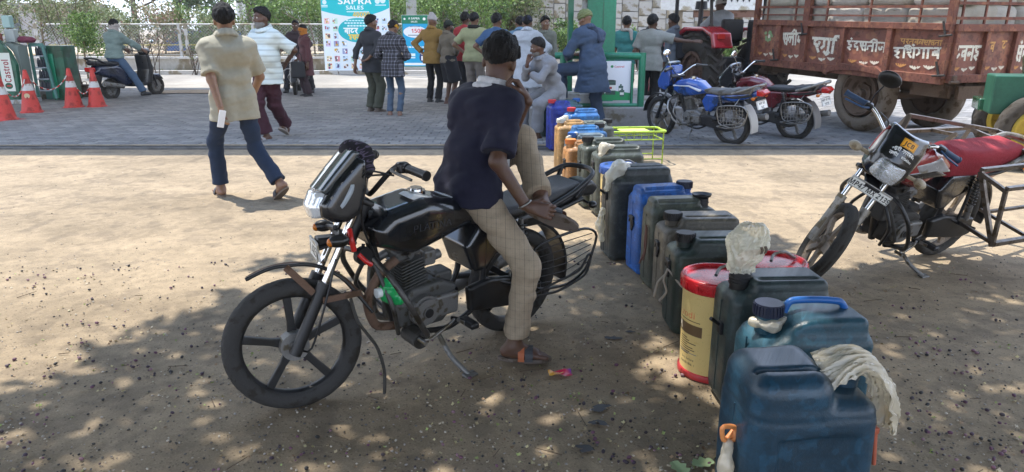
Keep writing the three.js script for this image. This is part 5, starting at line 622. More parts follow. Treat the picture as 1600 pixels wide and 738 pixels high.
// ---------------------------------------------------------------- the black motorcycle in front
const lensMat = phy([0.8, 0.82, 0.84], 0.12, { clearcoat: 1, metalness: 0.35 }), smoke = phy([0.045, 0.055, 0.06], 0.12, { clearcoat: 1, clearcoatRoughness: 0.05 });
{
  const decal = canvasTex(512, 128, (g, w, h) => { g.clearRect(0, 0, w, h); T_(g, 'PLATINA', w / 2, h / 2, 60, 'rgba(44,47,52,0.95)', '400', 1.3); });
  const black = gloss([0.012, 0.013, 0.016], { clearcoatRoughness: 0.08 });
  const b = motorcycle({ label: 'black motorcycle in front with dented bare front fork, a man seated sideways on it', rear: G(795, 513), front: G(470, 628), steer: -0.33, scale: 0.94, lean: 0.1, tank: black, side: gloss([0.014, 0.015, 0.017]), tailMat: M.blackPlastic, rim: M.satin, decal, mudguard: 'torn', saree: true, guardW: 0.27, guardTube: std([0.10, 0.095, 0.09], 0.45, { metalness: 0.6, map: rep(T.grime, 5) }), thinGuard: true, tailLens: M.blackPlastic, engineMat: std([0.13, 0.13, 0.125], 0.6, { metalness: 0.5, map: rep(T.grime, 6) }), mirrors: null, hbUp: 0.02 });
  const { t, St, hb } = b;
  const f = bikeFairing(b, { poly: [[1.056, 0.787], [0.996, 0.823], [0.966, 0.935], [0.966, 1.039], [0.996, 1.055], [1.090, 0.959], [1.155, 0.867], [1.151, 0.819], [1.108, 0.791]], hw: 0.135, bow: 2.0, mat: black, screen: [[0.979, 1.071], [1.009, 1.083], [1.082, 1.003], [1.151, 0.923], [1.129, 0.907], [1.047, 0.979], [0.996, 1.031]], shw: 0.11, screenMat: smoke, dx: -0.02, dy: 0.035, lamp: [[1.121, 0.923], [1.159, 0.911], [1.185, 0.855], [1.172, 0.807], [1.125, 0.807], [1.099, 0.863]], lw: 0.098, lampMat: lensMat });
  for (const k of [-1, 1]) obj('cowl_stripe', St(tube([[0.975, 1.01, k * 0.112], [0.988, 0.96, k * 0.128], [1.03, 0.895, k * 0.124], [1.09, 0.85, k * 0.1]], 0.014, 16, 6)), std([0.36, 0.40, 0.43], 0.3), f);
  for (const [x, y] of [[0.975, 1.03], [1.02, 0.985], [1.065, 0.93], [0.995, 0.88]]) obj('cowl_screw', St(disc(0.009, 0.006, x, y, -0.128, 'z', 10)), M.dullAlloy, f);
  for (const z of [-1, 1]) { const i = obj('front_indicator', [St(ball(1.06, 0.76, z * 0.165, 0.034, 1.35, 0.8, 0.85, 14)), St(bar([1.03, 0.77, z * 0.05], [1.05, 0.76, z * 0.15], 0.012))], M.blackPlastic, t); obj('indicator_lens', St(ball(1.093, 0.757, z * 0.165, 0.022, 0.7, 0.85, 0.85, 12)), M.amber, i); }
  const np = obj('front_number_plate', St(rbox(0.01, 0.085, 0.17, 0.003, 1.13, 0.70, 0, 0, 0, -0.1)), M.white, t); { const g = panel(0.16, 0.075, 0, 0, 0, PI / 2); g.translate(1.1375, 0.70, 0); obj('plate_lettering', St(g), std([1, 1, 1], 0.5, { map: textPlate(['M 4853'], { w: 256, h: 128 }) }), np); } obj('plate_bracket', [St(bar([1.03, 0.73, -0.05], [1.13, 0.71, -0.06], 0.009)), St(rbox(0.13, 0.04, 0.08, 0.01, 1.06, 0.73, 0))], M.satin, np);
  obj('ignition_plug', [St(tube([[1.0, 0.79, -0.10], [1.0, 0.75, -0.125], [0.99, 0.70, -0.12]], 0.012, 8, 6)), St(tube([[0.97, 0.68, -0.11], [0.94, 0.645, -0.12], [0.92, 0.63, -0.115]], 0.011, 8, 6))], M.red, t);
  obj('horn', [disc(0.04, 0.03, 0.95, 0.66, -0.06), bar([0.93, 0.7, -0.03], [0.95, 0.66, -0.05], 0.008)], M.blackPlastic, t);
  obj('meter_panel', St(rbox(0.06, 0.05, 0.18, 0.02, 0.955, 0.965, 0, 0, 0, 0.5)), M.blackPlastic, t);
  const crf = new Field([0.74, 0.36, -0.28], [0.98, 0.60, 0.02], 0.007); crf.ell(V(0.845, 0.485, -0.10), [0.044, 0.062, 0.045], 0.02).ell(V(0.81, 0.445, -0.12), [0.042, 0.032, 0.036], 0.02); crf.all((x, y, z, v) => v + 0.012 * (Math.abs(noise(x * 38, y * 38, z * 38)) - 0.2) + 0.004 * noise(x * 110, y * 110, z * 110)); obj('green_bottle', crf.mesh(), phy([0.015, 0.36, 0.10], 0.25, { clearcoat: 0.5 }), t, 'crushed bright green plastic bottle wedged in front of the engine');
  obj('bottle_cap', [disc(0.022, 0.03, 0.895, 0.485, -0.10, 'x', 14)], std([0.75, 0.78, 0.76], 0.4), t); obj('cap_ribs', [disc(0.024, 0.012, 0.88, 0.485, -0.10, 'x', 14)], std([0.02, 0.3, 0.09], 0.4), t);
  obj('dangling_strap', [St(tube([[1.02, 0.5, -0.13], [1.0, 0.4, -0.15], [0.93, 0.28, -0.16], [0.9, 0.16, -0.15], [0.905, 0.05, -0.15]], 0.0075, 22, 5))], M.dustBlack, t);
  obj('exhaust_pipe_bend', [tube([[0.72, 0.60, -0.02], [0.86, 0.56, -0.06], [0.93, 0.44, -0.06], [0.88, 0.30, -0.05], [0.74, 0.25, -0.03]], 0.021, 26, 10)], M.rust, t); obj('silencer_box', [disc(0.045, 0.11, 0.71, 0.225, -0.12, 'z', 18)], M.dustBlack, t);
  obj('tank_sticker', [rbox(0.07, 0.004, 0.06, 0.002, 0.50, 0.858, -0.02, 0, 0, 0.36)], std([0.5, 0.55, 0.6], 0.4), t); obj('tank_badge', [slab([[0.62, 0.878], [0.7, 0.892], [0.72, 0.887], [0.68, 0.87]], 0.09, 0.004, -0.03)], std([0.6, 0.62, 0.62], 0.35), t);
  // the cap hung behind the cowl
  const c = b.Sp(0.93, 1.075, -0.02);
  t.updateMatrixWorld(); c.applyMatrix4(t.matrixWorld); const cf = new Field([-0.11, -0.11, -0.11], [0.11, 0.11, 0.11], 0.006); cf.ell(V(0, 0.01, 0), [0.062, 0.058, 0.055], 0.02).ell(V(0.02, -0.04, 0.012), [0.045, 0.045, 0.045], 0.03).ell(V(-0.03, 0.015, 0.0), [0.04, 0.05, 0.05], 0.02); cf.all((x, y, z, v) => v + 0.006 * noise(x * 30, y * 45, z * 30));
  const cap = addTop(obj('cloth_cap', cf.mesh(), std([1, 1, 1], 0.9, { map: canvasTex(128, 128, (g) => { g.fillStyle = '#1b181f'; g.fillRect(0, 0, 128, 128); g.strokeStyle = '#5b5064'; g.lineWidth = 4; for (let i = 0; i < 26; i++) { const R = rng(i + 3), x = R() * 128, y = R() * 128; g.beginPath(); g.arc(x, y, 5 + R() * 6, 0, 4); g.stroke(); } }) }), new THREE.Group()), 'cloth_cap', 'dark patterned cloth cap hung behind the windscreen of the black motorcycle', 'cap'); cap.material.map.wrapS = cap.material.map.wrapT = THREE.RepeatWrapping; cap.material.map.repeat.set(9, 9); cap.position.copy(c);
}
// ---------------------------------------------------------------- the youth seated on it
{
  const rootAt = V(-0.2, 0, -3.24), yaw = 2.25, S = 0.9, side = (x, y, z) => [z * 0.8 - x * 0.6, y + 0.15 * z]; const L = (p) => { const q = p.clone().sub(rootAt).applyAxisAngle(UP, -yaw).multiplyScalar(1 / S); return q.toArray(); }, Ld = (x, y, z) => V(x, y, z).applyAxisAngle(UP, -yaw).toArray();
  const navy = cloth([0.012, 0.012, 0.034], { sheen: 0.35 }), white = cloth([0.72, 0.72, 0.74]);
  const check = dataTex(256, 256, (x, y) => { const s = (x % 64 < 5 ? -0.1 : 0) + (y % 64 < 5 ? -0.045 : 0) + (x % 32 < 3 ? -0.06 : 0) + (y % 32 < 2 ? -0.025 : 0) + (x % 16 < 2 ? -0.03 : 0), n = 0.12 * h3(x, y, 4) + 0.1 * (tf(x / 256, y / 256, 8, 2, 3) - 0.5), b = 0.86 + s + n; return [b, b * 0.965, b * 0.91]; }, true);
  const p = person({ name: 'youth', label: 'youth in navy polo with white collar seated on the black motorcycle holding his sandalled foot', at: rootAt, yaw, size: S, cell: 0.009, headCell: 0.0042, handCell: 0.0032, footCell: 0.0036, skin: 'dark', seed: 11, wide: 0.92, bulk: 0.9,
    pelvis: [0, 0.885, 0], lean: 0.15, hunch: 0.34, side: 0.0, twist: 0.1, headYaw: 0.5, headPitch: 0.12, upright: 0.55, hair: 'short', hairThick: 0.027, shoes: 'sandal', nape: 0.02,
    armR: { hand: L(PZ(822, 322, 3.06)), pole: Ld(-0.5, -0.6, 0.6), dir: Ld(0.75, -0.15, 0.2), thumb: Ld(0.3, 0.8, -0.2), palm: Ld(0.1, -0.3, -0.9), curl: 0.75, th: 0.7 },
    armL: { hand: L(PZ(823, 156, 3.27)), pole: Ld(1, -0.6, 0.3), dir: Ld(-0.42, 0.75, 0.05), thumb: Ld(-0.1, 0.5, 0.8), palm: Ld(-0.9, 0, 0.2), curl: 1.0, th: 0.8 },
    legR: { foot: L(G(804, 566).setY(0.10)), pole: Ld(1, 0.35, 0.5), dir: Ld(1, 0, 0.05), down: Ld(0, -1, 0) },
    legL: { foot: L(PZ(846, 316, 3.16)), pole: Ld(1, 0.55, -0.25), dir: Ld(0.93, -0.3, 0.15), down: Ld(0.0, -0.55, 0.85) },
    shirt: { mat: navy, sleeve: 0.86, hem: 0.07, loose: 0.02, flare: 0.006, cuff: 0.014, sleeveLoose: 0.006, neck: 0.0, cell: 0.0085, wr: 0.009, hang: 0.35 }, pants: { mat: cloth([0.40, 0.345, 0.275], { map: rep(check, 5.5) }), uv: side, len: 1.88, loose: 0.012, cuff: 0.018, cell: 0.0085, wr: 0.009 },
    soleMat: std([0.15, 0.12, 0.10], 0.8, { map: rep(T.grime, 6) }), sandalBands: (band) => { band(0.035, 0.032, 0.07, std([0.42, 0.11, 0.035], 0.6), 'strap', 'orange sandal strap'); band(0.075, 0.04, 0.062, std([0.045, 0.045, 0.05], 0.6), 'strap', 'dark grey sandal strap'); } });
  // white collar and the white panel of the shirt front
  const { J } = p, f = new Field([J.N.x - 0.2, J.N.y - 0.15, J.N.z - 0.2], [J.N.x + 0.2, J.N.y + 0.16, J.N.z + 0.2], 0.005), u = V(0, 0.93, 0.36).normalize(), ring = []; for (let i = 0; i <= 16; i++) { const a = i / 16 * PI * 2; ring.push(J.N.clone().add(V(Math.sin(a) * 0.073, 0.015 + 0.006 * Math.cos(a) - 0.028 * Math.cos(a), 0.012 + Math.cos(a) * 0.078))); }
  for (let i = 0; i < 16; i++) { f.cap(ring[i], ring[i + 1], 0.009, 0.009, 0.008); f.cap(ring[i].clone().addScaledVector(u, 0.022), ring[i + 1].clone().addScaledVector(u, 0.022), 0.009, 0.009, 0.02); const o2 = ring[i].clone().sub(J.N).setY(0).normalize().multiplyScalar(0.022), o3 = ring[i + 1].clone().sub(J.N).setY(0).normalize().multiplyScalar(0.022); f.cap(ring[i].clone().add(o2).add(V(0, -0.012, 0)), ring[i + 1].clone().add(o3).add(V(0, -0.012, 0)), 0.009, 0.009, 0.02); }
  obj('collar', f.mesh(), white, p.root, 'white shirt collar');
  const fr = new Field([J.B.x - 0.25, J.P.y - 0.1, J.B.z - 0.2], [J.B.x + 0.28, J.N.y + 0.05, J.N.z + 0.3], 0.009); const fz = V(0, -0.35, 0.94); for (const x of [-0.05, 0.0, 0.06, 0.11]) { fr.cap(J.C.clone().add(V(x, 0.05, 0.125)), J.B.clone().add(V(x * 1.1, -0.12, 0.16)), 0.024, 0.03, 0.03); } obj('shirt_front', fr.mesh(), white, p.root, 'white front panel of the polo shirt');
  const br = J.WR.clone().lerp(J.ER, 0.04), bd = J.WR.clone().sub(J.ER).normalize(); const tg = new THREE.TorusGeometry(0.034, 0.0045, 8, 24); tg.applyQuaternion(new THREE.Quaternion().setFromUnitVectors(V(0, 0, 1), bd)); tg.translate(br.x, br.y, br.z); obj('bracelet', tg, M.steel, p.root);
}

// ---------------------------------------------------------------- fuel cans
const canTex = dataTex(512, 512, (x, y) => { const u = x / 512, v = y / 512, a = tf(u, v, 4, 91, 5), sc = sstep(0.6, 0.7, tf(u * 1, v, 14, 93, 3)), fine = tf(u, v, 60, 95, 2); let m = 0.72 + 0.38 * (a - 0.4) + 0.14 * (fine - 0.5); m += sc * 0.16; if (Math.abs(tf(u, v, 6, 99, 2) - 0.5) < 0.0035 && tf(u, v, 9, 98, 2) > 0.5) m += 0.22; return [clamp(m), clamp(m * 0.99 + 0.01), clamp(m * 0.97 + 0.01)]; }, true);
const canRough = dataTex(256, 256, (x, y) => { const u = x / 256, v = y / 256; return 0.34 + 0.4 * tf(u, v, 7, 97, 4); });
const plastic = (c, o = {}) => phy(c, 0.85, { map: rep(canTex, 2.1), roughnessMap: rep(canRough, 2.6), bumpMap: rep(T.bump, 6), bumpScale: 0.0012, ...o });
const dustTop = std([0.34, 0.29, 0.22], 0.95, { map: rep(T.grime, 4) });
const capMat = { black: std([0.02, 0.02, 0.022], 0.5, { map: rep(T.grime, 6) }), navy: std([0.01, 0.014, 0.035], 0.45), blue: std([0.02, 0.11, 0.36], 0.45), white: std([0.6, 0.6, 0.56], 0.5), orange: std([0.65, 0.22, 0.05], 0.5), red: std([0.5, 0.03, 0.04], 0.45) };
function can(o) {
  const w = o.w || 0.42, d = o.d || 0.27, h = o.h || 0.54, t = thing('jerry_can', o.label, 'fuel can', o.at, o.turn ?? 0.12, o.group || 'fuel cans standing in a row'), hx = w / 2, hz = d / 2, c = o.cell || 0.0095, f = new Field([-hx - 0.02, 0, -hz - 0.02], [hx + 0.02, h + 0.01, hz + 0.02], c), sh = h - (o.shoulder ?? 0.055), r = (o.r || 0.052) * 0.85;
  const sgn = o.neck === 'right' ? 1 : -1;
  f.add(rboxFn(0, sh / 2, 0, hx, sh / 2, hz, r), [-hx, 0, -hz], [hx, sh, hz]);
  // raised handle block along the top, beside the neck
  const bx0 = o.step ? -sgn * hx * 0.36 : -sgn * hx * 0.18, bw = o.step ? hx * 0.64 : hx * 0.74; if (o.step) f.add(rboxFn(bx0, h / 2, 0, bw, h / 2, hz, r), [bx0 - bw, 0, -hz], [bx0 + bw, h, hz], 0.02); else f.add(rboxFn(bx0, sh - 0.02, 0, bw, h - sh + 0.02, hz * (o.ridge || 0.62), 0.028), [bx0 - bw, sh - 0.08, -hz], [bx0 + bw, h, hz], 0.03);
  if (o.slot !== false) { const s0 = o.slotZ ?? 0.5; f.sub(rboxFn(bx0, h - 0.004, hz * s0, bw * 0.78, 0.02, 0.011, 0.007), [bx0 - bw, h - 0.03, hz * s0 - 0.02], [bx0 + bw, h + 0.02, hz * s0 + 0.02], 0.012); }
  if (o.gap) { f.sub(rboxFn(bx0, h - 0.04, 0, bw * 0.66, 0.028, hz * 2, 0.02), [bx0 - bw, h - 0.08, -hz], [bx0 + bw, h, hz], 0.012); }
  for (const gy of [0.9, 0.09]) f.all((x, y, z, v) => Math.abs(v) > 0.03 ? v : v + 0.0035 * Math.exp(-(((y - sh * gy) / 0.008) ** 2)));
  if (o.panel !== false) for (const z of [1, -1]) f.sub(rboxFn(0, sh * 0.40, z * (hz + 0.010), hx * 0.62, sh * 0.40, 0.021, 0.016), [-hx, 0, z * hz - 0.02], [hx, sh, z * hz + 0.02], 0.008);
  if (o.ribs) for (let i = 0; i < o.ribs; i++) { const z = (i - (o.ribs - 1) / 2) * d * 0.8 / o.ribs; for (const x of [-1, 1]) f.sub((X, Y, Z) => Math.hypot(X - x * (hx + 0.004), Z - z) - 0.011, [x * hx - 0.02, 0.03, z - 0.02], [x * hx + 0.02, sh - 0.05, z + 0.02], 0.01); }
  if (o.frontRibs) for (let i = 0; i < o.frontRibs; i++) { const x = (i - (o.frontRibs - 1) / 2) * w * 0.86 / o.frontRibs; f.sub((X, Y, Z) => Math.max(Math.hypot(X - x, Z - hz - 0.004) - 0.012, Y - sh + 0.10), [x - 0.02, 0.03, hz - 0.02], [x + 0.02, sh - 0.08, hz + 0.02], 0.01); }
  if (o.chamfer) f.all((x, y, z, v) => { const q = (x * sgn - hx * 0.55) * 0.6 + (y - sh) * 0.8 - 0.012; return -smin(-v, -q, 0.03); });
  if (o.dent) f.all((x, y, z, v) => v + o.dent * noise(x * 7 + o.at.x * 9, y * 7, z * 7));
  f.all((x, y, z, v) => Math.max(v, -y + 0.001));
  const body = obj('body', f.mesh(), o.mat, t);
  const nx = sgn * hx * 0.66, nz = o.neckZ || 0, nh = o.neckH || 0.03; obj('mould_seam', [-1, 1].map((q) => bar([q * hx, 0.05, 0], [q * hx, sh - r, 0], 0.0035, 0.0035, 6)), o.mat, t);
  obj('neck', [disc(0.041, 0.03 + nh, nx, sh + nh / 2, nz, 'y', 24), disc(0.044, 0.006, nx, sh + 0.02, nz, 'y', 24)], o.neckMat || o.mat, t);
  if (o.cap !== 'none') { const cg = [disc(0.05, 0.042, nx, sh + nh + 0.02, nz, 'y', 28, 0.047)]; for (let i = 0; i < 24; i++) { const a = i / 24 * PI * 2; cg.push(box(0.005, 0.036, 0.005, nx + Math.cos(a) * 0.0495, sh + nh + 0.018, nz + Math.sin(a) * 0.0495, 0, -a)); } obj('cap', cg, capMat[o.cap || 'black'], t); }
  if (o.ring) { const tg = new THREE.TorusGeometry(0.032, 0.006, 8, 20, 4.4); obj('carry_ring', [mv(tg, -hx - 0.006, o.ring * h, 0.0, 0, PI / 2, 0), rbox(0.014, 0.10, 0.03, 0.006, -hx - 0.003, o.ring * h, 0), rbox(0.02, 0.02, 0.07, 0.006, -hx - 0.004, o.ring * h + 0.035, 0)], capMat.black, t); }
  if (o.rope) obj('rope', o.rope.map((p) => tube(p.map(([x, y, z]) => [x - hx, y * h, z]), 0.006, 20, 6)), o.ropeMat || std([0.36, 0.32, 0.27], 0.95), t);
  if (o.peg) obj('tap_peg', [bar([-hx, o.peg * h, 0.03], [-hx - 0.055, o.peg * h + 0.045, 0.05], 0.008), rbox(0.02, 0.05, 0.04, 0.006, -hx - 0.005, o.peg * h - 0.005, 0.03)], capMat.black, t);
  if (o.extra) o.extra(t, { hx, hz, h, sh, nx, nz, nh });
  return t;
}
function bag(parent, pts, mat, name = 'plastic_bag', label, cell = 0.006, amp = 0.012) { const lo = [0, 1, 2].map((i) => Math.min(...pts.map((p) => p[i] - p[3]))), hi = [0, 1, 2].map((i) => Math.max(...pts.map((p) => p[i] + p[3]))), f = new Field(lo.map((v) => v - 0.02), hi.map((v) => v + 0.02), cell); for (let i = 0; i < pts.length - 1; i++) { const [a, b] = [pts[i], pts[i + 1]]; if (b[4]) continue; f.cap(V(...a), V(...b), a[3], b[3], 0.03); } const A = V(...pts[0].slice(0, 3)), D = V(...pts[pts.length - 1].slice(0, 3)).sub(A).normalize(); f.all((x, y, z, v) => { const X = x - A.x, Y = y - A.y, Z = z - A.z, s = X * D.x + Y * D.y + Z * D.z, a = X - s * D.x, b = Y - s * D.y, c = Z - s * D.z, w = 2.5 * noise(s * 18, a * 14, c * 14); return v + amp * 0.8 * (Math.abs(noise(a * 46 + w, b * 46 + s * 7, c * 46)) - 0.25) + amp * 0.5 * (Math.abs(noise(a * 95, b * 95 + w, s * 30 + c * 95)) - 0.25); }); return obj(name, f.mesh(), mat, parent, label); }
function sheet(nu, nv, fn) { const P = [], I = [], w = nv + 1; for (let i = 0; i <= nu; i++) for (let j = 0; j <= nv; j++) P.push(...fn(i / nu, j / nv)); for (let i = 0; i < nu; i++) for (let j = 0; j < nv; j++) { const a = i * w + j; I.push(a, a + w, a + 1, a + w, a + w + 1, a + 1); } const g = new THREE.BufferGeometry(); g.setAttribute('position', new THREE.BufferAttribute(new Float32Array(P), 3)); g.setIndex(I); g.computeVertexNormals(); return g.toNonIndexed(); }
const crease = (a, b, s) => Math.abs(noise(a * 6 + 1.6 * noise(b * 3, a * 2, s + 5), b * 3.2, s)) * 1.0 + Math.abs(noise(a * 13 + s, b * 8 + 1.2 * noise(a * 5, b * 5, s), s + 9)) * 0.38 + Math.abs(noise(a * 29, b * 23, s + 3)) * 0.07 - 0.36;
function drape(parent, pts, wid, lift, mat, label, seed = 1) { // a crumpled thin sheet laid along a path
  const c = new THREE.CatmullRomCurve3(pts.map((p) => V(...p))); return obj('plastic_bag', sheet(96, 64, (u, v) => { const t = clamp(u + 0.02 * noise(v * 9, seed, 3)), p = c.getPoint(t), d = c.getTangent(t), s = V(0, 0, 1).addScaledVector(d, -d.z).normalize(), n = d.clone().cross(s), k = v * 2 - 1, w = lerp(wid[0], wid[1], t) * (1 + 0.16 * noise(t * 7, k > 0 ? 3 : 8, seed)); const h = lift * (1 - 0.9 * k * k) + 0.026 * crease(k * 1.5 + t * 0.5, t * 1.1, seed); return p.addScaledVector(s, k * w).addScaledVector(n, -h).toArray(); }), mat, parent, label); }
function pouch(parent, x, y, z, rows, mat, label, seed = 1) { // a thin bag gathered round a spout
  return obj('plastic_bag', sheet(72, 84, (u, v) => { const a = v * PI * 2, i = Math.min(rows.length - 2, Math.floor(u * (rows.length - 1))), f = u * (rows.length - 1) - i, e = f * f * (3 - 2 * f), r0 = lerp(rows[i][1], rows[i + 1][1], e), yy = lerp(rows[i][0], rows[i + 1][0], f), dx = lerp(rows[i][2] || 0, rows[i + 1][2] || 0, e), pl = (1 - u) ** 3 * 0.12 * Math.cos(a * 11), q = crease(Math.cos(a) * 1.1, u * 2.4 + Math.sin(a) * 1.1, seed); const r = r0 * (1 + pl + 0.28 * q); return [x + dx + Math.cos(a) * r, y + yy + 0.01 * q, z + Math.sin(a) * r * 0.8]; }), mat, parent, label); }
const bagMat = phy([0.80, 0.73, 0.58], 0.32, { side: THREE.DoubleSide, transmission: 0.5, thickness: 0, clearcoat: 0.35 }), bagMat2 = phy([0.86, 0.82, 0.68], 0.3, { side: THREE.DoubleSide, transmission: 0.5, thickness: 0, clearcoat: 0.4 });
const row = 'fuel cans standing in a row', at = (px, dist, hh = 0.5) => { const zc = dist * Math.cos(TILT) + (CAM_H - hh / 2) * Math.sin(TILT); return V((px - 800) / FPX * zc, 0, -dist); };
const teal = [0.011, 0.062, 0.115], green = [0.035, 0.055, 0.048], olive = [0.075, 0.085, 0.065], blue = [0.02, 0.13, 0.48], black = [0.028, 0.032, 0.034];
// nearest first
can({ at: at(1238, 1.93, 0.52), w: 0.385, d: 0.28, h: 0.57, turn: 0.06, mat: plastic(teal, { clearcoat: 0.25, clearcoatRoughness: 0.4 }), neck: 'right', cap: 'none', r: 0.07, step: true, shoulder: 0.075, cell: 0.0075, slotZ: 0.4, dent: 0.006, neckH: 0.01, label: 'nearest big deep-blue fuel can with a plastic bag over its cap', extra: (t, k) => {
  drape(t, [[k.nx - 0.075, k.sh + 0.035, 0.02], [k.nx - 0.03, k.sh + 0.065, 0.03], [k.nx + 0.03, k.sh + 0.06, 0.035], [k.hx - 0.005, k.sh + 0.015, 0.045], [k.hx + 0.02, k.sh - 0.035, 0.055], [k.hx + 0.028, k.sh - 0.08, 0.06], [k.hx + 0.024, k.sh - 0.125, 0.065]], [0.10, 0.04], 0.035, bagMat, 'crumpled cream plastic bag', 3);
  obj('tie_clip', [tube([[-k.hx - 0.005, 0.37, 0.03], [-k.hx - 0.05, 0.385, 0.05], [-k.hx - 0.045, 0.345, 0.05], [-k.hx - 0.012, 0.335, 0.04]], 0.008, 18, 6, true), bar([-k.hx, 0.36, 0.02], [-k.hx - 0.03, 0.34, 0.04], 0.008)], std([0.7, 0.26, 0.08], 0.5), t, 'orange plastic clip'); bag(t, [[-k.hx - 0.03, 0.33, 0.05, 0.016], [-k.hx - 0.035, 0.26, 0.06, 0.018], [-k.hx - 0.03, 0.18, 0.06, 0.015], [-k.hx - 0.045, 0.10, 0.07, 0.013]], bagMat, 'rag_strip', 'dirty cloth strip', 0.005, 0.007);
  obj('tap_handle', [bar([k.hx + 0.006, 0.37, 0.08], [k.hx + 0.012, 0.27, 0.09], 0.008, 0.006), rbox(0.02, 0.02, 0.025, 0.005, k.hx + 0.004, 0.38, 0.08)], std([0.42, 0.10, 0.05], 0.5), t); } });
can({ at: at(1243, 2.33), w: 0.395, d: 0.26, h: 0.57, turn: 0.06, mat: plastic([0.02, 0.092, 0.14], { transmission: 0.0 }), neck: 'left', cap: 'navy', r: 0.04, frontRibs: 5, panel: false, chamfer: true, ridge: 0.85, slot: false, neckH: 0.05, shoulder: 0.065, ring: 0.55, label: 'teal-blue ribbed fuel can with a bright blue carrying handle and navy cap', extra: (t, k) => { obj('handle', [tube([[-0.075, k.h - 0.01, 0.0], [-0.055, k.h + 0.028, 0.0], [0.03, k.h + 0.032, 0], [0.12, k.h + 0.022, 0], [0.145, k.h - 0.015, 0]], 0.0125, 30, 10)], std([0.015, 0.10, 0.33], 0.4), t, 'bright blue handle'); bag(t, [[k.nx - 0.05, k.sh + 0.02, 0.0, 0.018], [k.nx, k.sh + 0.02, 0.05, 0.016], [k.nx + 0.05, k.sh + 0.03, 0.02, 0.014]], bagMat, 'plastic_wrap', undefined, 0.005, 0.006); } });
can({ at: at(1198, 2.74), w: 0.41, d: 0.25, h: 0.555, turn: 0.05, mat: plastic([0.04, 0.062, 0.064]), neck: 'left', cap: 'none', neckMat: capMat.black, slotZ: 0.42, ridge: 0.8, r: 0.06, neckH: 0.055, peg: 0.62, label: 'dark grey-green fuel can with a white plastic bag tied over its spout', extra: (t, k) => { pouch(t, k.nx, k.sh, 0, [[0.065, 0.046], [0.09, 0.05], [0.13, 0.066, 0.01], [0.18, 0.074, 0.015], [0.225, 0.066, 0.022], [0.255, 0.045, 0.028], [0.262, 0.008, 0.03]], bagMat2, 'white plastic bag tied over the spout', 7); obj('spout_thread', [0, 1, 2].map((i) => disc(0.046, 0.006, k.nx, k.sh + 0.025 + i * 0.013, 0, 'y', 24)), capMat.black, t); obj('bag_print', [slab([[0, 0], [0.012, 0], [0.02, 0.014], [0.012, 0.028], [0, 0.028], [0.008, 0.014]], 0.003), slab([[0.022, 0], [0.034, 0], [0.042, 0.014], [0.034, 0.028], [0.022, 0.028], [0.03, 0.014]], 0.003)].map((g) => mv(g, k.nx + 0.04, k.sh + 0.16, 0.073, -0.1, 0.45, 0)), std([0.08, 0.05, 0.03], 0.6), t); } });
can({ at: at(1110, 3.50), w: 0.44, d: 0.25, h: 0.50, turn: 0.04, mat: plastic(green), neck: 'left', cap: 'black', slotZ: 0.35, ridge: 0.85, r: 0.055, ring: 0.66, rope: [[[-0.01, 0.66, 0.02], [-0.035, 0.56, 0.05], [-0.02, 0.44, 0.06], [-0.06, 0.36, 0.08]], [[-0.01, 0.66, 0.03], [0.03, 0.56, 0.14], [0.10, 0.45, 0.14]], [[-0.02, 0.6, 0.02], [-0.06, 0.52, 0.03], [-0.08, 0.38, 0.05]]], label: 'dark green fuel can with a black cap and grey cord tied at its side' });
can({ at: at(1087, 3.88), w: 0.44, d: 0.25, h: 0.51, turn: 0.06, mat: plastic([0.15, 0.13, 0.10]), neck: 'left', cap: 'black', slotZ: 0.3, ridge: 0.82, r: 0.055, ring: 0.62, label: 'dusty brown fuel can with a brown-black screw cap', extra: (t, k) => { } });
can({ at: at(1058, 4.16), w: 0.40, d: 0.22, h: 0.545, turn: 0.12, mat: plastic(olive), neck: 'right', cap: 'none', neckMat: capMat.black, r: 0.05, rope: [[[-0.012, 0.72, 0.05], [-0.02, 0.55, 0.06], [-0.02, 0.42, 0.06], [-0.05, 0.3, 0.07]], [[-0.012, 0.7, 0.06], [-0.016, 0.5, 0.075], [-0.03, 0.34, 0.08]]], ropeMat: std([0.14, 0.07, 0.05], 0.9), label: 'olive fuel can with an open black filler and a brown cord on its side', extra: (t, k) => { obj('open_filler', [mv(lathe([[0.03, 0], [0.052, 0.01], [0.058, 0.025], [0.05, 0.02], [0.03, 0.012]], 24), k.nx, k.sh + 0.045, 0)], capMat.black, t); } });
can({ at: at(1034, 4.44), w: 0.41, d: 0.23, h: 0.56, turn: 0.22, mat: plastic(blue), neck: 'right', cap: 'navy', r: 0.05, ring: 0.58, neckH: 0.03, label: 'bright blue fuel can with a dark blue cap between the olive and ribbed cans' });
can({ at: at(993, 4.74, 0.6), w: 0.43, d: 0.27, h: 0.625, turn: 0.16, mat: plastic([0.07, 0.08, 0.08]), neck: 'left', cap: 'none', r: 0.06, ribs: 5, frontRibs: 0, panel: false, ridge: 0.8, slotZ: 0.2, peg: 0.7, label: 'tallest blackish can with vertical ribs and cling film over its top', extra: (t, k) => { bag(t, [[k.nx + 0.06, k.h - 0.01, 0.0, 0.03], [k.nx, k.sh + 0.05, 0.05, 0.05], [k.nx - 0.06, k.sh + 0.0, 0.07, 0.035], [k.nx - 0.085, k.sh - 0.08, 0.07, 0.02]], bagMat2, 'plastic_wrap', 'clear plastic wrap', 0.007, 0.014); bag(t, [[-k.hx - 0.03, 0.34, 0.05, 0.02], [-k.hx - 0.045, 0.24, 0.05, 0.026], [-k.hx - 0.03, 0.14, 0.05, 0.02]], bagMat2, 'plastic_wrap', undefined, 0.007, 0.014);  } });
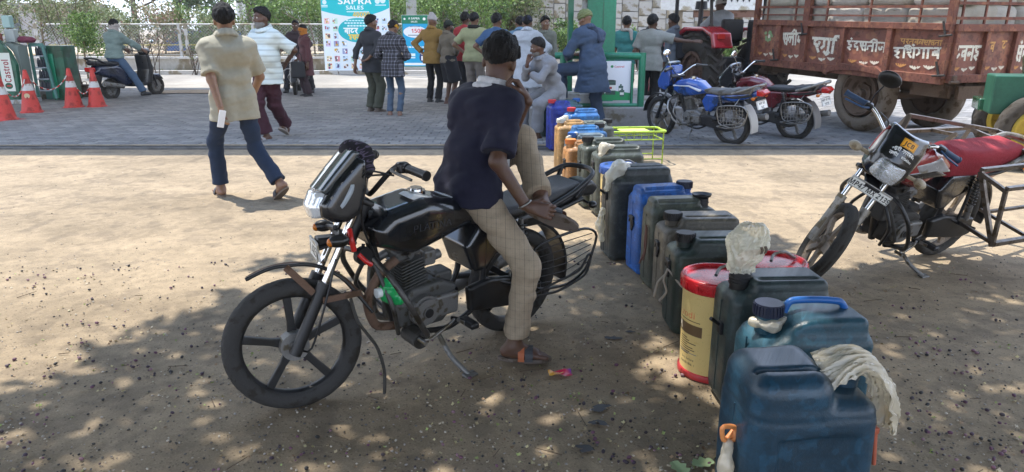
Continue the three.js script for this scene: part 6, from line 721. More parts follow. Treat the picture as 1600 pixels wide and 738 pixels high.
can({ at: at(963, 5.92, 0.57), w: 0.40, d: 0.26, h: 0.575, turn: 0.15, mat: plastic([0.085, 0.10, 0.085]), neck: 'left', cap: 'none', r: 0.055, ring: 0.7, label: 'olive-grey can with torn cream film hanging over its front', extra: (t, k) => { bag(t, [[k.nx + 0.08, k.sh + 0.05, 0.04, 0.02], [k.nx, k.sh + 0.05, 0.05, 0.035], [k.nx - 0.03, k.sh - 0.01, 0.09, 0.025]], bagMat, 'plastic_wrap', undefined, 0.007, 0.012); } });
can({ at: at(940, 6.22, 0.57), w: 0.40, d: 0.25, h: 0.59, turn: 0.2, mat: plastic([0.09, 0.105, 0.085]), neck: 'left', cap: 'black', r: 0.055, ring: 0.6, ribs: 4, label: 'olive ribbed can directly behind the one with torn film' });
can({ at: at(907, 6.55), w: 0.30, d: 0.24, h: 0.52, turn: 0.2, mat: plastic([0.55, 0.26, 0.09]), neck: 'left', cap: 'orange', r: 0.05, label: 'orange can beyond the motorcycle seat', ring: 0.6 });
can({ at: at(914, 6.92), w: 0.38, d: 0.25, h: 0.53, turn: 0.2, mat: plastic([0.16, 0.21, 0.25]), neck: 'left', cap: 'blue', r: 0.055, ribs: 4, label: 'grey-blue can with a pale dusty top and small blue cap', extra: (t, k) => bag(t, [[k.nx - 0.06, k.sh + 0.02, 0.02, 0.018], [k.nx + 0.02, k.sh + 0.06, 0.03, 0.02]], bagMat2, 'plastic_wrap', undefined, 0.007, 0.01) });
can({ at: at(918, 7.4), w: 0.36, d: 0.24, h: 0.55, turn: 0.2, mat: plastic([0.03, 0.17, 0.44]), neck: 'right', cap: 'black', label: 'mid-blue can with a black cap behind the grey-blue one' });
can({ at: at(890, 7.75), w: 0.30, d: 0.25, h: 0.56, turn: 0.2, mat: plastic([0.56, 0.31, 0.11]), neck: 'left', cap: 'white', label: 'yellow-orange can with a cream cap farther up the row', extra: (t, k) => bag(t, [[k.nx - 0.02, k.sh + 0.05, 0.02, 0.03], [k.nx + 0.05, k.sh + 0.08, 0.0, 0.03]], bagMat2, 'plastic_wrap', undefined, 0.008, 0.012) });
can({ at: at(932, 7.85), w: 0.34, d: 0.24, h: 0.54, turn: 0.1, mat: plastic([0.17, 0.19, 0.17]), neck: 'right', cap: 'black', label: 'grey can with a black cap right of the mid-blue can' });
can({ at: at(908, 8.5, 0.6), w: 0.38, d: 0.26, h: 0.60, turn: 0.25, mat: plastic([0.03, 0.18, 0.5]), neck: 'left', cap: 'red', r: 0.045, panel: false, frontRibs: 3, label: 'clear blue can with a red cap near the far end of the row' });
can({ at: at(873, 9.25, 0.6), w: 0.28, d: 0.26, h: 0.62, turn: 0.25, mat: plastic([0.015, 0.04, 0.38]), neck: 'left', cap: 'red', ribs: 3, label: 'royal blue narrow can beside the one the grey man sits on' });
const seatCan = can({ at: at(863, 10.35, 0.6), w: 0.40, d: 0.30, h: 0.58, turn: 0.3, mat: plastic([0.02, 0.055, 0.05]), neck: 'right', cap: 'orange', ribs: 3, label: 'dark green can at the far end with a grey-clad man sitting on it' });
can({ at: at(888, 9.9, 0.6), w: 0.34, d: 0.28, h: 0.57, turn: 0.3, mat: plastic([0.02, 0.09, 0.12]), neck: 'right', cap: 'blue', label: 'dark teal can behind the royal blue narrow can' });
// paint pails
function pail(pos, label, first) {
  const t = thing('paint_pail', label, 'pail', pos, 0.35, 'cream pails with red lids'), r = 0.152, h = 0.46;
  const art = canvasTex(1024, 512, (g, w, hh) => { g.fillStyle = '#dcc17e'; g.fillRect(0, 0, w, hh); const R = rng(4); for (let i = 0; i < 900; i++) { g.fillStyle = `rgba(${90 + R() * 60},${70 + R() * 40},30,${0.05 + R() * 0.12})`; g.fillRect(R() * w, R() * hh, 1 + R() * 4, 1 + R() * 7); }
    for (const cx of [260, 772]) { T_(g, 'zodi', cx + 0, 170, 46, '#d9744a', '400', 1.2); g.fillStyle = '#53402c'; g.fillRect(cx - 70, 200, 150, 4); g.fillStyle = '#6d563c'; g.fillRect(cx - 88, 222, 180, 62); g.fillStyle = '#e6ddc8'; g.fillRect(cx - 80, 230, 26, 26); g.fillRect(cx - 60, 252, 12, 20); g.fillStyle = '#4a3b2c'; for (let i = 0; i < 8; i++) { g.fillRect(cx - 56, 306 + i * 13, 60 + 60 * R(), 5); } g.fillStyle = '#26221d'; T_(g, 'Best Before', cx + 10, 430, 18, '#26221d', '400'); T_(g, 'Batch No. :', cx + 10, 456, 20, '#26221d'); g.fillRect(cx - 160, 300, 6, 70); T_(g, '●', cx - 110, 330, 20, '#4b5a80'); T_(g, 'S LTD', cx - 120, 350, 16, '#4b5a80'); g.fillRect(cx - 120, 392, 190, 3); } });
  art.wrapS = THREE.RepeatWrapping; const bodyG = keep(new THREE.CylinderGeometry(r * 0.985, r * 0.93, h - 0.05, 48, 1, true).translate(0, 0.025 + (h - 0.05) / 2, 0)); obj('body', bodyG, std([1, 1, 1], 0.5, { map: art, side: THREE.DoubleSide, roughnessMap: rep(T.rough, 2) }), t);
  obj('base', lathe([[0.0, 0.012], [r * 0.93, 0.012], [r * 0.96, 0.002], [r * 0.985, 0.006], [r * 0.985, 0.028], [r * 0.93, 0.034]], 48), std([0.5, 0.03, 0.035], 0.45, { map: rep(T.grime, 5) }), t);
  const lm = std([0.62, 0.02, 0.028], 0.38, { map: rep(T.grime, 3), roughnessMap: rep(T.rough, 4) }), lid = obj('lid', lathe([[0, h - 0.012], [r * 0.9, h - 0.012], [r * 0.94, h + 0.004], [r * 1.02, h + 0.006], [r * 1.05, h - 0.004], [r * 1.05, h - 0.05], [r * 1.0, h - 0.055], [r * 1.0, h - 0.03]], 56), lm, t); const tabs = []; for (let i = 0; i < 16; i++) { const a = i / 16 * PI * 2; tabs.push(box(0.012, 0.035, 0.006, Math.cos(a) * r * 1.052, h - 0.03, Math.sin(a) * r * 1.052, 0, -a + PI / 2)); } obj('lid_tabs', tabs, lm, lid);
  obj('handle', [tube([[-0.05, h + 0.02, 0.05], [0.0, h + 0.035, 0.01], [0.07, h + 0.035, 0.0], [0.13, h + 0.0, 0.0]], 0.0075, 20, 6)], M.dullAlloy, t); obj('lug', [disc(0.01, 0.012, 0.02, h - 0.03, r * 1.055, 'z', 12)], capMat.black, t); return t;
}
pail(at(1117, 3.0), 'cream printed paint pail with a red lid, standing left of the bag-topped can');
pail(at(1200, 3.2), 'second red-lidded pail, almost hidden behind the bag-topped can');
{ const t = pail(at(968, 5.35), 'cream drum with a deep blue rim lid behind the tall ribbed can'); t.userData.group = undefined; delete t.userData.group; t.name = 'drum'; t.traverse((m) => { if (m.isMesh && ['lid', 'lid_tabs', 'base'].includes(m.name)) m.material = std([0.02, 0.09, 0.36], 0.4, { map: rep(T.grime, 4) }); if (m.name === 'body') m.scale.y = 1.12; }); t.children.forEach((m) => { if (m.name !== 'body' && m.name !== 'base') m.position.y = 0.05; }); }
{ // lime wire stand
  const p = G(990, 255), t = thing('wire_stand', 'lime-green wire display stand with a flat top beside the row of cans', 'stand', V(p.x, 0, p.z - 0.1), 0.12), lm = std([0.42, 0.60, 0.05], 0.5, { map: rep(T.grime, 4) }), w = 0.30, d = 0.36, h = 0.37;
  for (const x of [-1, 1]) for (const z of [-1, 1]) obj('leg', bar([x * w, 0, z * d * 0.5], [x * w, h, z * d * 0.5], 0.008), lm, t);
  obj('top_frame', [tube([[-w, h, d / 2], [w, h, d / 2], [w * 1.06, h, 0], [w, h, -d / 2], [-w, h, -d / 2], [-w * 1.06, h, 0]], 0.014, 60, 8, true), ...[-0.5, 0.5].map((z) => bar([-w, h - 0.09, z * d], [w, h - 0.09, z * d], 0.007)), ...[-1, 1].map((x) => bar([x * w, h - 0.09, -d / 2], [x * w, h - 0.09, d / 2], 0.007))], lm, t); obj('tray', rbox(w * 1.1, 0.012, d * 0.66, 0.004, 0, h - 0.006, 0), std([0.62, 0.72, 0.14], 0.5), t); obj('wire', [...Array(8)].map((_, i) => bar([-w + i * w * 2 / 7, h, d / 2], [-w + i * w * 2 / 7, h - 0.09, d / 2], 0.004, 0.004, 5)).concat([...Array(8)].map((_, i) => bar([-w + i * w * 2 / 7, h, -d / 2], [-w + i * w * 2 / 7, h - 0.09, -d / 2], 0.004, 0.004, 5))), lm, t).userData.kind = 'stuff'; obj('lower_rail', [bar([-w, 0.06, d / 2], [w, 0.06, d / 2], 0.006), bar([-w, 0.06, -d / 2], [w, 0.06, -d / 2], 0.006)], lm, t);
}

// ---------------------------------------------------------------- the other motorcycles
{ // red-seated motorcycle with a welded carrier
  const silver = gloss([0.40, 0.40, 0.41]), blackP = gloss([0.012, 0.012, 0.014]), redP = gloss([0.33, 0.02, 0.025]);
  const b = motorcycle({ label: 'dusty motorcycle with red cloth seat cover and welded steel carrier, turned toward the cans', rear: G(1452, 396), front: G(1274, 433), steer: 0.85, lean: 0.27, tank: redP, side: blackP, tailMat: redP, seat: std([0.42, 0.035, 0.05], 0.95, { map: rep(T.weave, 5), bumpMap: rep(T.bump, 9), bumpScale: 0.004 }), seatPoly: [[0.44, 0.83], [0.38, 0.68], [0.1, 0.68], [-0.24, 0.72], [-0.36, 0.78], [-0.33, 0.86], [-0.15, 0.855], [0.1, 0.855], [0.32, 0.87]], scale: 0.96, tankPoly: [[0.34, 0.72], [0.36, 0.80], [0.48, 0.885], [0.66, 0.92], [0.84, 0.89], [0.93, 0.82], [0.92, 0.73], [0.80, 0.68], [0.72, 0.65], [0.55, 0.68]], rim: M.dustAlloy, tyre: M.dustyTyre, rib: true, drum: M.dustAlloy, slider: std([0.42, 0.39, 0.34], 0.55, { metalness: 0.5, map: rep(T.grime, 5) }), splitSpokes: true, barMat: M.chrome, gripMat: std([0.03, 0.06, 0.12], 0.6), leverMat: std([0.03, 0.08, 0.18], 0.4), guardW: 0.26, grabMat: M.alloy, grabR: 0.02, mirrors: [1], mirrorH: 0.19, mirrorOut: 1.0, engineMat: M.dustBlack, coverMat: M.dullAlloy, guardMat: M.blackPlastic, hbUp: -0.03, rearGuard: M.blackPlastic, mudguard: 'none' });
  const { t, St } = b;
  const f = bikeFairing(b, { poly: [[1.050, 0.767], [1.000, 0.813], [0.975, 0.942], [1.000, 1.060], [1.042, 1.060], [1.109, 0.995], [1.155, 0.919], [1.168, 0.843], [1.143, 0.775]], hw: 0.125, bow: 4.2, mat: blackP, lamp: [[1.118, 0.916], [1.172, 0.908], [1.197, 0.851], [1.181, 0.794], [1.126, 0.779], [1.109, 0.843]], lw: 0.092, lampMat: phy([0.7, 0.72, 0.73], 0.12, { metalness: 0.9, clearcoat: 1, bumpMap: rep(T.bump, 7), bumpScale: 0.012 }) });
  for (const z of [-1, 1]) { obj('cowl_side_panel', St(keep(rex([[1.0, 0.85], [0.98, 0.95], [1.0, 1.04], [1.06, 0.97], [1.09, 0.89], [1.06, 0.82]], 0.012, 0.006, 0.006, 0, z * 0.122).translate(-0.03, 0, 0))), silver, f); obj('cowl_stripe', St(tube([[0.99, 1.03, z * 0.13], [0.985, 0.95, z * 0.132], [1.01, 0.86, z * 0.13]], 0.009, 12, 6)), redP, f); }
  const art = canvasTex(512, 384, (g, w, h) => { g.clearRect(0, 0, w, h); g.save(); g.fillStyle = '#f2a818'; g.strokeStyle = '#1a1a1a'; g.lineWidth = 8; g.beginPath(); g.roundRect(150, 20, 220, 120, 18); g.fill(); g.strokeStyle = '#f2a818'; g.lineWidth = 10; g.strokeRect(142, 12, 236, 136); T_(g, 'JCB', 260, 82, 100, '#17150f', '700', 1.05); g.restore(); hindi(g, 'mSUrI', 40, 175, 70, '#f5f5f2', 0.13); hindi(g, 'gprk', 215, 175, 70, '#f5f5f2', 0.13); hindi(g, 'vrs', 372, 175, 70, '#f5f5f2', 0.13); hindi(g, 'jlIA', 60, 270, 66, '#f5f5f2', 0.13); T_(g, '97543xx', 350, 306, 52, '#f5f5f2'); });
  { const g = new THREE.PlaneGeometry(0.185, 0.14, 16, 8), p = g.attributes.position; g.rotateY(PI / 2); for (let i = 0; i < p.count; i++) { const z = p.getZ(i), y = p.getY(i); p.setX(i, 0.004 - 4.2 * z * z); } g.rotateZ(0.62).translate(1.108, 0.993, 0); keep(g); g.computeVertexNormals(); obj('cowl_lettering', St(g), std([1, 1, 1], 0.4, { map: art, transparent: true, alphaTest: 0.3, side: THREE.DoubleSide }), f); }
  const np = obj('front_number_plate', St(rbox(0.012, 0.065, 0.27, 0.003, 1.15, 0.70, 0, 0, 0, 0.15)), M.white, t); { const g = panel(0.26, 0.058, 0, 0, 0, PI / 2); g.rotateZ(0.15).translate(1.1585, 0.70, 0); obj('plate_lettering', St(g), std([1, 1, 1], 0.5, { map: textPlate(['MP47 MX 2139'], { w: 512, h: 112, st: 0.9 }) }), np); } obj('plate_bracket', St(rbox(0.14, 0.02, 0.1, 0.006, 1.09, 0.72, 0)), M.satin, np);
  for (const z of [-1, 1]) { obj('front_indicator', [St(ball(1.05, 0.85, z * 0.22, 0.036, 1.1, 0.75, 1.1, 14)), St(bar([1.03, 0.84, z * 0.1], [1.04, 0.85, z * 0.2], 0.013))], std([0.42, 0.35, 0.24], 0.4, { map: rep(T.grime, 5) }), t); }
  obj('tank_graphic', [rex([[0.42, 0.75], [0.58, 0.86], [0.84, 0.835], [0.74, 0.75]], 0.139, 0.02, 0.009, 0, 0)], silver, t); obj('tank_stripe', [rex([[0.45, 0.73], [0.6, 0.79], [0.9, 0.78], [0.74, 0.725]], 0.1405, 0.012, 0.009, 0, 0)], blackP, t);
  obj('inner_guard', [tube([[0.86, 0.6, -0.05], [0.88, 0.48, -0.17], [0.82, 0.34, -0.2], [0.76, 0.26, -0.1]], 0.011, 16, 7), rbox(0.1, 0.18, 0.16, 0.02, 0.80, 0.5, 0)], M.dustBlack, t);
  // the welded carrier: square tube frames hung on both sides
  t.updateMatrixWorld(); const sq = std([0.20, 0.165, 0.135], 0.55, { metalness: 0.65, map: rep(T.grime, 6), roughnessMap: rep(T.rough, 5) }), car = addTop(new THREE.Group(), 'welded_carrier', 'brown square-tube steel carrier frame welded around the rear of the red-seated motorcycle', 'carrier'); car.position.copy(t.position); car.rotation.copy(t.rotation); car.scale.copy(t.scale);
  const bm = (name, a, c, w = 0.024) => obj(name, beam(a, c, w), sq, car);
  for (const z of [-1, 1]) {
    const zi = z * 0.26, zo = z * 0.52, x0 = 0.36, x1 = -0.62;
    if (z < 0) bm('rail', [x0, 0.82, zi], [x1, 0.80, zi]); else { bm('rail', [0.46, 0.98, zi], [x1, 0.80, zi]); bm('strut', [0.46, 0.98, zi], [0.38, 0.46, zo], 0.026); bm('strut', [0.46, 0.98, zi], [0.62, 0.70, 0.2], 0.026); } bm('rail', [x0, 0.44, zo], [x1, 0.40, zo], 0.028); bm('rail', [x0, 0.78, zo * 0.85], [x1, 0.75, zo * 0.85]);
    for (const x of [x0, -0.14, x1]) { bm('strut', [x, 0.81, zi], [x, 0.42, zo], 0.026); if (x !== -0.14) bm('strut', [x, 0.77, zo * 0.85], [x, 0.42, zo], 0.022); bm('cross_bar', [x, 0.80, zi], [x, 0.765, zo * 0.85], 0.024); }
    bm('brace', [x0, 0.44, zo], [0.12, 0.36, z * 0.15], 0.022); bm('brace', [x0 - 0.4, 0.42, zo], [-0.1, 0.42, z * 0.13], 0.02); bm('mid_rail', [x0, 0.60, z * 0.40], [x1, 0.57, z * 0.40], 0.018);
  }
  bm('cross_bar', [-0.62, 0.80, -0.26], [-0.62, 0.80, 0.26]); bm('cross_bar', [-0.3, 0.83, -0.26], [-0.3, 0.83, 0.26], 0.026);
}
{ // blue one
  const bl = gloss([0.02, 0.09, 0.40]), plate = textPlate(['MP 05', 'NC'], { w: 256, h: 160, st: 0.95 });
  const b = motorcycle({ label: 'blue motorcycle with grey dusty seat parked by the pump island', rear: G(1143, 227), front: G(1020, 209), steer: -0.12, lean: 0.12, tank: bl, side: bl, tailMat: bl, seat: std([0.16, 0.155, 0.15], 0.8, { map: rep(T.grime, 4) }), rim: M.dullAlloy, plateR: plate, saree: true, sareeMat: M.steel, grabMat: M.alloy, flap: std([0.42, 0.41, 0.39], 0.5), mirrors: [-1], mirrorStem: M.chrome, mirrorMat: M.mirror, guard: true, guardTube: M.steel, barMat: M.chrome, detail: 'mid' });
  bikeFairing(b, { poly: [[1.08, 0.70], [1.0, 0.76], [0.98, 0.90], [1.0, 1.04], [1.05, 1.05], [1.17, 0.93], [1.24, 0.82], [1.22, 0.73]], hw: 0.14, bow: 2.2, mat: bl, screen: [[1.0, 1.08], [1.04, 1.10], [1.16, 0.98], [1.22, 0.89], [1.19, 0.88], [1.05, 1.02]], shw: 0.11, screenMat: smoke, lamp: [[1.18, 0.88], [1.235, 0.86], [1.26, 0.79], [1.23, 0.74], [1.18, 0.76]], lw: 0.1, lampMat: lensMat });
  obj('tank_stripe', [rex([[0.42, 0.745], [0.62, 0.805], [0.9, 0.795], [0.9, 0.775], [0.62, 0.78], [0.44, 0.72]], 0.139, 0.008, 0.008)], std([0.6, 0.62, 0.64], 0.35), b.t);
}
{ // maroon one
  const rd = gloss([0.16, 0.012, 0.02]), plate = textPlate(['MP 47 M', '1878'], { w: 256, h: 160, st: 0.95 });
  const b = motorcycle({ label: 'dark red motorcycle with black seat parked between the blue one and the trailer', rear: G(1240, 219), front: G(1118, 203), steer: 0.1, lean: 0.12, tank: rd, side: rd, tailMat: rd, seat: M.vinyl, rim: M.dullAlloy, tyre: M.dustyTyre, plateR: plate, saree: true, sareeMat: M.steel, grabMat: M.alloy, grabR: 0.019, flap: std([0.2, 0.19, 0.18], 0.6), mirrors: [-1], mirrorStem: M.chrome, mirrorMat: M.mirror, guard: true, barMat: M.chrome, caseMat: M.dustBlack, detail: 'mid' });
  bikeFairing(b, { poly: [[1.08, 0.70], [1.0, 0.76], [0.98, 0.90], [1.0, 1.04], [1.05, 1.05], [1.17, 0.93], [1.24, 0.82], [1.22, 0.73]], hw: 0.14, bow: 2.2, mat: gloss([0.02, 0.02, 0.022]), lamp: [[1.18, 0.88], [1.235, 0.86], [1.26, 0.79], [1.23, 0.74], [1.18, 0.76]], lw: 0.1, lampMat: lensMat });
}
{ // far motorcycle behind the striped shirt
  const g = gloss([0.03, 0.03, 0.035]);
  const p = G(462, 150), b = motorcycle({ label: 'distant motorcycle facing the camera behind the man in the striped shirt', rear: V(p.x - 0.25, 0, p.z - 1.2), front: V(p.x, 0, p.z), steer: 0, lean: 0, tank: g, side: g, rim: M.satin, tyre: M.dustyTyre, guard: true, guardTube: M.steel, detail: 'low', mirrors: [-1, 1], slider: M.steel, cell: 1 });
  obj('headlamp', b.St(ball(1.12, 0.84, 0, 0.09, 0.8, 1, 1, 20)), lensMat, b.t);
}

// ---------------------------------------------------------------- people standing about the forecourt
{
  const jeans = (c) => cloth(c, { sheen: 0.15 });
  const plaid = dataTex(256, 256, (x, y) => { const a = x % 64, c = y % 64, s = (a < 22 ? 0.28 : 0) + (c < 22 ? 0.28 : 0) + (a > 40 && a < 44 ? 0.35 : 0) + (c > 40 && c < 44 ? 0.35 : 0); const v = 0.22 + s; return [v, v, v * 1.05]; }, true);
  const stripe = dataTex(64, 256, (x, y) => { const c = y % 64, s = c < 16 ? 0.88 : c < 22 ? 0.95 : 1; return [s * 0.98, s * 1.0, s]; }, true);
  const yawOf = (dx, dz) => Math.atan2(dx, dz);
  // man in beige, walking away to the left with a phone
  {
    const l = G(338, 306), r = G(446, 312), yaw = yawOf(-0.78, -0.62), at = l.clone().lerp(r, 0.42).setY(0), Lo = (p) => p.clone().sub(at).applyAxisAngle(UP, -yaw).toArray(), Ld = (x, y, z) => V(x, y, z).applyAxisAngle(UP, -yaw).toArray();
    const p = person({ label: 'man in beige short-sleeved shirt and blue jeans walking away with a phone', at, yaw, size: 1.0, cell: 0.011, headCell: 0.005, handCell: 0.004, footCell: 0.0045, skin: 'tan', seed: 21, pelvis: [0.02, 0.905, -0.01], lean: 0.03, twist: -0.42, hipTurn: -0.1, hairThick: 0.028, fullHair: true, quiff: true, headYaw: -0.1, headPitch: 0.05, wide: 1.02, bulk: 1.1,
      armL: { hand: Lo(PZ(345, 172, 6.22)), pole: Ld(-0.4, 0, 0.6), dir: Ld(0.05, -1, 0.0), thumb: Ld(-0.5, 0.1, -0.8), palm: Ld(0.8, 0, -0.3), curl: 0.6, th: 0.9 }, armR: { hand: [-0.28, 0.9, 0.16], curl: 0.4 },
      legL: { foot: Lo(l.clone().add(V(0.05, 0.092, 0))), pole: [0.05, 0, 1], turn: -0.3 }, legR: { foot: Lo(r.clone().add(V(-0.04, 0.155, 0))), pole: [-0.05, 0, 1], turn: 0.0, toe: -0.62 },
      shirt: { mat: cloth([0.43, 0.40, 0.305]), sleeve: 0.85, hem: 0.19, loose: 0.018, flare: 0.022, cuff: 0.014, sleeveLoose: 0.004, collar: 0.01, neck: 0.02, fold: 1, wr: 0.0075, hang: 0.8 }, pants: { mat: jeans([0.018, 0.035, 0.075]), len: 1.95, loose: 0.012, cuff: 0.022, wr: 0.008 }, shoes: 'sandal', soleMat: std([0.16, 0.12, 0.09], 0.85), strapMat: std([0.06, 0.055, 0.06], 0.7) });
    p.root.updateMatrixWorld(); const w = PZ(346, 186, 6.15); const ph = addTop(obj('telephone', [rbox(0.07, 0.145, 0.009, 0.004), rbox(0.022, 0.03, 0.004, 0.002, -0.018, 0.05, -0.006)], std([0.75, 0.76, 0.78], 0.3), new THREE.Group()), 'telephone', 'white mobile phone held in the left hand of the man in beige', 'phone'); ph.position.copy(w); ph.rotation.set(0.25, 1.1, -0.45);
  }
  // man in the striped white shirt
  {
    const l = G(413, 222), r = G(447, 216), yaw = yawOf(-0.45, 0.9), at = l.clone().lerp(r, 0.4).setY(0), Lo = (p) => p.clone().sub(at).applyAxisAngle(UP, -yaw).toArray(), Ld = (x, y, z) => V(x, y, z).applyAxisAngle(UP, -yaw).toArray();
    person({ label: 'grey-bearded man in pale striped shirt and maroon trousers walking with a hand on his hip', at, yaw, size: 1.03, cell: 0.013, headCell: 0.0055, handCell: 0.0045, skin: 'dark', seed: 23, pelvis: [0, 0.92, 0], lean: -0.04, twist: -0.05, headYaw: -0.25, hairThick: 0.024, quiff: true, face: true, beard: std([0.17, 0.165, 0.16], 0.95), belly: 0.09, bulk: 1.3, wide: 1.04,
      armL: { hand: [0.16, 1.02, -0.2], pole: [1, 0, -0.25], dir: [-0.5, -0.4, -0.1], thumb: [0, 1, 0], palm: [-0.3, 0, 1], curl: 0.5 }, armR: { hand: [-0.34, 0.88, 0.02], pole: [-0.6, 0, -0.6], curl: 0.5 },
      legR: { foot: Lo(l.clone().add(V(0.02, 0.085, -0.06))), pole: [-0.1, 0, 1], turn: -0.15 }, legL: { foot: Lo(r.clone().add(V(-0.02, 0.15, -0.1))), pole: [0.1, 0, 1], turn: 0.3, toe: 0.45 },
      shirt: { mat: cloth([0.60, 0.63, 0.60], { map: rep(stripe, 1, 3.4) }), sleeve: 0.95, hem: 0.17, loose: 0.022, flare: 0.02, cuff: 0.018, sleeveLoose: 0.006, collar: 0.01, neck: 0.015, fold: 1, wr: 0.0075, hang: 1 }, pants: { mat: cloth([0.055, 0.012, 0.022]), len: 1.95, loose: 0.03, cuff: 0.02, wr: 0.012 }, shoes: 'sandal', strapMat: std([0.3, 0.27, 0.25], 0.7), soleMat: std([0.3, 0.26, 0.22], 0.8) });
  }
  const group = 'people waiting on the forecourt';
  const stand = (px, py, dx, dz, o) => person({ at: G(px, py), yaw: yawOf(dx, dz), shoes: 'shoe', seed: px, ...o, group });
  const sh = (c, o = {}) => ({ mat: cloth(c), sleeve: 1.88, hem: 0.12, loose: 0.018, flare: 0.016, cuff: 0.012, collar: 0.01, wr: 0.0075, hang: 1, fold: 1, ...o }), tee = (c, o = {}) => sh(c, { sleeve: 0.78, fold: 0, sleeveLoose: 0.004, cuff: 0.012, ...o }), pn = (c, o = {}) => ({ mat: jeans(c), len: 1.96, loose: 0.02, cuff: 0.02, wr: 0.008, ...o });
  stand(585, 177, 0.62, -0.78, { label: 'young man in charcoal shirt and olive trousers before the tall hoarding', size: 1.0, hairThick: 0.026, fullHair: true, quiff: true, headYaw: -0.35, twist: 0.1, armL: { hand: [0.27, 0.86, -0.16], pole: [0.6, 0, -0.4], curl: 0.5 }, armR: { hand: [-0.13, 0.98, -0.19], pole: [-1, -0.2, -0.3], dir: [0.6, -0.3, -0.1], curl: 0.6 }, shirt: sh([0.035, 0.038, 0.045], { sleeve: 1.6, hem: 0.2 }), pants: pn([0.065, 0.07, 0.048], { loose: 0.03 }), shoeMat: std([0.08, 0.06, 0.045], 0.7), skin: 'mid' });
  stand(617, 183, 0.25, -0.97, { label: 'man in black and grey plaid shirt with a yellow headscarf and faded jeans', size: 0.95, headPitch: 0.35, headYaw: -0.2, headband: cloth([0.72, 0.36, 0.02]), hairThick: 0.024, armL: { hand: [0.14, 1.05, 0.2], pole: [0.8, -0.5, -0.6] }, armR: { hand: [-0.14, 1.05, 0.2], pole: [-0.8, -0.5, -0.6] }, shirt: sh([0.30, 0.30, 0.33], { mat: cloth([0.30, 0.30, 0.32], { map: rep(plaid, 4) }), hem: 0.2, loose: 0.026 }), pants: pn([0.07, 0.11, 0.17], { loose: 0.008, cuff: 0.014 }), shoes: 'sandal', legL: { foot: [0.1, 0.085, 0.02], turn: 0.6 }, legR: { foot: [-0.1, 0.085, 0], turn: 0.25 }, skin: 'mid' });
  stand(678, 162, 0.45, -0.9, { label: 'man in mustard shirt and grey woollen cap with a hand on his hip', size: 1.02, beanie: std([0.42, 0.40, 0.40], 0.95), hair: 'none', armL: { hand: [0.2, 1.0, -0.06], pole: [1, -0.1, -0.2], dir: [-0.5, -0.4, 0.4] }, armR: { hand: [-0.2, 1.02, 0.05], pole: [-1, -0.1, -0.3] }, shirt: sh([0.33, 0.20, 0.055], { hem: 0.14 }), pants: pn([0.012, 0.012, 0.014], { loose: 0.012 }), wide: 1.05 });
  stand(702, 165, 0.75, -0.55, { label: 'bearded man in khaki tee, dark cap and black shorts', size: 0.96, cap: std([0.02, 0.03, 0.025], 0.9), peak: true, beard: std([0.02, 0.018, 0.016], 0.95), face: true, headYaw: 0.1, armL: { hand: [0.2, 0.95, 0.14], pole: [0.8, 0, -0.6] }, armR: { hand: [-0.16, 1.05, 0.1], pole: [-1, -0.1, -0.4] }, shirt: sh([0.20, 0.17, 0.125], { sleeve: 1.7, hem: 0.06 }), pants: pn([0.014, 0.015, 0.02], { len: 0.98, loose: 0.05, cuff: 0.04, name: 'shorts' }), shoes: 'sandal', skin: 'dark' });
  stand(742, 170, 0.35, -0.95, { label: 'man in pale green shirt with a black cap and black neck scarf, hands on hips', size: 1.04, cap: std([0.016, 0.016, 0.018], 0.9), scarf: cloth([0.012, 0.012, 0.013]), armL: { hand: [0.2, 0.99, 0.06], pole: [1, -0.1, -0.4] }, armR: { hand: [-0.2, 0.99, 0.06], pole: [-1, -0.1, -0.4] }, shirt: tee([0.40, 0.42, 0.235], { hem: 0.08 }), pants: pn([0.27, 0.235, 0.20]), wide: 1.1, bulk: 1.1 });
  stand(728, 160, 0.5, -0.85, { label: 'man in red shirt mostly hidden behind the man in pale green', size: 1.05, hairThick: 0.024, shirt: tee([0.48, 0.05, 0.06]), pants: pn([0.05, 0.05, 0.06]), skin: 'dark' });
  stand(776, 176, 0.2, -0.97, { label: 'man in blue tee standing behind the seated youth, hands on hips', size: 1.02, hairThick: 0.022, fullHair: true, headYaw: -0.3, armL: { hand: [0.19, 1.0, 0.02], pole: [1, -0.1, -0.35] }, armR: { hand: [-0.19, 1.0, 0.04], pole: [-1, -0.1, -0.35] }, shirt: tee([0.06, 0.13, 0.27]), pants: pn([0.03, 0.03, 0.04]) });
  stand(812, 163, -0.1, -1, { label: 'man in sky-blue shirt half hidden behind the white kurta', size: 1.0, hairThick: 0.024, shirt: sh([0.19, 0.34, 0.52]), pants: pn([0.04, 0.04, 0.05]) });
  stand(823, 180, 0.1, -1, { label: 'man in long white kurta and dark blue cap with a hand on his hip', size: 1.0, cap: std([0.015, 0.02, 0.045], 0.9), headYaw: -0.1, armR: { hand: [-0.2, 0.98, -0.03], pole: [-1, 0, -0.2] , dir: [0.5, -0.3, 0.1] }, armR2: 0, armL: { hand: [0.2, 0.98, 0.1], pole: [1, -0.2, -0.4] }, shirt: sh([0.58, 0.62, 0.68], { hem: 0.44, loose: 0.034, flare: 0.04, wr: 0.012 }), pants: pn([0.58, 0.62, 0.68], { loose: 0.03 }), shoes: 'sandal' });
  stand(850, 166, -0.45, 0.9, { label: 'man in grey-green tee facing the camera beside the pump', size: 1.0, face: true, headYaw: 0.9, hairThick: 0.026, shirt: sh([0.20, 0.21, 0.175], { sleeve: 1.4 }), pants: pn([0.02, 0.02, 0.024]), skin: 'mid' });
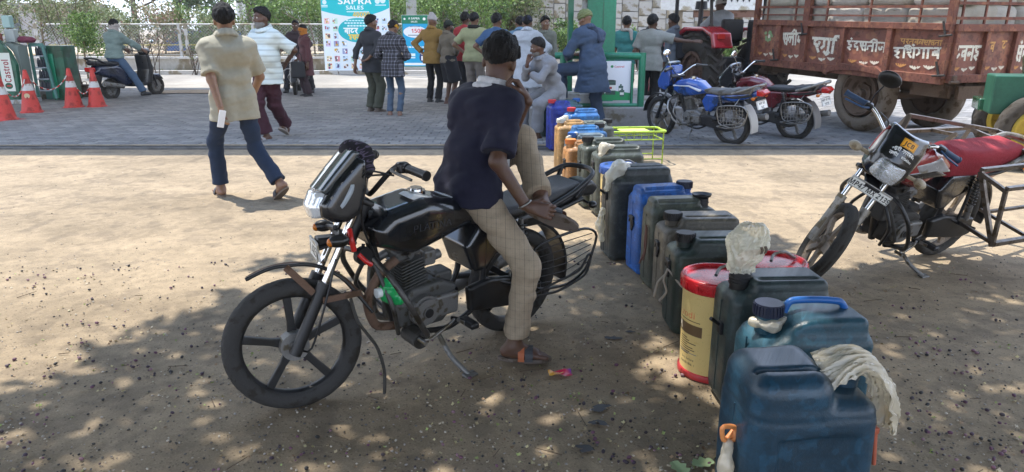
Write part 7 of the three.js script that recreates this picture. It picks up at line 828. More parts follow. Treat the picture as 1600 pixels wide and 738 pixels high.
  // grey-clad man sitting on the far can
  { const at2 = seatCan.position.clone(), yaw = yawOf(-0.75, 0.45); person({ at: at2, yaw, label: 'man in grey shirt and trousers sitting on the dark green can, hand to his chin', group, size: 0.98, seed: 31, cell: 0.014, skin: 'dark', face: true, beard: std([0.14, 0.13, 0.12], 0.95), pelvis: [0, 0.67, -0.02], lean: 0.32, hunch: 0.25, headYaw: -0.5, headPitch: 0.05, hairThick: 0.02, armR: { hand: [-0.02, 1.06, 0.42], pole: [-0.4, -1, 0.3], dir: [0.1, 0.8, -0.2], thumb: [0, 0.5, -1], curl: 0.9 }, armL: { hand: [-0.05, 0.92, 0.36], pole: [1, -0.6, 0.2], dir: [-1, 0.1, 0.1], curl: 0.7 }, legL: { foot: [0.16, 0.085, 0.36], pole: [0.3, 1, 0.6] }, legR: { foot: [-0.14, 0.085, 0.42], pole: [-0.3, 1, 0.6] }, shirt: sh([0.26, 0.265, 0.28], { hem: 0.12, sleeve: 1.75 }), pants: pn([0.23, 0.235, 0.25], { loose: 0.03, len: 1.9 }), shoes: 'sandal', strapMat: std([0.08, 0.07, 0.065], 0.8) }); }
  // kurta and turban, one foot up
  stand(925, 207, -0.5, -0.86, { label: 'man in long slate-blue kurta and olive turban with one leg raised on the rail', size: 1.04, cell: 0.014, turban: cloth([0.19, 0.22, 0.09]), hair: 'none', pelvis: [0.02, 0.93, 0], lean: 0.22, hunch: 0.1, headPitch: 0.2, headYaw: 0.25, scarf: cloth([0.03, 0.045, 0.08]), scarfTail: -0.05, armL: { hand: [0.2, 1.05, 0.34], pole: [0.9, -0.7, -0.3] }, armR: { hand: [0.0, 1.08, 0.38], pole: [-0.8, -0.8, -0.2] }, legL: { foot: [0.25, 0.45, 0.42], pole: [0.4, 1, 0.6] }, legR: { foot: [-0.1, 0.085, -0.06] }, shirt: sh([0.045, 0.075, 0.13], { hem: 0.36, loose: 0.034, flare: 0.05, wr: 0.013 }), pants: pn([0.04, 0.065, 0.115], { loose: 0.03 }) });
  stand(974, 164, 0.25, -0.97, { label: 'man in teal shirt with a pale striped towel over his shoulder', size: 1.0, hairThick: 0.026, shirt: tee([0.055, 0.26, 0.25]), pants: pn([0.03, 0.03, 0.035]), scarf: cloth([0.48, 0.44, 0.40]), scarfTail: -0.1 });
  stand(1012, 178, 0.35, -0.94, { label: 'man in grey tee stretching his right arm to the red tractor', size: 1.0, hairThick: 0.03, fullHair: true, headYaw: -0.25, armR: { hand: [-0.74, 1.27, 0.06], pole: [0, -1, -0.3], dir: [-1, 0.05, 0], thumb: [0, 0.6, 0.6], palm: [0, -1, 0], curl: 0.3 }, armL: { hand: [0.26, 0.9, 0.1] }, shirt: tee([0.33, 0.34, 0.32], { hem: 0.16, loose: 0.032 }), pants: pn([0.012, 0.012, 0.014]), skin: 'dark', shL: 0, wide: 1.05 });
  stand(1012, 158, -0.3, 0.95, { label: 'man facing the camera, only his head showing behind the grey tee', size: 1.02, face: true, hairThick: 0.022, shirt: sh([0.02, 0.02, 0.022]), pants: pn([0.02, 0.02, 0.02]), skin: 'tan' });
  stand(1046, 168, -0.75, -0.6, { label: 'man in grey checked shirt with a dark backpack looking left', size: 1.02, face: true, headYaw: -0.2, hairThick: 0.026, quiff: true, shirt: sh([0.14, 0.165, 0.20]), pants: pn([0.02, 0.022, 0.035]), skin: 'dark' });
  { const p0 = G(1046, 168), d = V(0.75, 0, 0.6).normalize(), bp = addTop(obj('backpack', (() => { const f = new Field([-0.18, -0.25, -0.12], [0.18, 0.25, 0.12], 0.012); f.add(rboxFn(0, 0, 0, 0.15, 0.21, 0.08, 0.06), [-0.15, -0.21, -0.08], [0.15, 0.21, 0.08]).add(rboxFn(0, -0.08, 0.08, 0.11, 0.09, 0.03, 0.02), [-0.11, -0.17, 0.05], [0.11, 0.01, 0.11], 0.02); return f.mesh(); })(), cloth([0.02, 0.022, 0.03]), new THREE.Group()), 'backpack', 'dark backpack on the back of the man in the grey checked shirt', 'backpack'); bp.position.set(p0.x + d.x * 0.2, 1.14, p0.z + d.z * 0.2); bp.rotation.y = Math.atan2(d.x, d.z); }
  // rider of the distant motorcycle and the one with the bag
  { const p = G(462, 150); person({ at: V(p.x - 0.08, 0, p.z - 0.75), yaw: 0.1, label: 'rider in dark clothes on the distant motorcycle behind the striped shirt', group, size: 1, seed: 41, skin: 'dark', face: true, pelvis: [0, 0.9, 0], lean: 0.12, shoes: 'shoe', armL: { hand: [0.3, 1.06, 0.45], pole: [0.7, -0.5, 0] }, armR: { hand: [-0.3, 1.06, 0.45], pole: [-0.7, -0.5, 0] }, legL: { foot: [0.3, 0.1, 0.2], pole: [0.6, 0.2, 1] }, legR: { foot: [-0.3, 0.1, 0.2], pole: [-0.6, 0.2, 1] }, shirt: sh([0.06, 0.04, 0.045]), pants: pn([0.03, 0.03, 0.035]) });
    stand(482, 152, -0.7, 0.5, { label: 'person in maroon clothes with an orange scarf standing by the distant motorcycle', size: 0.92, headcloth: cloth([0.55, 0.20, 0.03]), shirt: sh([0.13, 0.05, 0.055], { hem: 0.4, flare: 0.03 }), pants: pn([0.05, 0.03, 0.035]), skin: 'dark', armR: { hand: [-0.24, 0.9, 0.12] } });
    const q = G(476, 152), hb2 = thing('hand_bag', 'black hand bag carried beside the distant motorcycle', 'bag', V(q.x - 0.02, 0.42, q.z + 0.28), 0.3); obj('body', [rbox(0.3, 0.36, 0.13, 0.04, 0, 0.2, 0)], std([0.015, 0.015, 0.017], 0.6), hb2); obj('strap', tube([[-0.1, 0.36, 0], [-0.07, 0.55, 0], [0.07, 0.55, 0], [0.1, 0.36, 0]], 0.01, 16, 6), M.blackPlastic, hb2); }
}

// ---------------------------------------------------------------- scooter with its rider
{
  const rc = G(175, 156), d = V(0.36, 0, -0.93), phi = Math.atan2(-d.z, d.x), t = thing('scooter', 'dark blue scooter ridden away at the left beyond the cones', 'scooter', V(rc.x, 0, rc.z), phi), navy = gloss([0.012, 0.02, 0.05]), WB = 1.22, R = 0.225;
  for (const [nm, x] of [['front_wheel', WB], ['rear_wheel', 0]]) { const w = obj(nm, [disc(0.13, 0.06, x, R, 0, 'z', 24), disc(0.04, 0.12, x, R, 0, 'z', 14), ...[...Array(5)].map((_, i) => rbox(0.15, 0.03, 0.075, 0.008).translate(0.07, 0, 0).rotateZ(i * 1.257).translate(x, R, 0))], M.dullAlloy, t); obj('tyre', tyreGeo(R, 0.09, 0.05, 64).translate(x, R, 0), M.dustyTyre, w); }
  obj('body_panel', [rex([[-0.42, 0.60], [-0.3, 0.74], [0.1, 0.74], [0.45, 0.62], [0.5, 0.30], [0.25, 0.28], [0.05, 0.45], [-0.2, 0.50]], 0.18, 0.06, 0.014, 0, 0, (x) => 0.75 + 0.25 * sstep(-0.45, 0, x))], navy, t);
  obj('side_stripe', [tube([[-0.35, 0.64, -0.17], [0.1, 0.62, -0.19], [0.42, 0.5, -0.18]], 0.014, 14, 6)], M.alloy, t);
  obj('floorboard', [rbox(0.5, 0.07, 0.36, 0.02, 0.68, 0.29, 0)], M.blackPlastic, t); obj('leg_shield', [rex([[0.86, 0.28], [0.96, 0.6], [0.93, 0.92], [1.0, 0.96], [1.08, 0.62], [1.0, 0.28]], 0.2, 0.03, 0.014, 1.0)], M.blackPlastic, t);
  obj('front_mudguard', [rex([[1.0, 0.4], [1.1, 0.50], [1.3, 0.49], [1.42, 0.36], [1.36, 0.36], [1.2, 0.44], [1.06, 0.34]], 0.075, 0.02, 0.012)], navy, t); obj('fork_leg', [-0.07, 0.07].map((z) => bar([1.2, R, z], [1.02, 0.75, z], 0.018)), M.satin, t);
  obj('seat', [rex([[0.42, 0.76], [0.4, 0.80], [0.1, 0.81], [-0.36, 0.84], [-0.4, 0.80], [-0.36, 0.74], [0.3, 0.72]], 0.15, 0.035, 0.013)], M.vinyl, t); obj('grab_rail', [tube([[-0.16, 0.78, -0.16], [-0.38, 0.88, -0.15], [-0.5, 0.90, 0], [-0.38, 0.88, 0.15], [-0.16, 0.78, 0.16]], 0.02, 26, 8)], M.blackPlastic, t);
  obj('tail_lamp', [rbox(0.08, 0.10, 0.26, 0.03, -0.43, 0.66, 0)], M.lampRed, t); obj('rear_mudguard', [rex([[-0.36, 0.56], [-0.2, 0.56], [-0.3, 0.28], [-0.36, 0.28]], 0.09, 0.01, 0.012)], M.blackPlastic, t); obj('number_plate', [rbox(0.012, 0.1, 0.18, 0.003, -0.40, 0.47, 0)], std([0.5, 0.55, 0.42], 0.5), t); obj('engine', [rbox(0.36, 0.15, 0.12, 0.04, 0.14, 0.3, -0.09), bar([0.2, 0.28, 0.16], [-0.28, 0.36, 0.17], 0.05, 0.06, 14)], M.dullAlloy, t); obj('centre_stand', [bar([0.3, 0.24, -0.1], [0.12, 0.1, -0.13], 0.012)], M.satin, t);
  const hb = obj('handlebar_cowl', [rbox(0.16, 0.13, 0.26, 0.05, 1.0, 1.0, 0)], gloss([0.014, 0.014, 0.016]), t); for (const z of [-1, 1]) { obj('grip', bar([0.97, 1.0, z * 0.12], [0.92, 1.01, z * 0.33], 0.016), M.blackPlastic, hb); const st = obj('mirror_stem', tube([[0.97, 1.03, z * 0.2], [0.98, 1.12, z * 0.26], [0.98, 1.2, z * 0.3]], 0.006, 10, 5), M.satin, hb); obj('mirror', ball(0.975, 1.22, z * 0.31, 0.06, 0.3, 0.75, 1.0), M.mirror, st); }
  const dir = V(d.x, 0, d.z).normalize(), at2 = rc.clone().addScaledVector(dir, 0.22).setY(0); person({ at: at2, yaw: Math.atan2(dir.x, dir.z), label: 'scooter rider in sage green shirt and jeans with head wrapped in pale cloth', seed: 51, size: 1.0, cell: 0.015, skin: 'mid', hairThick: 0.02, headcloth: cloth([0.50, 0.44, 0.40]), pelvis: [0, 0.90, 0], lean: 0.08, hunch: 0.1, wide: 1.08, bulk: 1.1, shoes: 'shoe', belt: std([0.02, 0.018, 0.016], 0.5), armL: { hand: [0.27, 1.02, 0.56], pole: [0.8, -0.7, 0] }, armR: { hand: [-0.27, 1.02, 0.56], pole: [-0.8, -0.7, 0] }, legL: { foot: [0.24, 0.36, 0.52], pole: [0.3, 1, 0.5] }, legR: { foot: [-0.36, 0.10, 0.34], pole: [-0.4, 0.5, 1] }, shirt: { mat: cloth([0.24, 0.32, 0.29]), sleeve: 1.8, hem: 0.03, loose: 0.03, flare: 0.0, cuff: 0.015, collar: 0.01, fold: 1, wr: 0.012, hang: 1 }, pants: { mat: cloth([0.09, 0.15, 0.24]), len: 1.95, loose: 0.02, cuff: 0.02 } });
}
// ---------------------------------------------------------------- farm trailer with its load
const rustPaint = dataTex(512, 512, (x, y) => { const u = x / 512, v = y / 512, a = tf(u, v, 4, 121, 5), b = sstep(0.54, 0.66, tf(u, v, 12, 123, 4)), s = sstep(0.6, 0.72, tf(u * 1, v, 26, 125, 3)); let r = 0.66 + 0.3 * (a - 0.5), g = r * 0.96, bl = r * 0.95; r += b * 0.12; g += b * 0.16; bl += b * 0.1; const k = 1 - s * 0.22; return [clamp(r * k + 0.1), clamp(g * k + 0.08), clamp(bl * k + 0.08)]; }, true);
{
  const c = V(5.48, 0, -9.4), e = 71.4 * PI / 180, fx = V(-Math.cos(e), 0, -Math.sin(e)), phi = Math.atan2(-fx.z, fx.x); // +x of the trailer runs forward from the near rear corner, +z to its right
  const t = thing('farm_trailer', 'rust-red farm trailer painted with white Hindi lettering, loaded with sacks', 'trailer', c, phi); t.rotation.order = 'YXZ'; t.rotation.z = 0.022;
  const L = 3.9, Wd = 1.62, Y0 = 0.80, Y1 = 1.55, red = std([0.35, 0.14, 0.09], 0.8, { map: rep(rustPaint, 0.8), bumpMap: rep(T.bump, 2), bumpScale: 0.003, roughnessMap: rep(T.rough, 1.5) }), redD = std([0.31, 0.125, 0.08], 0.82, { map: rep(rustPaint, 1.3) }), rustB = std([0.155, 0.10, 0.065], 0.9, { map: rep(T.grime, 1.5), bumpMap: rep(T.bump, 3), bumpScale: 0.004 }), dark = std([0.05, 0.043, 0.038], 0.9, { map: rep(T.grime, 2) });
  // side panels, posts and rails; lettering as paint on each panel
  const paint = '#d9d2c0', ochre = '#c9975a', P = (draw) => canvasTex(384, 384, (g, w, h) => { g.clearRect(0, 0, w, h); draw(g); for (const [x, y, s] of [[40, 320, 1], [150, 330, 1], [255, 318, 1]]) { g.fillStyle = ['#d8cdb8', '#c2884e', '#d8cdb8'][x % 3]; for (let k = -2; k <= 2; k++) { g.beginPath(); g.ellipse(x + 40 + k * 14, y - Math.abs(k) * 3, 7, 18, k * 0.45, 0, 7); g.fill(); } } g.globalCompositeOperation = 'destination-out'; const R = rng(17); for (let i = 0; i < 300; i++) { g.beginPath(); g.arc(R() * w, R() * h, 1 + R() * 3.5, 0, 7); g.fill(); } });
  const sideP = [[0, 0.93, P((g) => { hindi(g, 'prTvT', 50, 70, 62, ochre, 0.13); hindi(g, 'vsA', 190, 74, 58, ochre, 0.13); hindi(g, 'sTAd', 270, 72, 58, ochre, 0.13); hindi(g, 'hQSogAbAd', 0, 145, 122, paint, 0.14, -0.06); })], [0.93, 1.80, P((g) => hindi(g, 'iodsTIj', 2, 105, 118, paint, 0.14))], [1.80, 2.62, P((g) => hindi(g, 'egUQ', 60, 80, 190, paint, 0.15, 0.02))], [2.62, 3.24, P((g) => hindi(g, 'slIm', 0, 55, 165, paint, 0.15, -0.03))], [3.24, 3.9, P((g) => { g.fillStyle = '#7f9a6c'; for (let i = 0; i < 9; i++) { const R = rng(i + 2); g.beginPath(); g.ellipse(150 + R() * 130, 80 + R() * 90, 26, 18, R() * 3, 0, 7); g.fill(); } g.fillStyle = '#d8cdb8'; g.beginPath(); g.arc(220, 120, 22, 0, 7); g.fill(); })]];
  const pmat = (m) => std([1, 1, 1], 0.75, { map: m, alphaTest: 0.4, transparent: true });
  const side = (z, out) => { // one long side; z position, outward sign
    sideP.forEach(([a, b, m], i) => { const p = obj('side_panel', box(b - a - 0.09, 0.60, 0.02, (a + b) / 2, 1.19, z - out * 0.012), red, t); if (out < 0) { const g = panel(b - a - 0.12, Math.min(0.56, (b - a)), 0, 0, 0, PI); g.translate((a + b) / 2, 1.185, z - 0.0035); obj('painted_lettering', g, pmat(m), p); } });
    for (const x of [0.02, 0.93, 1.80, 2.62, 3.24, L - 0.02]) obj('post', rbox(x === 2.62 ? 0.13 : 0.09, x === 0.02 || x === 2.62 || x > 3.8 ? 1.95 : 0.64, 0.075, 0.006, x, x === 0.02 || x === 2.62 || x > 3.8 ? 0.88 + 0.97 : 1.19, z + out * 0.02), redD, t);
    obj('top_rail', rbox(L, 0.085, 0.085, 0.006, L / 2, 1.515, z + out * 0.022), redD, t); obj('bottom_sill', rbox(L, 0.12, 0.075, 0.008, L / 2, 0.865, z + out * 0.014), redD, t);
    for (const [y, r] of [[1.64, 0.012], [1.76, 0.018], [2.0, 0.02], [2.25, 0.02], [2.5, 0.024]]) obj('upper_rail', beam([0, y, z + out * 0.02], [L, y, z + out * 0.02], 0.03, r * 2), redD, t);
    obj('arch_trim', (() => { const q = []; for (let i = 0; i <= 12; i++) { const a = PI * i / 12; q.push([1.42 + Math.cos(a) * 0.66, 0.78 + Math.sin(a) * 0.19 + 0.018 * Math.cos(i * PI)]); } for (let i = 12; i >= 0; i--) { const a = PI * i / 12; q.push([1.42 + Math.cos(a) * 0.60, 0.78 + Math.sin(a) * 0.10]); } return slab(q, 0.06, 0.004, z + out * 0.045); })(), redD, t);
    for (const [x, y] of [[2.62, 1.36], [0.02, 1.42], [0.02, 0.93], [3.24, 0.93]]) obj('latch', [bar([x - 0.09, y, z + out * 0.075], [x + 0.09, y - 0.02, z + out * 0.075], 0.014), bar([x, y - 0.02, z + out * 0.075], [x + 0.07, y + 0.16, z + out * 0.07], 0.014)], dark, t);
  };
  side(0, -1); side(Wd, 1);
  // tailgate at x = 0 and headboard
  [[0.05, 0.55], [0.57, 1.06], [1.08, 1.57]].forEach(([a, b], i) => { const p = obj('tailgate_panel', box(0.02, 0.58, b - a - 0.02, 0.0, 1.19, (a + b) / 2), red, t); const m = [P((g) => hindi(g, 'tvni', 6, 95, 165, paint, 0.15)), P((g) => { hindi(g, 'v', 70, 70, 110, ochre, 0.14); hindi(g, 't', 240, 60, 110, ochre, 0.14); }), P((g) => hindi(g, 'sokEt', 20, 95, 185, paint, 0.15))][i]; const g = panel(b - a - 0.04, 0.54, 0, 0, 0, -PI / 2); g.translate(-0.0135, 1.18, (a + b) / 2); obj('painted_lettering', g, pmat(m), p); });
  for (const z of [0.05, 0.56, 1.07, Wd - 0.05]) obj('tailgate_post', rbox(0.075, 0.6, 0.06, 0.006, -0.03, 1.19, z), redD, t); obj('tailgate_rail', [rbox(0.085, 0.09, Wd - 0.02, 0.006, -0.032, 1.505, Wd / 2), rbox(0.085, 0.1, Wd - 0.02, 0.006, -0.032, 0.88, Wd / 2)], redD, t); for (const y of [1.62, 1.80, 2.05, 2.3, 2.5]) obj('upper_rail', beam([-0.02, y, 0], [-0.02, y, Wd], 0.03, 0.036), redD, t); for (const z of [0.08, 0.8, 1.5]) obj('gate_hinge', [bar([-0.09, 0.84, z - 0.07], [-0.09, 0.84, z + 0.07], 0.022), rbox(0.05, 0.09, 0.06, 0.008, -0.08, 0.88, z)], rustB, t);
  obj('headboard', box(0.03, 0.64, Wd, L, 1.2, Wd / 2), red, t); for (let i = 0; i < 5; i++) obj('gate_upright', beam([-0.02, 1.5, 0.1 + i * 0.38], [-0.02, 2.55, 0.1 + i * 0.38], 0.024), redD, t); for (const x of [0.5, 1.35, 2.2, 2.9, 3.6]) obj('side_upright', beam([x, 1.5, -0.02], [x, 2.55, -0.02], 0.024), redD, t);
  obj('bed', box(L - 0.02, 0.06, Wd - 0.04, L / 2, 0.86, Wd / 2), dark, t); for (const z of [0.5, Wd - 0.5]) obj('chassis_beam', box(L + 0.3, 0.16, 0.1, L / 2 + 0.2, 0.745, z), rustB, t); obj('rear_crossmember', box(0.12, 0.14, Wd - 0.3, 0.15, 0.74, Wd / 2), rustB, t); obj('axle', [bar([1.42, 0.5, 0.0], [1.42, 0.5, Wd], 0.06), box(0.5, 0.1, 0.1, 1.42, 0.6, 0.5), box(0.5, 0.1, 0.1, 1.42, 0.6, Wd - 0.5)], rustB, t); obj('drawbar', [bar([L, 0.66, 0.5], [L + 1.2, 0.6, Wd / 2], 0.05), bar([L, 0.66, Wd - 0.5], [L + 1.2, 0.6, Wd / 2], 0.05)], rustB, t);
  obj('bumper_box', [box(0.6, 0.16, 0.05, 0.35, 0.70, 0.2), box(0.05, 0.16, Wd * 0.7, -0.02, 0.70, Wd / 2)], rustB, t);
  for (const z of [0.16, Wd - 0.16]) { const s = z < 0.8 ? -1 : 1, R = 0.545, w = obj('wheel', [lathe([[0.06, 0.0], [0.12, -0.02], [0.20, -0.02], [0.22, 0.03], [0.27, 0.06], [0.30, 0.10], [0.325, 0.10], [0.33, -0.1], [0.30, -0.1], [0.24, -0.04], [0.06, -0.04]], 40).rotateX(s * PI / 2).translate(1.42, R, z + s * 0.02), disc(0.075, 0.16, 1.42, R, z + s * 0.05, 'z', 20, 0.06), disc(0.14, 0.03, 1.42, R, z + s * 0.02, 'z', 26), ...[...Array(8)].map((_, i) => disc(0.016, 0.04, 1.42 + Math.cos(i * 0.785) * 0.145, R + Math.sin(i * 0.785) * 0.145, z + s * 0.03, 'z', 6))], rustB, t);
    obj('tyre', tyreGeo(R, 0.215, 0.125, 120, 0.012).translate(1.42, R, z), std([0.23, 0.175, 0.125], 0.95, { map: rep(T.grime, 2), bumpMap: rep(T.bump, 4), bumpScale: 0.006 }), w); }
  t.updateMatrixWorld();
  // sacks: a thing each
  const sm = [[0.60, 0.55, 0.45], [0.66, 0.62, 0.54], [0.56, 0.52, 0.44]].map((k) => std(k, 0.95, { map: rep(T.weave, 3), bumpMap: rep(T.bump, 5), bumpScale: 0.006 })), sack = (w, h, d, sd) => { const f = new Field([-w / 2, -h / 2, -d / 2].map((v) => v - 0.03), [w / 2, h / 2, d / 2].map((v) => v + 0.03), 0.022); f.add(rboxFn(0, 0, 0, w / 2, h / 2, d / 2, 0.09), [-w / 2, -h / 2, -d / 2], [w / 2, h / 2, d / 2]); f.all((x, y, z, v) => v + 0.02 * noise(x * 5 + sd, y * 6, z * 5) + 0.006 * noise(x * 22 + sd, y * 10, z * 22)); return f.mesh(); };
  const place = (mesh, x, y, z, label) => { const s = addTop(mesh, 'sack', label, 'sack', 'sacks stacked in the farm trailer'); s.position.copy(V(x, y, z).applyMatrix4(t.matrixWorld)); s.rotation.copy(t.rotation); return s; };
  const gS = [sack(0.74, 0.40, 0.42, 1), sack(0.74, 0.42, 0.42, 5), sack(0.42, 0.40, 0.54, 9)], ord = ['first', 'second', 'third', 'fourth', 'fifth'];
  for (let k = 0; k < 2; k++) for (let i = 0; i < 5; i++) { const m = new THREE.Mesh(gS[(i + k) % 2], sm[(i * 2 + k) % 3]); m.castShadow = m.receiveShadow = true; place(m, 0.45 + i * 0.76 - k * 0.05, 1.58 + k * 0.40, 0.26, `${ord[i]} pale sack from the tailgate corner in the ${k ? 'upper' : 'lower'} side layer of the trailer load`); }
  for (let k = 0; k < 2; k++) for (let i = 0; i < 3; i++) { const m = new THREE.Mesh(gS[2], sm[(i + k) % 3]); m.castShadow = m.receiveShadow = true; place(m, 0.28, 1.58 + k * 0.40, 0.36 + i * 0.54 - k * 0.04 + (i === 0 ? 0.22 : 0), `${['left', 'middle', 'right'][i]} pale sack behind the tailgate rails in the ${k ? 'upper' : 'lower'} layer`); }
}
// ---------------------------------------------------------------- red tractor ahead of the trailer
{
  const wl = G(1085, 172), e = 67.5 * PI / 180, fx = V(-Math.cos(e) * 0.8, 0, -Math.sin(e)).normalize(), phi = Math.atan2(-fx.z, fx.x), t = thing('tractor', 'red tractor seen from behind, hitched ahead of the rusty trailer', 'tractor', V(wl.x, 0, wl.z), phi); // origin under the left rear wheel; +x forward, +z right
  const red = gloss([0.42, 0.016, 0.03]), blk = std([0.02, 0.02, 0.022], 0.6, { map: rep(T.grime, 2) }), R = 0.70;
  for (const z of [0, 1.42]) { const s = z < 1 ? -1 : 1, w = obj('rear_wheel', [disc(0.34, 0.05, 0, R, z + s * 0.02, 'z', 30), disc(0.12, 0.2, 0, R, z + s * 0.06, 'z', 18), lathe([[0.32, -0.13], [0.39, -0.14], [0.37, 0], [0.39, 0.14], [0.32, 0.13]], 40).rotateX(PI / 2).translate(0, R, z), ...[...Array(8)].map((_, i) => disc(0.05, 0.08, Math.cos(i * 0.785) * 0.24, R + Math.sin(i * 0.785) * 0.24, z + s * 0.03, 'z', 10))], std([0.20, 0.12, 0.09], 0.85, { map: rep(T.grime, 3) }), t);
    const lugs = []; for (let i = 0; i < 44; i++) { const a = i / 44 * PI * 2, sd = i % 2 ? 1 : -1; const g = rbox(0.05, 0.055, 0.22, 0.012); g.rotateY(sd * 0.7); g.translate(0, R - 0.01, sd * 0.09); g.rotateZ(a); lugs.push(g.translate(0, R, z)); } const ty = obj('tyre', [tyreGeo(R - 0.03, 0.29, 0.19, 72, 0).translate(0, R, z)], std([0.06, 0.052, 0.045], 0.95, { map: rep(T.grime, 2) }), w); obj('lugs', lugs, std([0.07, 0.06, 0.05], 0.95, { map: rep(T.grime, 2) }), w).userData.kind = 'stuff';
    obj('fender', [rex([[-0.72, 1.16], [-0.62, 1.42], [-0.3, 1.53], [0.35, 1.53], [0.6, 1.40], [0.66, 1.30], [0.55, 1.34], [0.3, 1.45], [-0.3, 1.45], [-0.55, 1.34], [-0.62, 1.14]], 0.2, 0.02, 0.018, 0, z + (s < 0 ? 0.06 : -0.06))], red, t); obj('fender_lamp', [rbox(0.06, 0.1, 0.16, 0.015, -0.66, 1.36, z + (s < 0 ? 0.02 : -0.02))], M.lampRed, t); }
  obj('axle_housing', [bar([0, R, 0.1], [0, R, 1.32], 0.15, 0.15, 14), rbox(0.5, 0.5, 0.5, 0.08, 0.1, 0.72, 0.71)], blk, t); obj('linkage', [bar([-0.1, 0.5, 0.45], [-0.8, 0.46, 0.35], 0.03), bar([-0.1, 0.5, 0.97], [-0.8, 0.46, 1.07], 0.03), bar([0.0, 1.0, 0.5], [-0.55, 0.5, 0.4], 0.022), bar([0.0, 1.0, 0.92], [-0.55, 0.5, 1.02], 0.022)], M.dustBlack, t);
  obj('seat', [rbox(0.42, 0.1, 0.46, 0.04, 0.25, 1.22, 0.71), rbox(0.1, 0.40, 0.46, 0.04, 0.02, 1.46, 0.71)], blk, t); obj('bonnet', [rex([[1.1, 0.92], [1.1, 1.42], [2.3, 1.36], [2.42, 1.2], [2.42, 0.8], [1.2, 0.8]], 0.27, 0.07, 0.025, 0, 0.71)], red, t); obj('gearbox', [rbox(1.3, 0.46, 0.42, 0.06, 0.8, 0.72, 0.71)], blk, t); obj('dashboard', [rbox(0.2, 0.42, 0.5, 0.05, 1.0, 1.28, 0.71)], blk, t);
  const sw = new THREE.TorusGeometry(0.21, 0.016, 8, 30).rotateY(PI / 2).rotateZ(-0.7).translate(0.78, 1.55, 0.71); obj('steering_wheel', [sw, bar([0.78, 1.55, 0.71], [1.0, 1.3, 0.71], 0.02), ...[0, 2.1, 4.2].map((a) => bar(V(0.78, 1.55, 0.71), V(0, Math.cos(a) * 0.2, Math.sin(a) * 0.2).applyAxisAngle(V(0, 0, 1), -0.7).add(V(0.78, 1.55, 0.71)), 0.01))], blk, t);
  obj('tool_rack', [rbox(0.26, 0.30, 0.52, 0.03, -0.35, 1.45, 1.12), rbox(0.10, 0.62, 0.42, 0.02, -0.32, 1.02, 1.05), rbox(0.05, 0.05, 0.7, 0.01, -0.40, 1.62, 1.12)], blk, t); obj('air_cleaner', [bar([1.5, 1.36, 0.95], [1.5, 1.9, 0.95], 0.05), disc(0.13, 0.16, 1.5, 1.95, 0.95, 'y', 18, 0.11)], blk, t); obj('exhaust', [bar([1.7, 1.36, 0.5], [1.7, 2.1, 0.5], 0.04)], blk, t);
  obj('canopy_post', [bar([-0.15, 1.5, 0.15], [-0.1, 2.5, 0.1], 0.03), bar([0.25, 1.5, 0.12], [0.1, 2.5, 0.12], 0.024), bar([-0.15, 1.5, 1.27], [-0.1, 2.5, 1.3], 0.03)], std([0.05, 0.045, 0.04], 0.7), t); obj('canopy_cloth', (() => { const g = new THREE.PlaneGeometry(1.6, 1.7, 12, 12).rotateX(-PI / 2), p = g.attributes.position; for (let i = 0; i < p.count; i++) { const x = p.getX(i) / 0.8, z = p.getZ(i) / 0.85, e2 = Math.max(Math.abs(x), Math.abs(z)); p.setY(i, 2.52 - 0.42 * sstep(0.75, 1, e2) + 0.04 * noise(x * 4, z * 4)); p.setX(i, p.getX(i) * (e2 > 0.95 ? 0.97 : 1) + 0.25); p.setZ(i, p.getZ(i) + 0.71); } g.computeVertexNormals(); return keep(g); })(), std([0.22, 0.31, 0.27], 0.85, { side: THREE.DoubleSide, map: rep(T.grime, 2) }), t);
  obj('front_axle', [bar([2.0, 0.5, 0.2], [2.0, 0.5, 1.22], 0.06)], blk, t); for (const z of [0.1, 1.32]) { const w = obj('front_wheel', disc(0.2, 0.1, 2.0, 0.38, z, 'z', 20), red, t); obj('tyre', tyreGeo(0.38, 0.19, 0.09, 48, 0.01).translate(2.0, 0.38, z), M.dustyTyre, w); }
  t.updateMatrixWorld(); const sp = V(0.3, 0, 0.71).applyMatrix4(t.matrixWorld); person({ at: V(sp.x, 0.38, sp.z), yaw: Math.atan2(fx.x, fx.z), label: 'tractor driver with a white cloth around his head on the red tractor', seed: 61, size: 0.98, headband: cloth([0.62, 0.60, 0.56]), skin: 'dark', pelvis: [0, 0.94, 0], lean: 0.2, headYaw: 0.7, shoes: 'shoe', armL: { hand: [0.18, 1.2, 0.42], pole: [0.8, -0.6, 0] }, armR: { hand: [-0.18, 1.2, 0.42], pole: [-0.8, -0.6, 0] }, legL: { foot: [0.2, 0.5, 0.5], pole: [0.2, 1, 0.6] }, legR: { foot: [-0.2, 0.5, 0.5], pole: [-0.2, 1, 0.6] }, shirt: { mat: cloth([0.5, 0.52, 0.55]), sleeve: 1.8, hem: 0.1, loose: 0.025, wr: 0.008, hang: 1 }, pants: { mat: cloth([0.1, 0.1, 0.12]), loose: 0.02 } });
}
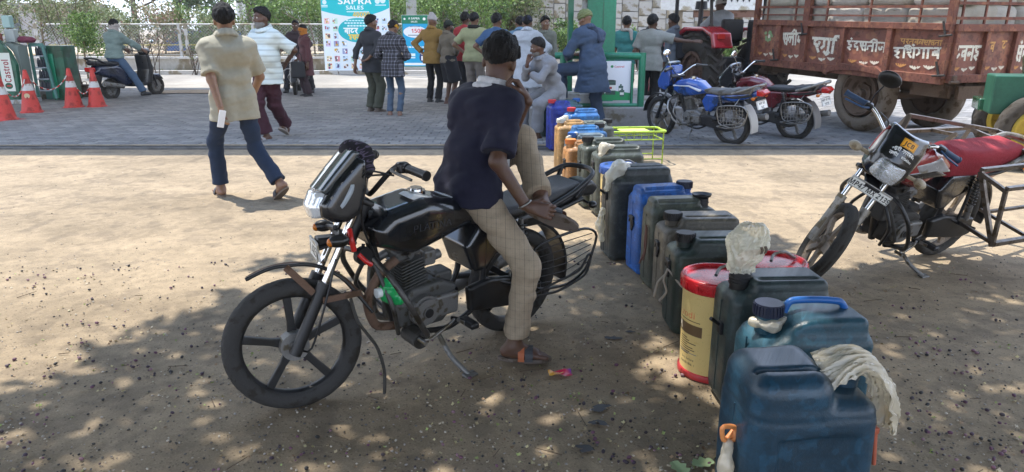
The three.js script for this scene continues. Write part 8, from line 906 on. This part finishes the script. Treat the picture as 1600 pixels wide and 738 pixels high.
// ---------------------------------------------------------------- green tractor cut by the right edge
{
  const wc = G(1612, 268), t = thing('tractor', 'green tractor with a yellow front wheel cut off by the right edge', 'tractor', V(wc.x, 0, wc.z), 2.75), gr = gloss([0.02, 0.13, 0.065]), R = 0.42;
  for (const z of [0, 1.3]) { const s = z < 1 ? -1 : 1, s2 = -1; const w = obj('front_wheel', [disc(0.25, 0.05, 0, R, z + s * 0.02, 'z', 30), lathe([[0.22, -0.08], [0.275, -0.09], [0.25, 0], [0.275, 0.09], [0.22, 0.08]], 36).rotateX(PI / 2).translate(0, R, z), disc(0.08, 0.14, 0, R, z + s * 0.04, 'z', 16), ...[...Array(6)].map((_, i) => disc(0.016, 0.05, Math.cos(i * 1.047) * 0.11, R + Math.sin(i * 1.047) * 0.11, z + s * 0.06, 'z', 6))], std([0.55, 0.38, 0.035], 0.6, { map: rep(T.grime, 3) }), t); obj('tyre', tyreGeo(R, 0.17, 0.10, 96, 0.012).translate(0, R, z), std([0.075, 0.064, 0.052], 0.95, { map: rep(T.grime, 3) }), w); }
  obj('front_weight', [rbox(1.3, 0.42, 0.46, 0.02, -0.17, 0.80, 0.3)], std([0.025, 0.15, 0.085], 0.55, { map: rep(T.grain, 1) }), t); obj('bracket', [rbox(0.5, 0.14, 0.4, 0.02, 0.28, 0.66, 0.62)], gr, t); obj('axle', [bar([0, R, 0.05], [0, R, 1.25], 0.07), rbox(0.3, 0.3, 0.4, 0.04, -0.05, 0.62, 0.65)], M.dustBlack, t); obj('bonnet', [rex([[0.05, 0.85], [0.1, 1.2], [-1.2, 1.32], [-1.2, 0.85]], 0.3, 0.08, 0.025, 0, 0.65)], gr, t); obj('exhaust', [bar([-0.05, 1.3, 0.55], [-0.05, 2.3, 0.55], 0.045), disc(0.07, 0.5, -0.05, 1.75, 0.55, 'y', 16)], M.blackPlastic, t); obj('rear_wheel', [disc(0.4, 0.3, -1.9, 0.7, 0.0, 'z', 24)], M.dustyTyre, t); 
}

// ---------------------------------------------------------------- pump island, pillar, canopy
const petrolGreen = phy([0.012, 0.30, 0.155], 0.38, { clearcoat: 0.4, clearcoatRoughness: 0.25, map: rep(T.grain, 0.6) }), darkGreen = phy([0.008, 0.12, 0.06], 0.42, { clearcoat: 0.3, map: rep(T.grime, 1) });
const concrete = std([0.33, 0.32, 0.305], 0.95, { map: rep(T.grime, 0.9), bumpMap: rep(T.bump, 3), bumpScale: 0.004 });
{
  const t = thing('canopy', 'green clad pillar carrying the fuel station canopy at the pump', 'canopy');
  // roof plate above the frame, edges where its shadow falls
  obj('roof', box(40, 0.7, 9.9, -16.9, 6.6, -15.5), std([0.62, 0.62, 0.61], 0.7), t); obj('fascia', [box(40.1, 0.9, 0.06, -16.9, 6.6, -10.51), box(0.06, 0.9, 9.9, 3.14, 6.6, -15.5)], petrolGreen, t);
  const a = PZ(916, 100, 11.9), b = PZ(960, 100, 11.9), w = b.x - a.x, cx = (a.x + b.x) / 2; const p = obj('pillar', rbox(w, 6.2, 0.62, 0.02, cx, 3.2, -12.2), petrolGreen, t); obj('pillar_seam', box(0.012, 5.2, 0.012, a.x + w * 0.55, 2.75, -11.889), darkGreen, p);
  const c = PZ(888, 100, 11.9), g2 = PZ(893, 100, 11.9); obj('edge_column', rbox(g2.x - c.x + 0.03, 5.3, 0.2, 0.01, (c.x + g2.x) / 2, 2.75, -11.95), darkGreen, p); obj('service_panel', box(a.x - g2.x - 0.16, 5.0, 0.1, (a.x + g2.x) / 2 + 0.08, 2.7, -12.05), std([0.36, 0.37, 0.37], 0.4, { metalness: 0.6, map: rep(T.grime, 1) }), p);
  obj('far_pillar', rbox(0.6, 6.2, 0.6, 0.02, -12, 3.2, -14.8), petrolGreen, t);
}
{
  const f = thing('pump_island', 'low grey concrete pump island under the green pillar', 'island'); f.userData.kind = 'structure'; const n0 = G(866, 196), n1 = G(1012, 205); const dz = -10.75; obj('plinth', rbox(2.35, 0.36, 2.0, 0.03, PZ(937, 190, 10.7).x + 0.1, 0.18, dz - 1.2), concrete, f); obj('upper_step', rbox(0.55, 0.18, 0.6, 0.02, PZ(905, 180, 11.1).x, 0.45, -11.35), std([0.45, 0.46, 0.45], 0.85, { map: rep(T.grime, 1) }), f);
}
{ // guard rail with the oil advert
  const z = -11.05, a = PZ(880, 92, -z), b = PZ(1004, 92, -z), y1 = PZ(900, 88, -z).y, y0 = PZ(990, 158, -z).y, t = thing('guard_rail', 'thick green tubular guard rail framing the oil advert at the pump', 'rail');
  const r = 0.052; obj('rail_tube', [bar([a.x - 0.1, y1, z - 0.3], [b.x, y1, z], r, r, 14), bar([b.x, y1 + r, z], [b.x, 0.3, z], r, r, 14), ball(b.x, y1, z, r * 1.02), bar([a.x + 0.02, y1, z - 0.25], [a.x + 0.02, 0.3, z - 0.25], r, r, 14)], petrolGreen, t); obj('inner_frame', [bar([a.x + 0.25, y0 - 0.06, z + 0.02], [b.x - 0.05, y0 - 0.06, z + 0.0], 0.03, 0.03, 10), bar([b.x - 0.14, y1 - 0.1, z], [b.x - 0.14, y0 - 0.06, z], 0.022, 0.022, 10)], petrolGreen, t);
  const art = canvasTex(768, 640, (g, w, h) => { g.fillStyle = '#e3e7ee'; g.fillRect(0, 0, w, h); T_(g, 'Castrol', 590, 90, 44, '#c9464a', '700'); g.fillStyle = '#2d8a5a'; g.beginPath(); g.arc(480, 88, 22, 0, 7); g.fill(); g.fillStyle = '#0f8f55'; g.beginPath(); g.moveTo(0, 640); g.lineTo(0, 600); g.quadraticCurveTo(300, 560, 520, 480); g.lineTo(768, 520); g.lineTo(768, 640); g.fill();
    for (const [x, k] of [[120, 0.8], [300, 1], [470, 1]]) { const W2 = 150 * k, H2 = 230 * k, y = 320 + (1 - k) * 100; g.fillStyle = '#33514c'; g.fillRect(x - W2 / 2, y, W2, H2); g.fillStyle = '#4e6d66'; g.fillRect(x - W2 / 2, y, W2, 26); g.fillStyle = '#e8ebe6'; g.fillRect(x - W2 / 2, y + 70, W2, 90); g.fillStyle = '#b0343c'; g.fillRect(x - 18, y + 100, 36, 34); g.fillStyle = '#26423e'; g.beginPath(); g.ellipse(x, y, W2 / 2, 16, 0, 0, 7); g.fill(); } for (const [x, y] of [[620, 400], [190, 480], [640, 470]]) { g.fillStyle = '#3d5f58'; g.beginPath(); g.roundRect(x - 30, y, 70, 110, 12); g.fill(); g.fillRect(x - 10, y - 26, 26, 28); g.fillStyle = '#e8ebe6'; g.fillRect(x - 26, y + 40, 60, 40); } });
  const w = b.x - a.x - 0.42, h = y1 - y0 - 0.08; const pn = obj('advert_board', box(w, h, 0.03, b.x - 0.16 - w / 2, (y1 + y0) / 2 - 0.03, z - 0.035), std([0.6, 0.6, 0.6], 0.6), t); obj('advert_print', panel(w, h, b.x - 0.16 - w / 2, (y1 + y0) / 2 - 0.03, z - 0.017), std([1, 1, 1], 0.4, { map: art }), pn);
}
// ---------------------------------------------------------------- cones, chain and concrete blocks
{
  const R = rng(3), rc = std([0.60, 0.045, 0.03], 0.55, { map: rep(T.grime, 2) }), white = std([0.62, 0.62, 0.60], 0.4, { map: rep(T.grime, 3) }), base = std([0.35, 0.03, 0.025], 0.7, { map: rep(T.grime, 2) });
  const g = thing('traffic_cone', 'orange-red traffic cone with a badge sticker, second from the left edge', 'cone', G(50, 178), 0.3, 'traffic cones linked by a chain'), H = 0.78;
  obj('base', [rbox(0.42, 0.03, 0.42, 0.012, 0, 0.016, 0)], base, g); const prof = [[0.19, 0.03], [0.185, 0.05], [0.165, 0.06], [0.155, 0.09], [0.03, H], [0.022, H + 0.008], [0.0, H + 0.006]]; const body = lathe(prof, 40); { const p = body.attributes.position; for (let i = 0; i < p.count; i++) { const x = p.getX(i), z = p.getZ(i), y = p.getY(i), a = Math.atan2(z, x), k = y > 0.08 && y < 0.4 ? 1 + 0.03 * Math.cos(a * 12) : 1; p.setX(i, x * k); p.setZ(i, z * k); } } obj('body', body, rc, g);
  const rr = (y) => lerp(0.155, 0.03, (y - 0.09) / (H - 0.09)); obj('white_band', lathe([[rr(0.42) + 0.003, 0.42], [rr(0.54) + 0.003, 0.54]], 40), white, g); obj('badge', [disc(0.045, 0.006, 0.0, 0.33, rr(0.31) - 0.002, 'z', 20)].map((q) => q.rotateX(0)), std([0.55, 0.42, 0.25], 0.5), g);
  const spots = [[8, 190, 'red cone cut by the left edge beside the display', 1.06], [116, 170, 'red cone third from the left, before the brown blocks', 0.98], [152, 169, 'red cone nearest the scooter, last of the line', 0.95]]; const P = [g.position.clone()];
  spots.forEach(([px, py, lab, k]) => { const c = copyOf(g, lab, G(px, py), R() * 6); c.scale.setScalar(k); if (lab.includes('scooter') || lab.includes('third')) c.remove(c.children.find((m) => m.name === 'badge')); P.push(c.position.clone()); });
  const ch = (a, b, sag, label) => { const links = [], whites = [], n = 30; for (let i = 0; i < n; i++) { const f = (u) => a.clone().lerp(b, u).setY(lerp(a.y, b.y, u) - sag * 4 * u * (1 - u)); (i % 4 < 2 ? links : whites).push(bar(f(i / n), f((i + 1.1) / n), 0.011, 0.011, 6)); } const o = thing('plastic_chain', label, 'chain', V(0, 0, 0), 0, 'red and white chains between cones'); obj('red_links', links, rc, o); obj('white_links', whites, white, o); };
  const top = (p) => p.clone().setY(0.70); ch(top(P[0]), top(P[2]), 0.30, 'red and white chain sagging between the second and third cones'); ch(top(P[1]), top(P[0]), 0.34, 'red and white chain between the cut cone and the second cone'); ch(top(P[2]), top(P[3]), 0.42, 'short red and white chain to the cone nearest the scooter');
  const blk = (px, py, w, h, d, c, label, turn) => { const q = G(px, py), t2 = thing('concrete_block', label, 'block', V(q.x, 0, q.z - d / 2), turn, 'weights standing behind the cones'), f = new Field([-w / 2, 0, -d / 2], [w / 2, h, d / 2], 0.018); f.add((x, y, z) => rboxFn(0, h / 2, 0, w / 2 * (1.05 - 0.16 * y / h), h / 2, d / 2 * (1.05 - 0.16 * y / h), 0.03)(x, y, z), [-w / 2, 0, -d / 2], [w / 2, h, d / 2]); f.all((x, y, z, v) => Math.max(v + 0.008 * noise(x * 14, y * 14, z * 14), -y + 0.002)); obj('body', f.mesh(), std(c, 0.95, { map: rep(T.grime, 2), bumpMap: rep(T.bump, 5), bumpScale: 0.004 }), t2); obj('lifting_loop', tube([[-0.05, h - 0.02, 0], [-0.04, h + 0.05, 0], [0.04, h + 0.05, 0], [0.05, h - 0.02, 0]], 0.008, 12, 6), M.rust, t2); };
  blk(75, 157, 0.36, 0.52, 0.34, [0.27, 0.26, 0.24], 'worn grey concrete block under the chain', 0.2); blk(108, 154, 0.36, 0.62, 0.32, [0.15, 0.10, 0.075], 'tall brown block behind the third cone', 0.1); blk(130, 154, 0.26, 0.30, 0.26, [0.16, 0.105, 0.08], 'low brown block right of the third cone', 0.0);
}
// ---------------------------------------------------------------- green oil display and bottle rack at the left
{
  const D = 15.2, X = (px) => PZ(px, 100, D).x, Y = (py) => PZ(0, py, D).y, t = thing('oil_display', 'green Castrol oil display stand with a curved side at the left edge', 'display stand', V(0, 0, -D)), gm = phy([0.012, 0.115, 0.06], 0.4, { clearcoat: 0.3, map: rep(T.grime, 1) });
  obj('side_wing', slab([[X(12), 0.08], [X(40), 0.08], [X(43), Y(100)], [X(36), Y(80)], [X(22), Y(62)], [X(8), Y(52)]], 0.1, 0.01, 0.34), gm, t); obj('curved_cheek', slab([[X(41), 0.1], [X(44), 0.1], [X(44), Y(72)], [X(24), Y(66)], [X(36), Y(80)], [X(42), Y(100)]], 0.3, 0.008, 0.1), std([0.16, 0.20, 0.18], 0.6), t); obj('front_panel', box(X(9) - X(-20), 1.25, 0.08, (X(9) + X(-20)) / 2, 0.85, 0.42), petrolGreen, t); obj('header', rbox(0.5, 0.16, 0.3, 0.03, X(-4), Y(58), 0.2), std([0.3, 0.1, 0.07], 0.6), t); obj('plinth', rbox(X(48) - X(-20), 0.10, 0.62, 0.015, (X(48) + X(-20)) / 2, 0.06, 0.15), std([0.42, 0.44, 0.46], 0.7, { map: rep(T.grime, 2) }), t);
  const art = canvasTex(128, 512, (g, w, h) => { g.fillStyle = '#cfd2c6'; g.fillRect(0, 0, w, h); g.save(); g.translate(64, 300); g.rotate(-PI / 2); T_(g, 'Castrol', 60, 4, 96, '#8e2a2c', '700', 0.95); g.restore(); g.fillStyle = '#1c5136'; g.beginPath(); g.arc(64, 440, 46, 0, 7); g.fill(); g.strokeStyle = '#d8d8cc'; g.lineWidth = 9; g.stroke(); g.fillStyle = '#b03a36'; g.fillRect(40, 430, 48, 20); });
  const g = panel(0.24, 0.75, X(28), (Y(88) + Y(134)) / 2, 0.397); g.rotateZ(0); obj('brand_label', g, std([1, 1, 1], 0.5, { map: art }), t);
  const dk = thing('bottle_rack', 'dark open wire rack of oil bottles set in a green frame', 'rack', V(0, 0, -D - 0.2)); const x0 = X(41), x1 = X(61); obj('frame', [beam([x0, 0.08, 0], [x0, Y(70), 0], 0.045), beam([x1 + 0.12, 0.08, 0], [x1, Y(70), 0], 0.045), beam([x0, Y(70), 0], [x1, Y(70), 0], 0.06), box(x1 - x0 + 0.1, Y(72), 0.05, (x0 + x1) / 2, Y(72) / 2, -0.36)], std([0.10, 0.24, 0.21], 0.5), dk); for (let s = 0; s < 4; s++) { const y = 0.24 + s * 0.235; obj('shelf', box(x1 - x0 + 0.02, 0.025, 0.3, (x0 + x1) / 2, y, -0.16), std([0.30, 0.33, 0.36], 0.5), dk); }
  const bm = [std([0.03, 0.035, 0.05], 0.4), std([0.06, 0.065, 0.075], 0.4)], bot = lathe([[0, 0], [0.03, 0], [0.032, 0.12], [0.014, 0.15], [0.014, 0.175], [0, 0.176]], 12); for (let s = 0; s < 4; s++) for (let i = 0; i < 4; i++) { const m = addTop(obj('oil_bottle', bot.clone(), bm[(i + s) % 2], new THREE.Group()), 'oil_bottle', `dark oil bottle, ${['first', 'second', 'third', 'fourth'][i]} from the left on the ${['bottom', 'second lowest', 'second highest', 'top'][s]} shelf of the green-framed rack`, 'bottle', 'oil bottles in the rack'); m.position.set(x0 + 0.06 + i * (x1 - x0 - 0.08) / 3.2, 0.255 + s * 0.235, -D - 0.2 - 0.1); }
  const cb = thing('green_cabinet', 'plain green steel cabinet right of the bottle rack', 'cabinet', V(X(73), 0, -D - 0.55)); obj('body', rbox(X(84) - X(60), Y(72), 0.5, 0.015, 0, Y(72) / 2, 0), gm, cb); obj('door', rbox(X(72) - X(61), Y(72) - 0.25, 0.03, 0.008, -0.1, Y(72) / 2 - 0.04, 0.262), petrolGreen, cb); obj('side_door', rbox(0.12, Y(72) - 0.2, 0.03, 0.008, 0.125, Y(72) / 2 - 0.02, 0.262), darkGreen, cb);
  const bn = thing('bundle', 'maroon cloth bundle lying on top of the rack', 'bundle', V(X(42), Y(68) + 0.01, -D - 0.1)); const f = new Field([-0.24, 0, -0.15], [0.24, 0.18, 0.15], 0.014); f.ell(V(0, 0.06, 0), [0.2, 0.065, 0.12], 0.02).ell(V(-0.06, 0.085, 0), [0.1, 0.05, 0.1], 0.03); f.all((x, y, z, v) => Math.max(v + 0.012 * noise(x * 16, y * 16, z * 16), -y)); obj('cloth', f.mesh(), cloth([0.22, 0.05, 0.085]), bn);
  const jar = thing('clear_tub', 'translucent box standing on the display beside the maroon bundle', 'tub', V(X(26), Y(66), -D)); obj('box', rbox(0.2, 0.26, 0.16, 0.02, 0, 0.13, 0), std([0.36, 0.40, 0.38], 0.3), jar); obj('lid_box', rbox(0.16, 0.24, 0.14, 0.02, -0.03, 0.40, 0), phy([0.3, 0.45, 0.42], 0.2), jar);
}

// ---------------------------------------------------------------- the tree over the camera that dapples the foreground
{
  const R = rng(909), t = thing('shade_tree', 'large shade tree spreading over the foreground behind the camera', 'tree', V(-1.6, 0, 1.6)), parts = [], H = 4.6, shift = (x, z, h) => V(x + SUN_DIR.x / SUN_DIR.y * h, h, z + SUN_DIR.z / SUN_DIR.y * h);
  // far limit of the shade on the ground, across x
  const EP = [[-9, 2.5], [-2.35, 2.75], [-2.05, 3.45], [-1.6, 4.1], [-0.4, 4.2], [0.45, 4.9], [1, 4.7], [1.9, 4.3], [3.2, 4.45], [9, 4.4]], edge = (x) => { let i = 0; while (i < EP.length - 2 && x > EP[i + 1][0]) i++; return -lerp(EP[i][1], EP[i + 1][1], clamp((x - EP[i][0]) / (EP[i + 1][0] - EP[i][0]))); };
  const tips = []; parts.push(tube([[0, -0.1, 0], [0.1, 1.4, -0.1], [0.3, 2.7, -0.2], [0.9, 3.7, -0.9]], 0.24, 16, 10)); for (let i = 0; i < 26; i++) { const gx = -5 + R() * 11.5, gz = edge(gx) + 0.5 + R() * 5.5, e = shift(gx, gz, 3.9 + R() * 1.6).sub(t.position), s = V(0.3 + R() * 0.6, 2.7 + R(), -0.2 - R() * 0.7); parts.push(tube([s, s.clone().lerp(e, 0.5).add(V(0, 0.35, 0)), e], 0.05, 10, 6)); tips.push(e); }
  obj('trunk', parts, bark, t);
  const pts = []; while (pts.length < 60000) { const gx = -7 + R() * 15, gz = -5.2 + R() * 9.5, ed = edge(gx) + 0.55 * fbm(gx * 1.1, gz * 0.6, 6, 3) , dd = gz - ed; const n = fbm(gx * 1.3 + 31, gz * 1.3 + 7, 2, 3), n2 = noise(gx * 3.1, gz * 3.1, 8); if (dd < 0 && !(dd > -0.6 && n > 0.25)) continue; if (n + 0.4 * n2 < -0.6 + 0.36 * (1 - sstep(0, 1.0, dd))) continue; const h = 3.5 + R() * 1.7; pts.push(shift(gx, gz, h).sub(t.position)); }
  scatter('crown', leafGeo(1, 0.27), std([1, 1, 1], 0.7, { side: THREE.DoubleSide }), pts, t, R, [0.14, 0.26], GREENS.deep.concat(GREENS.fresh));
}
renderer.render(scene, camera);
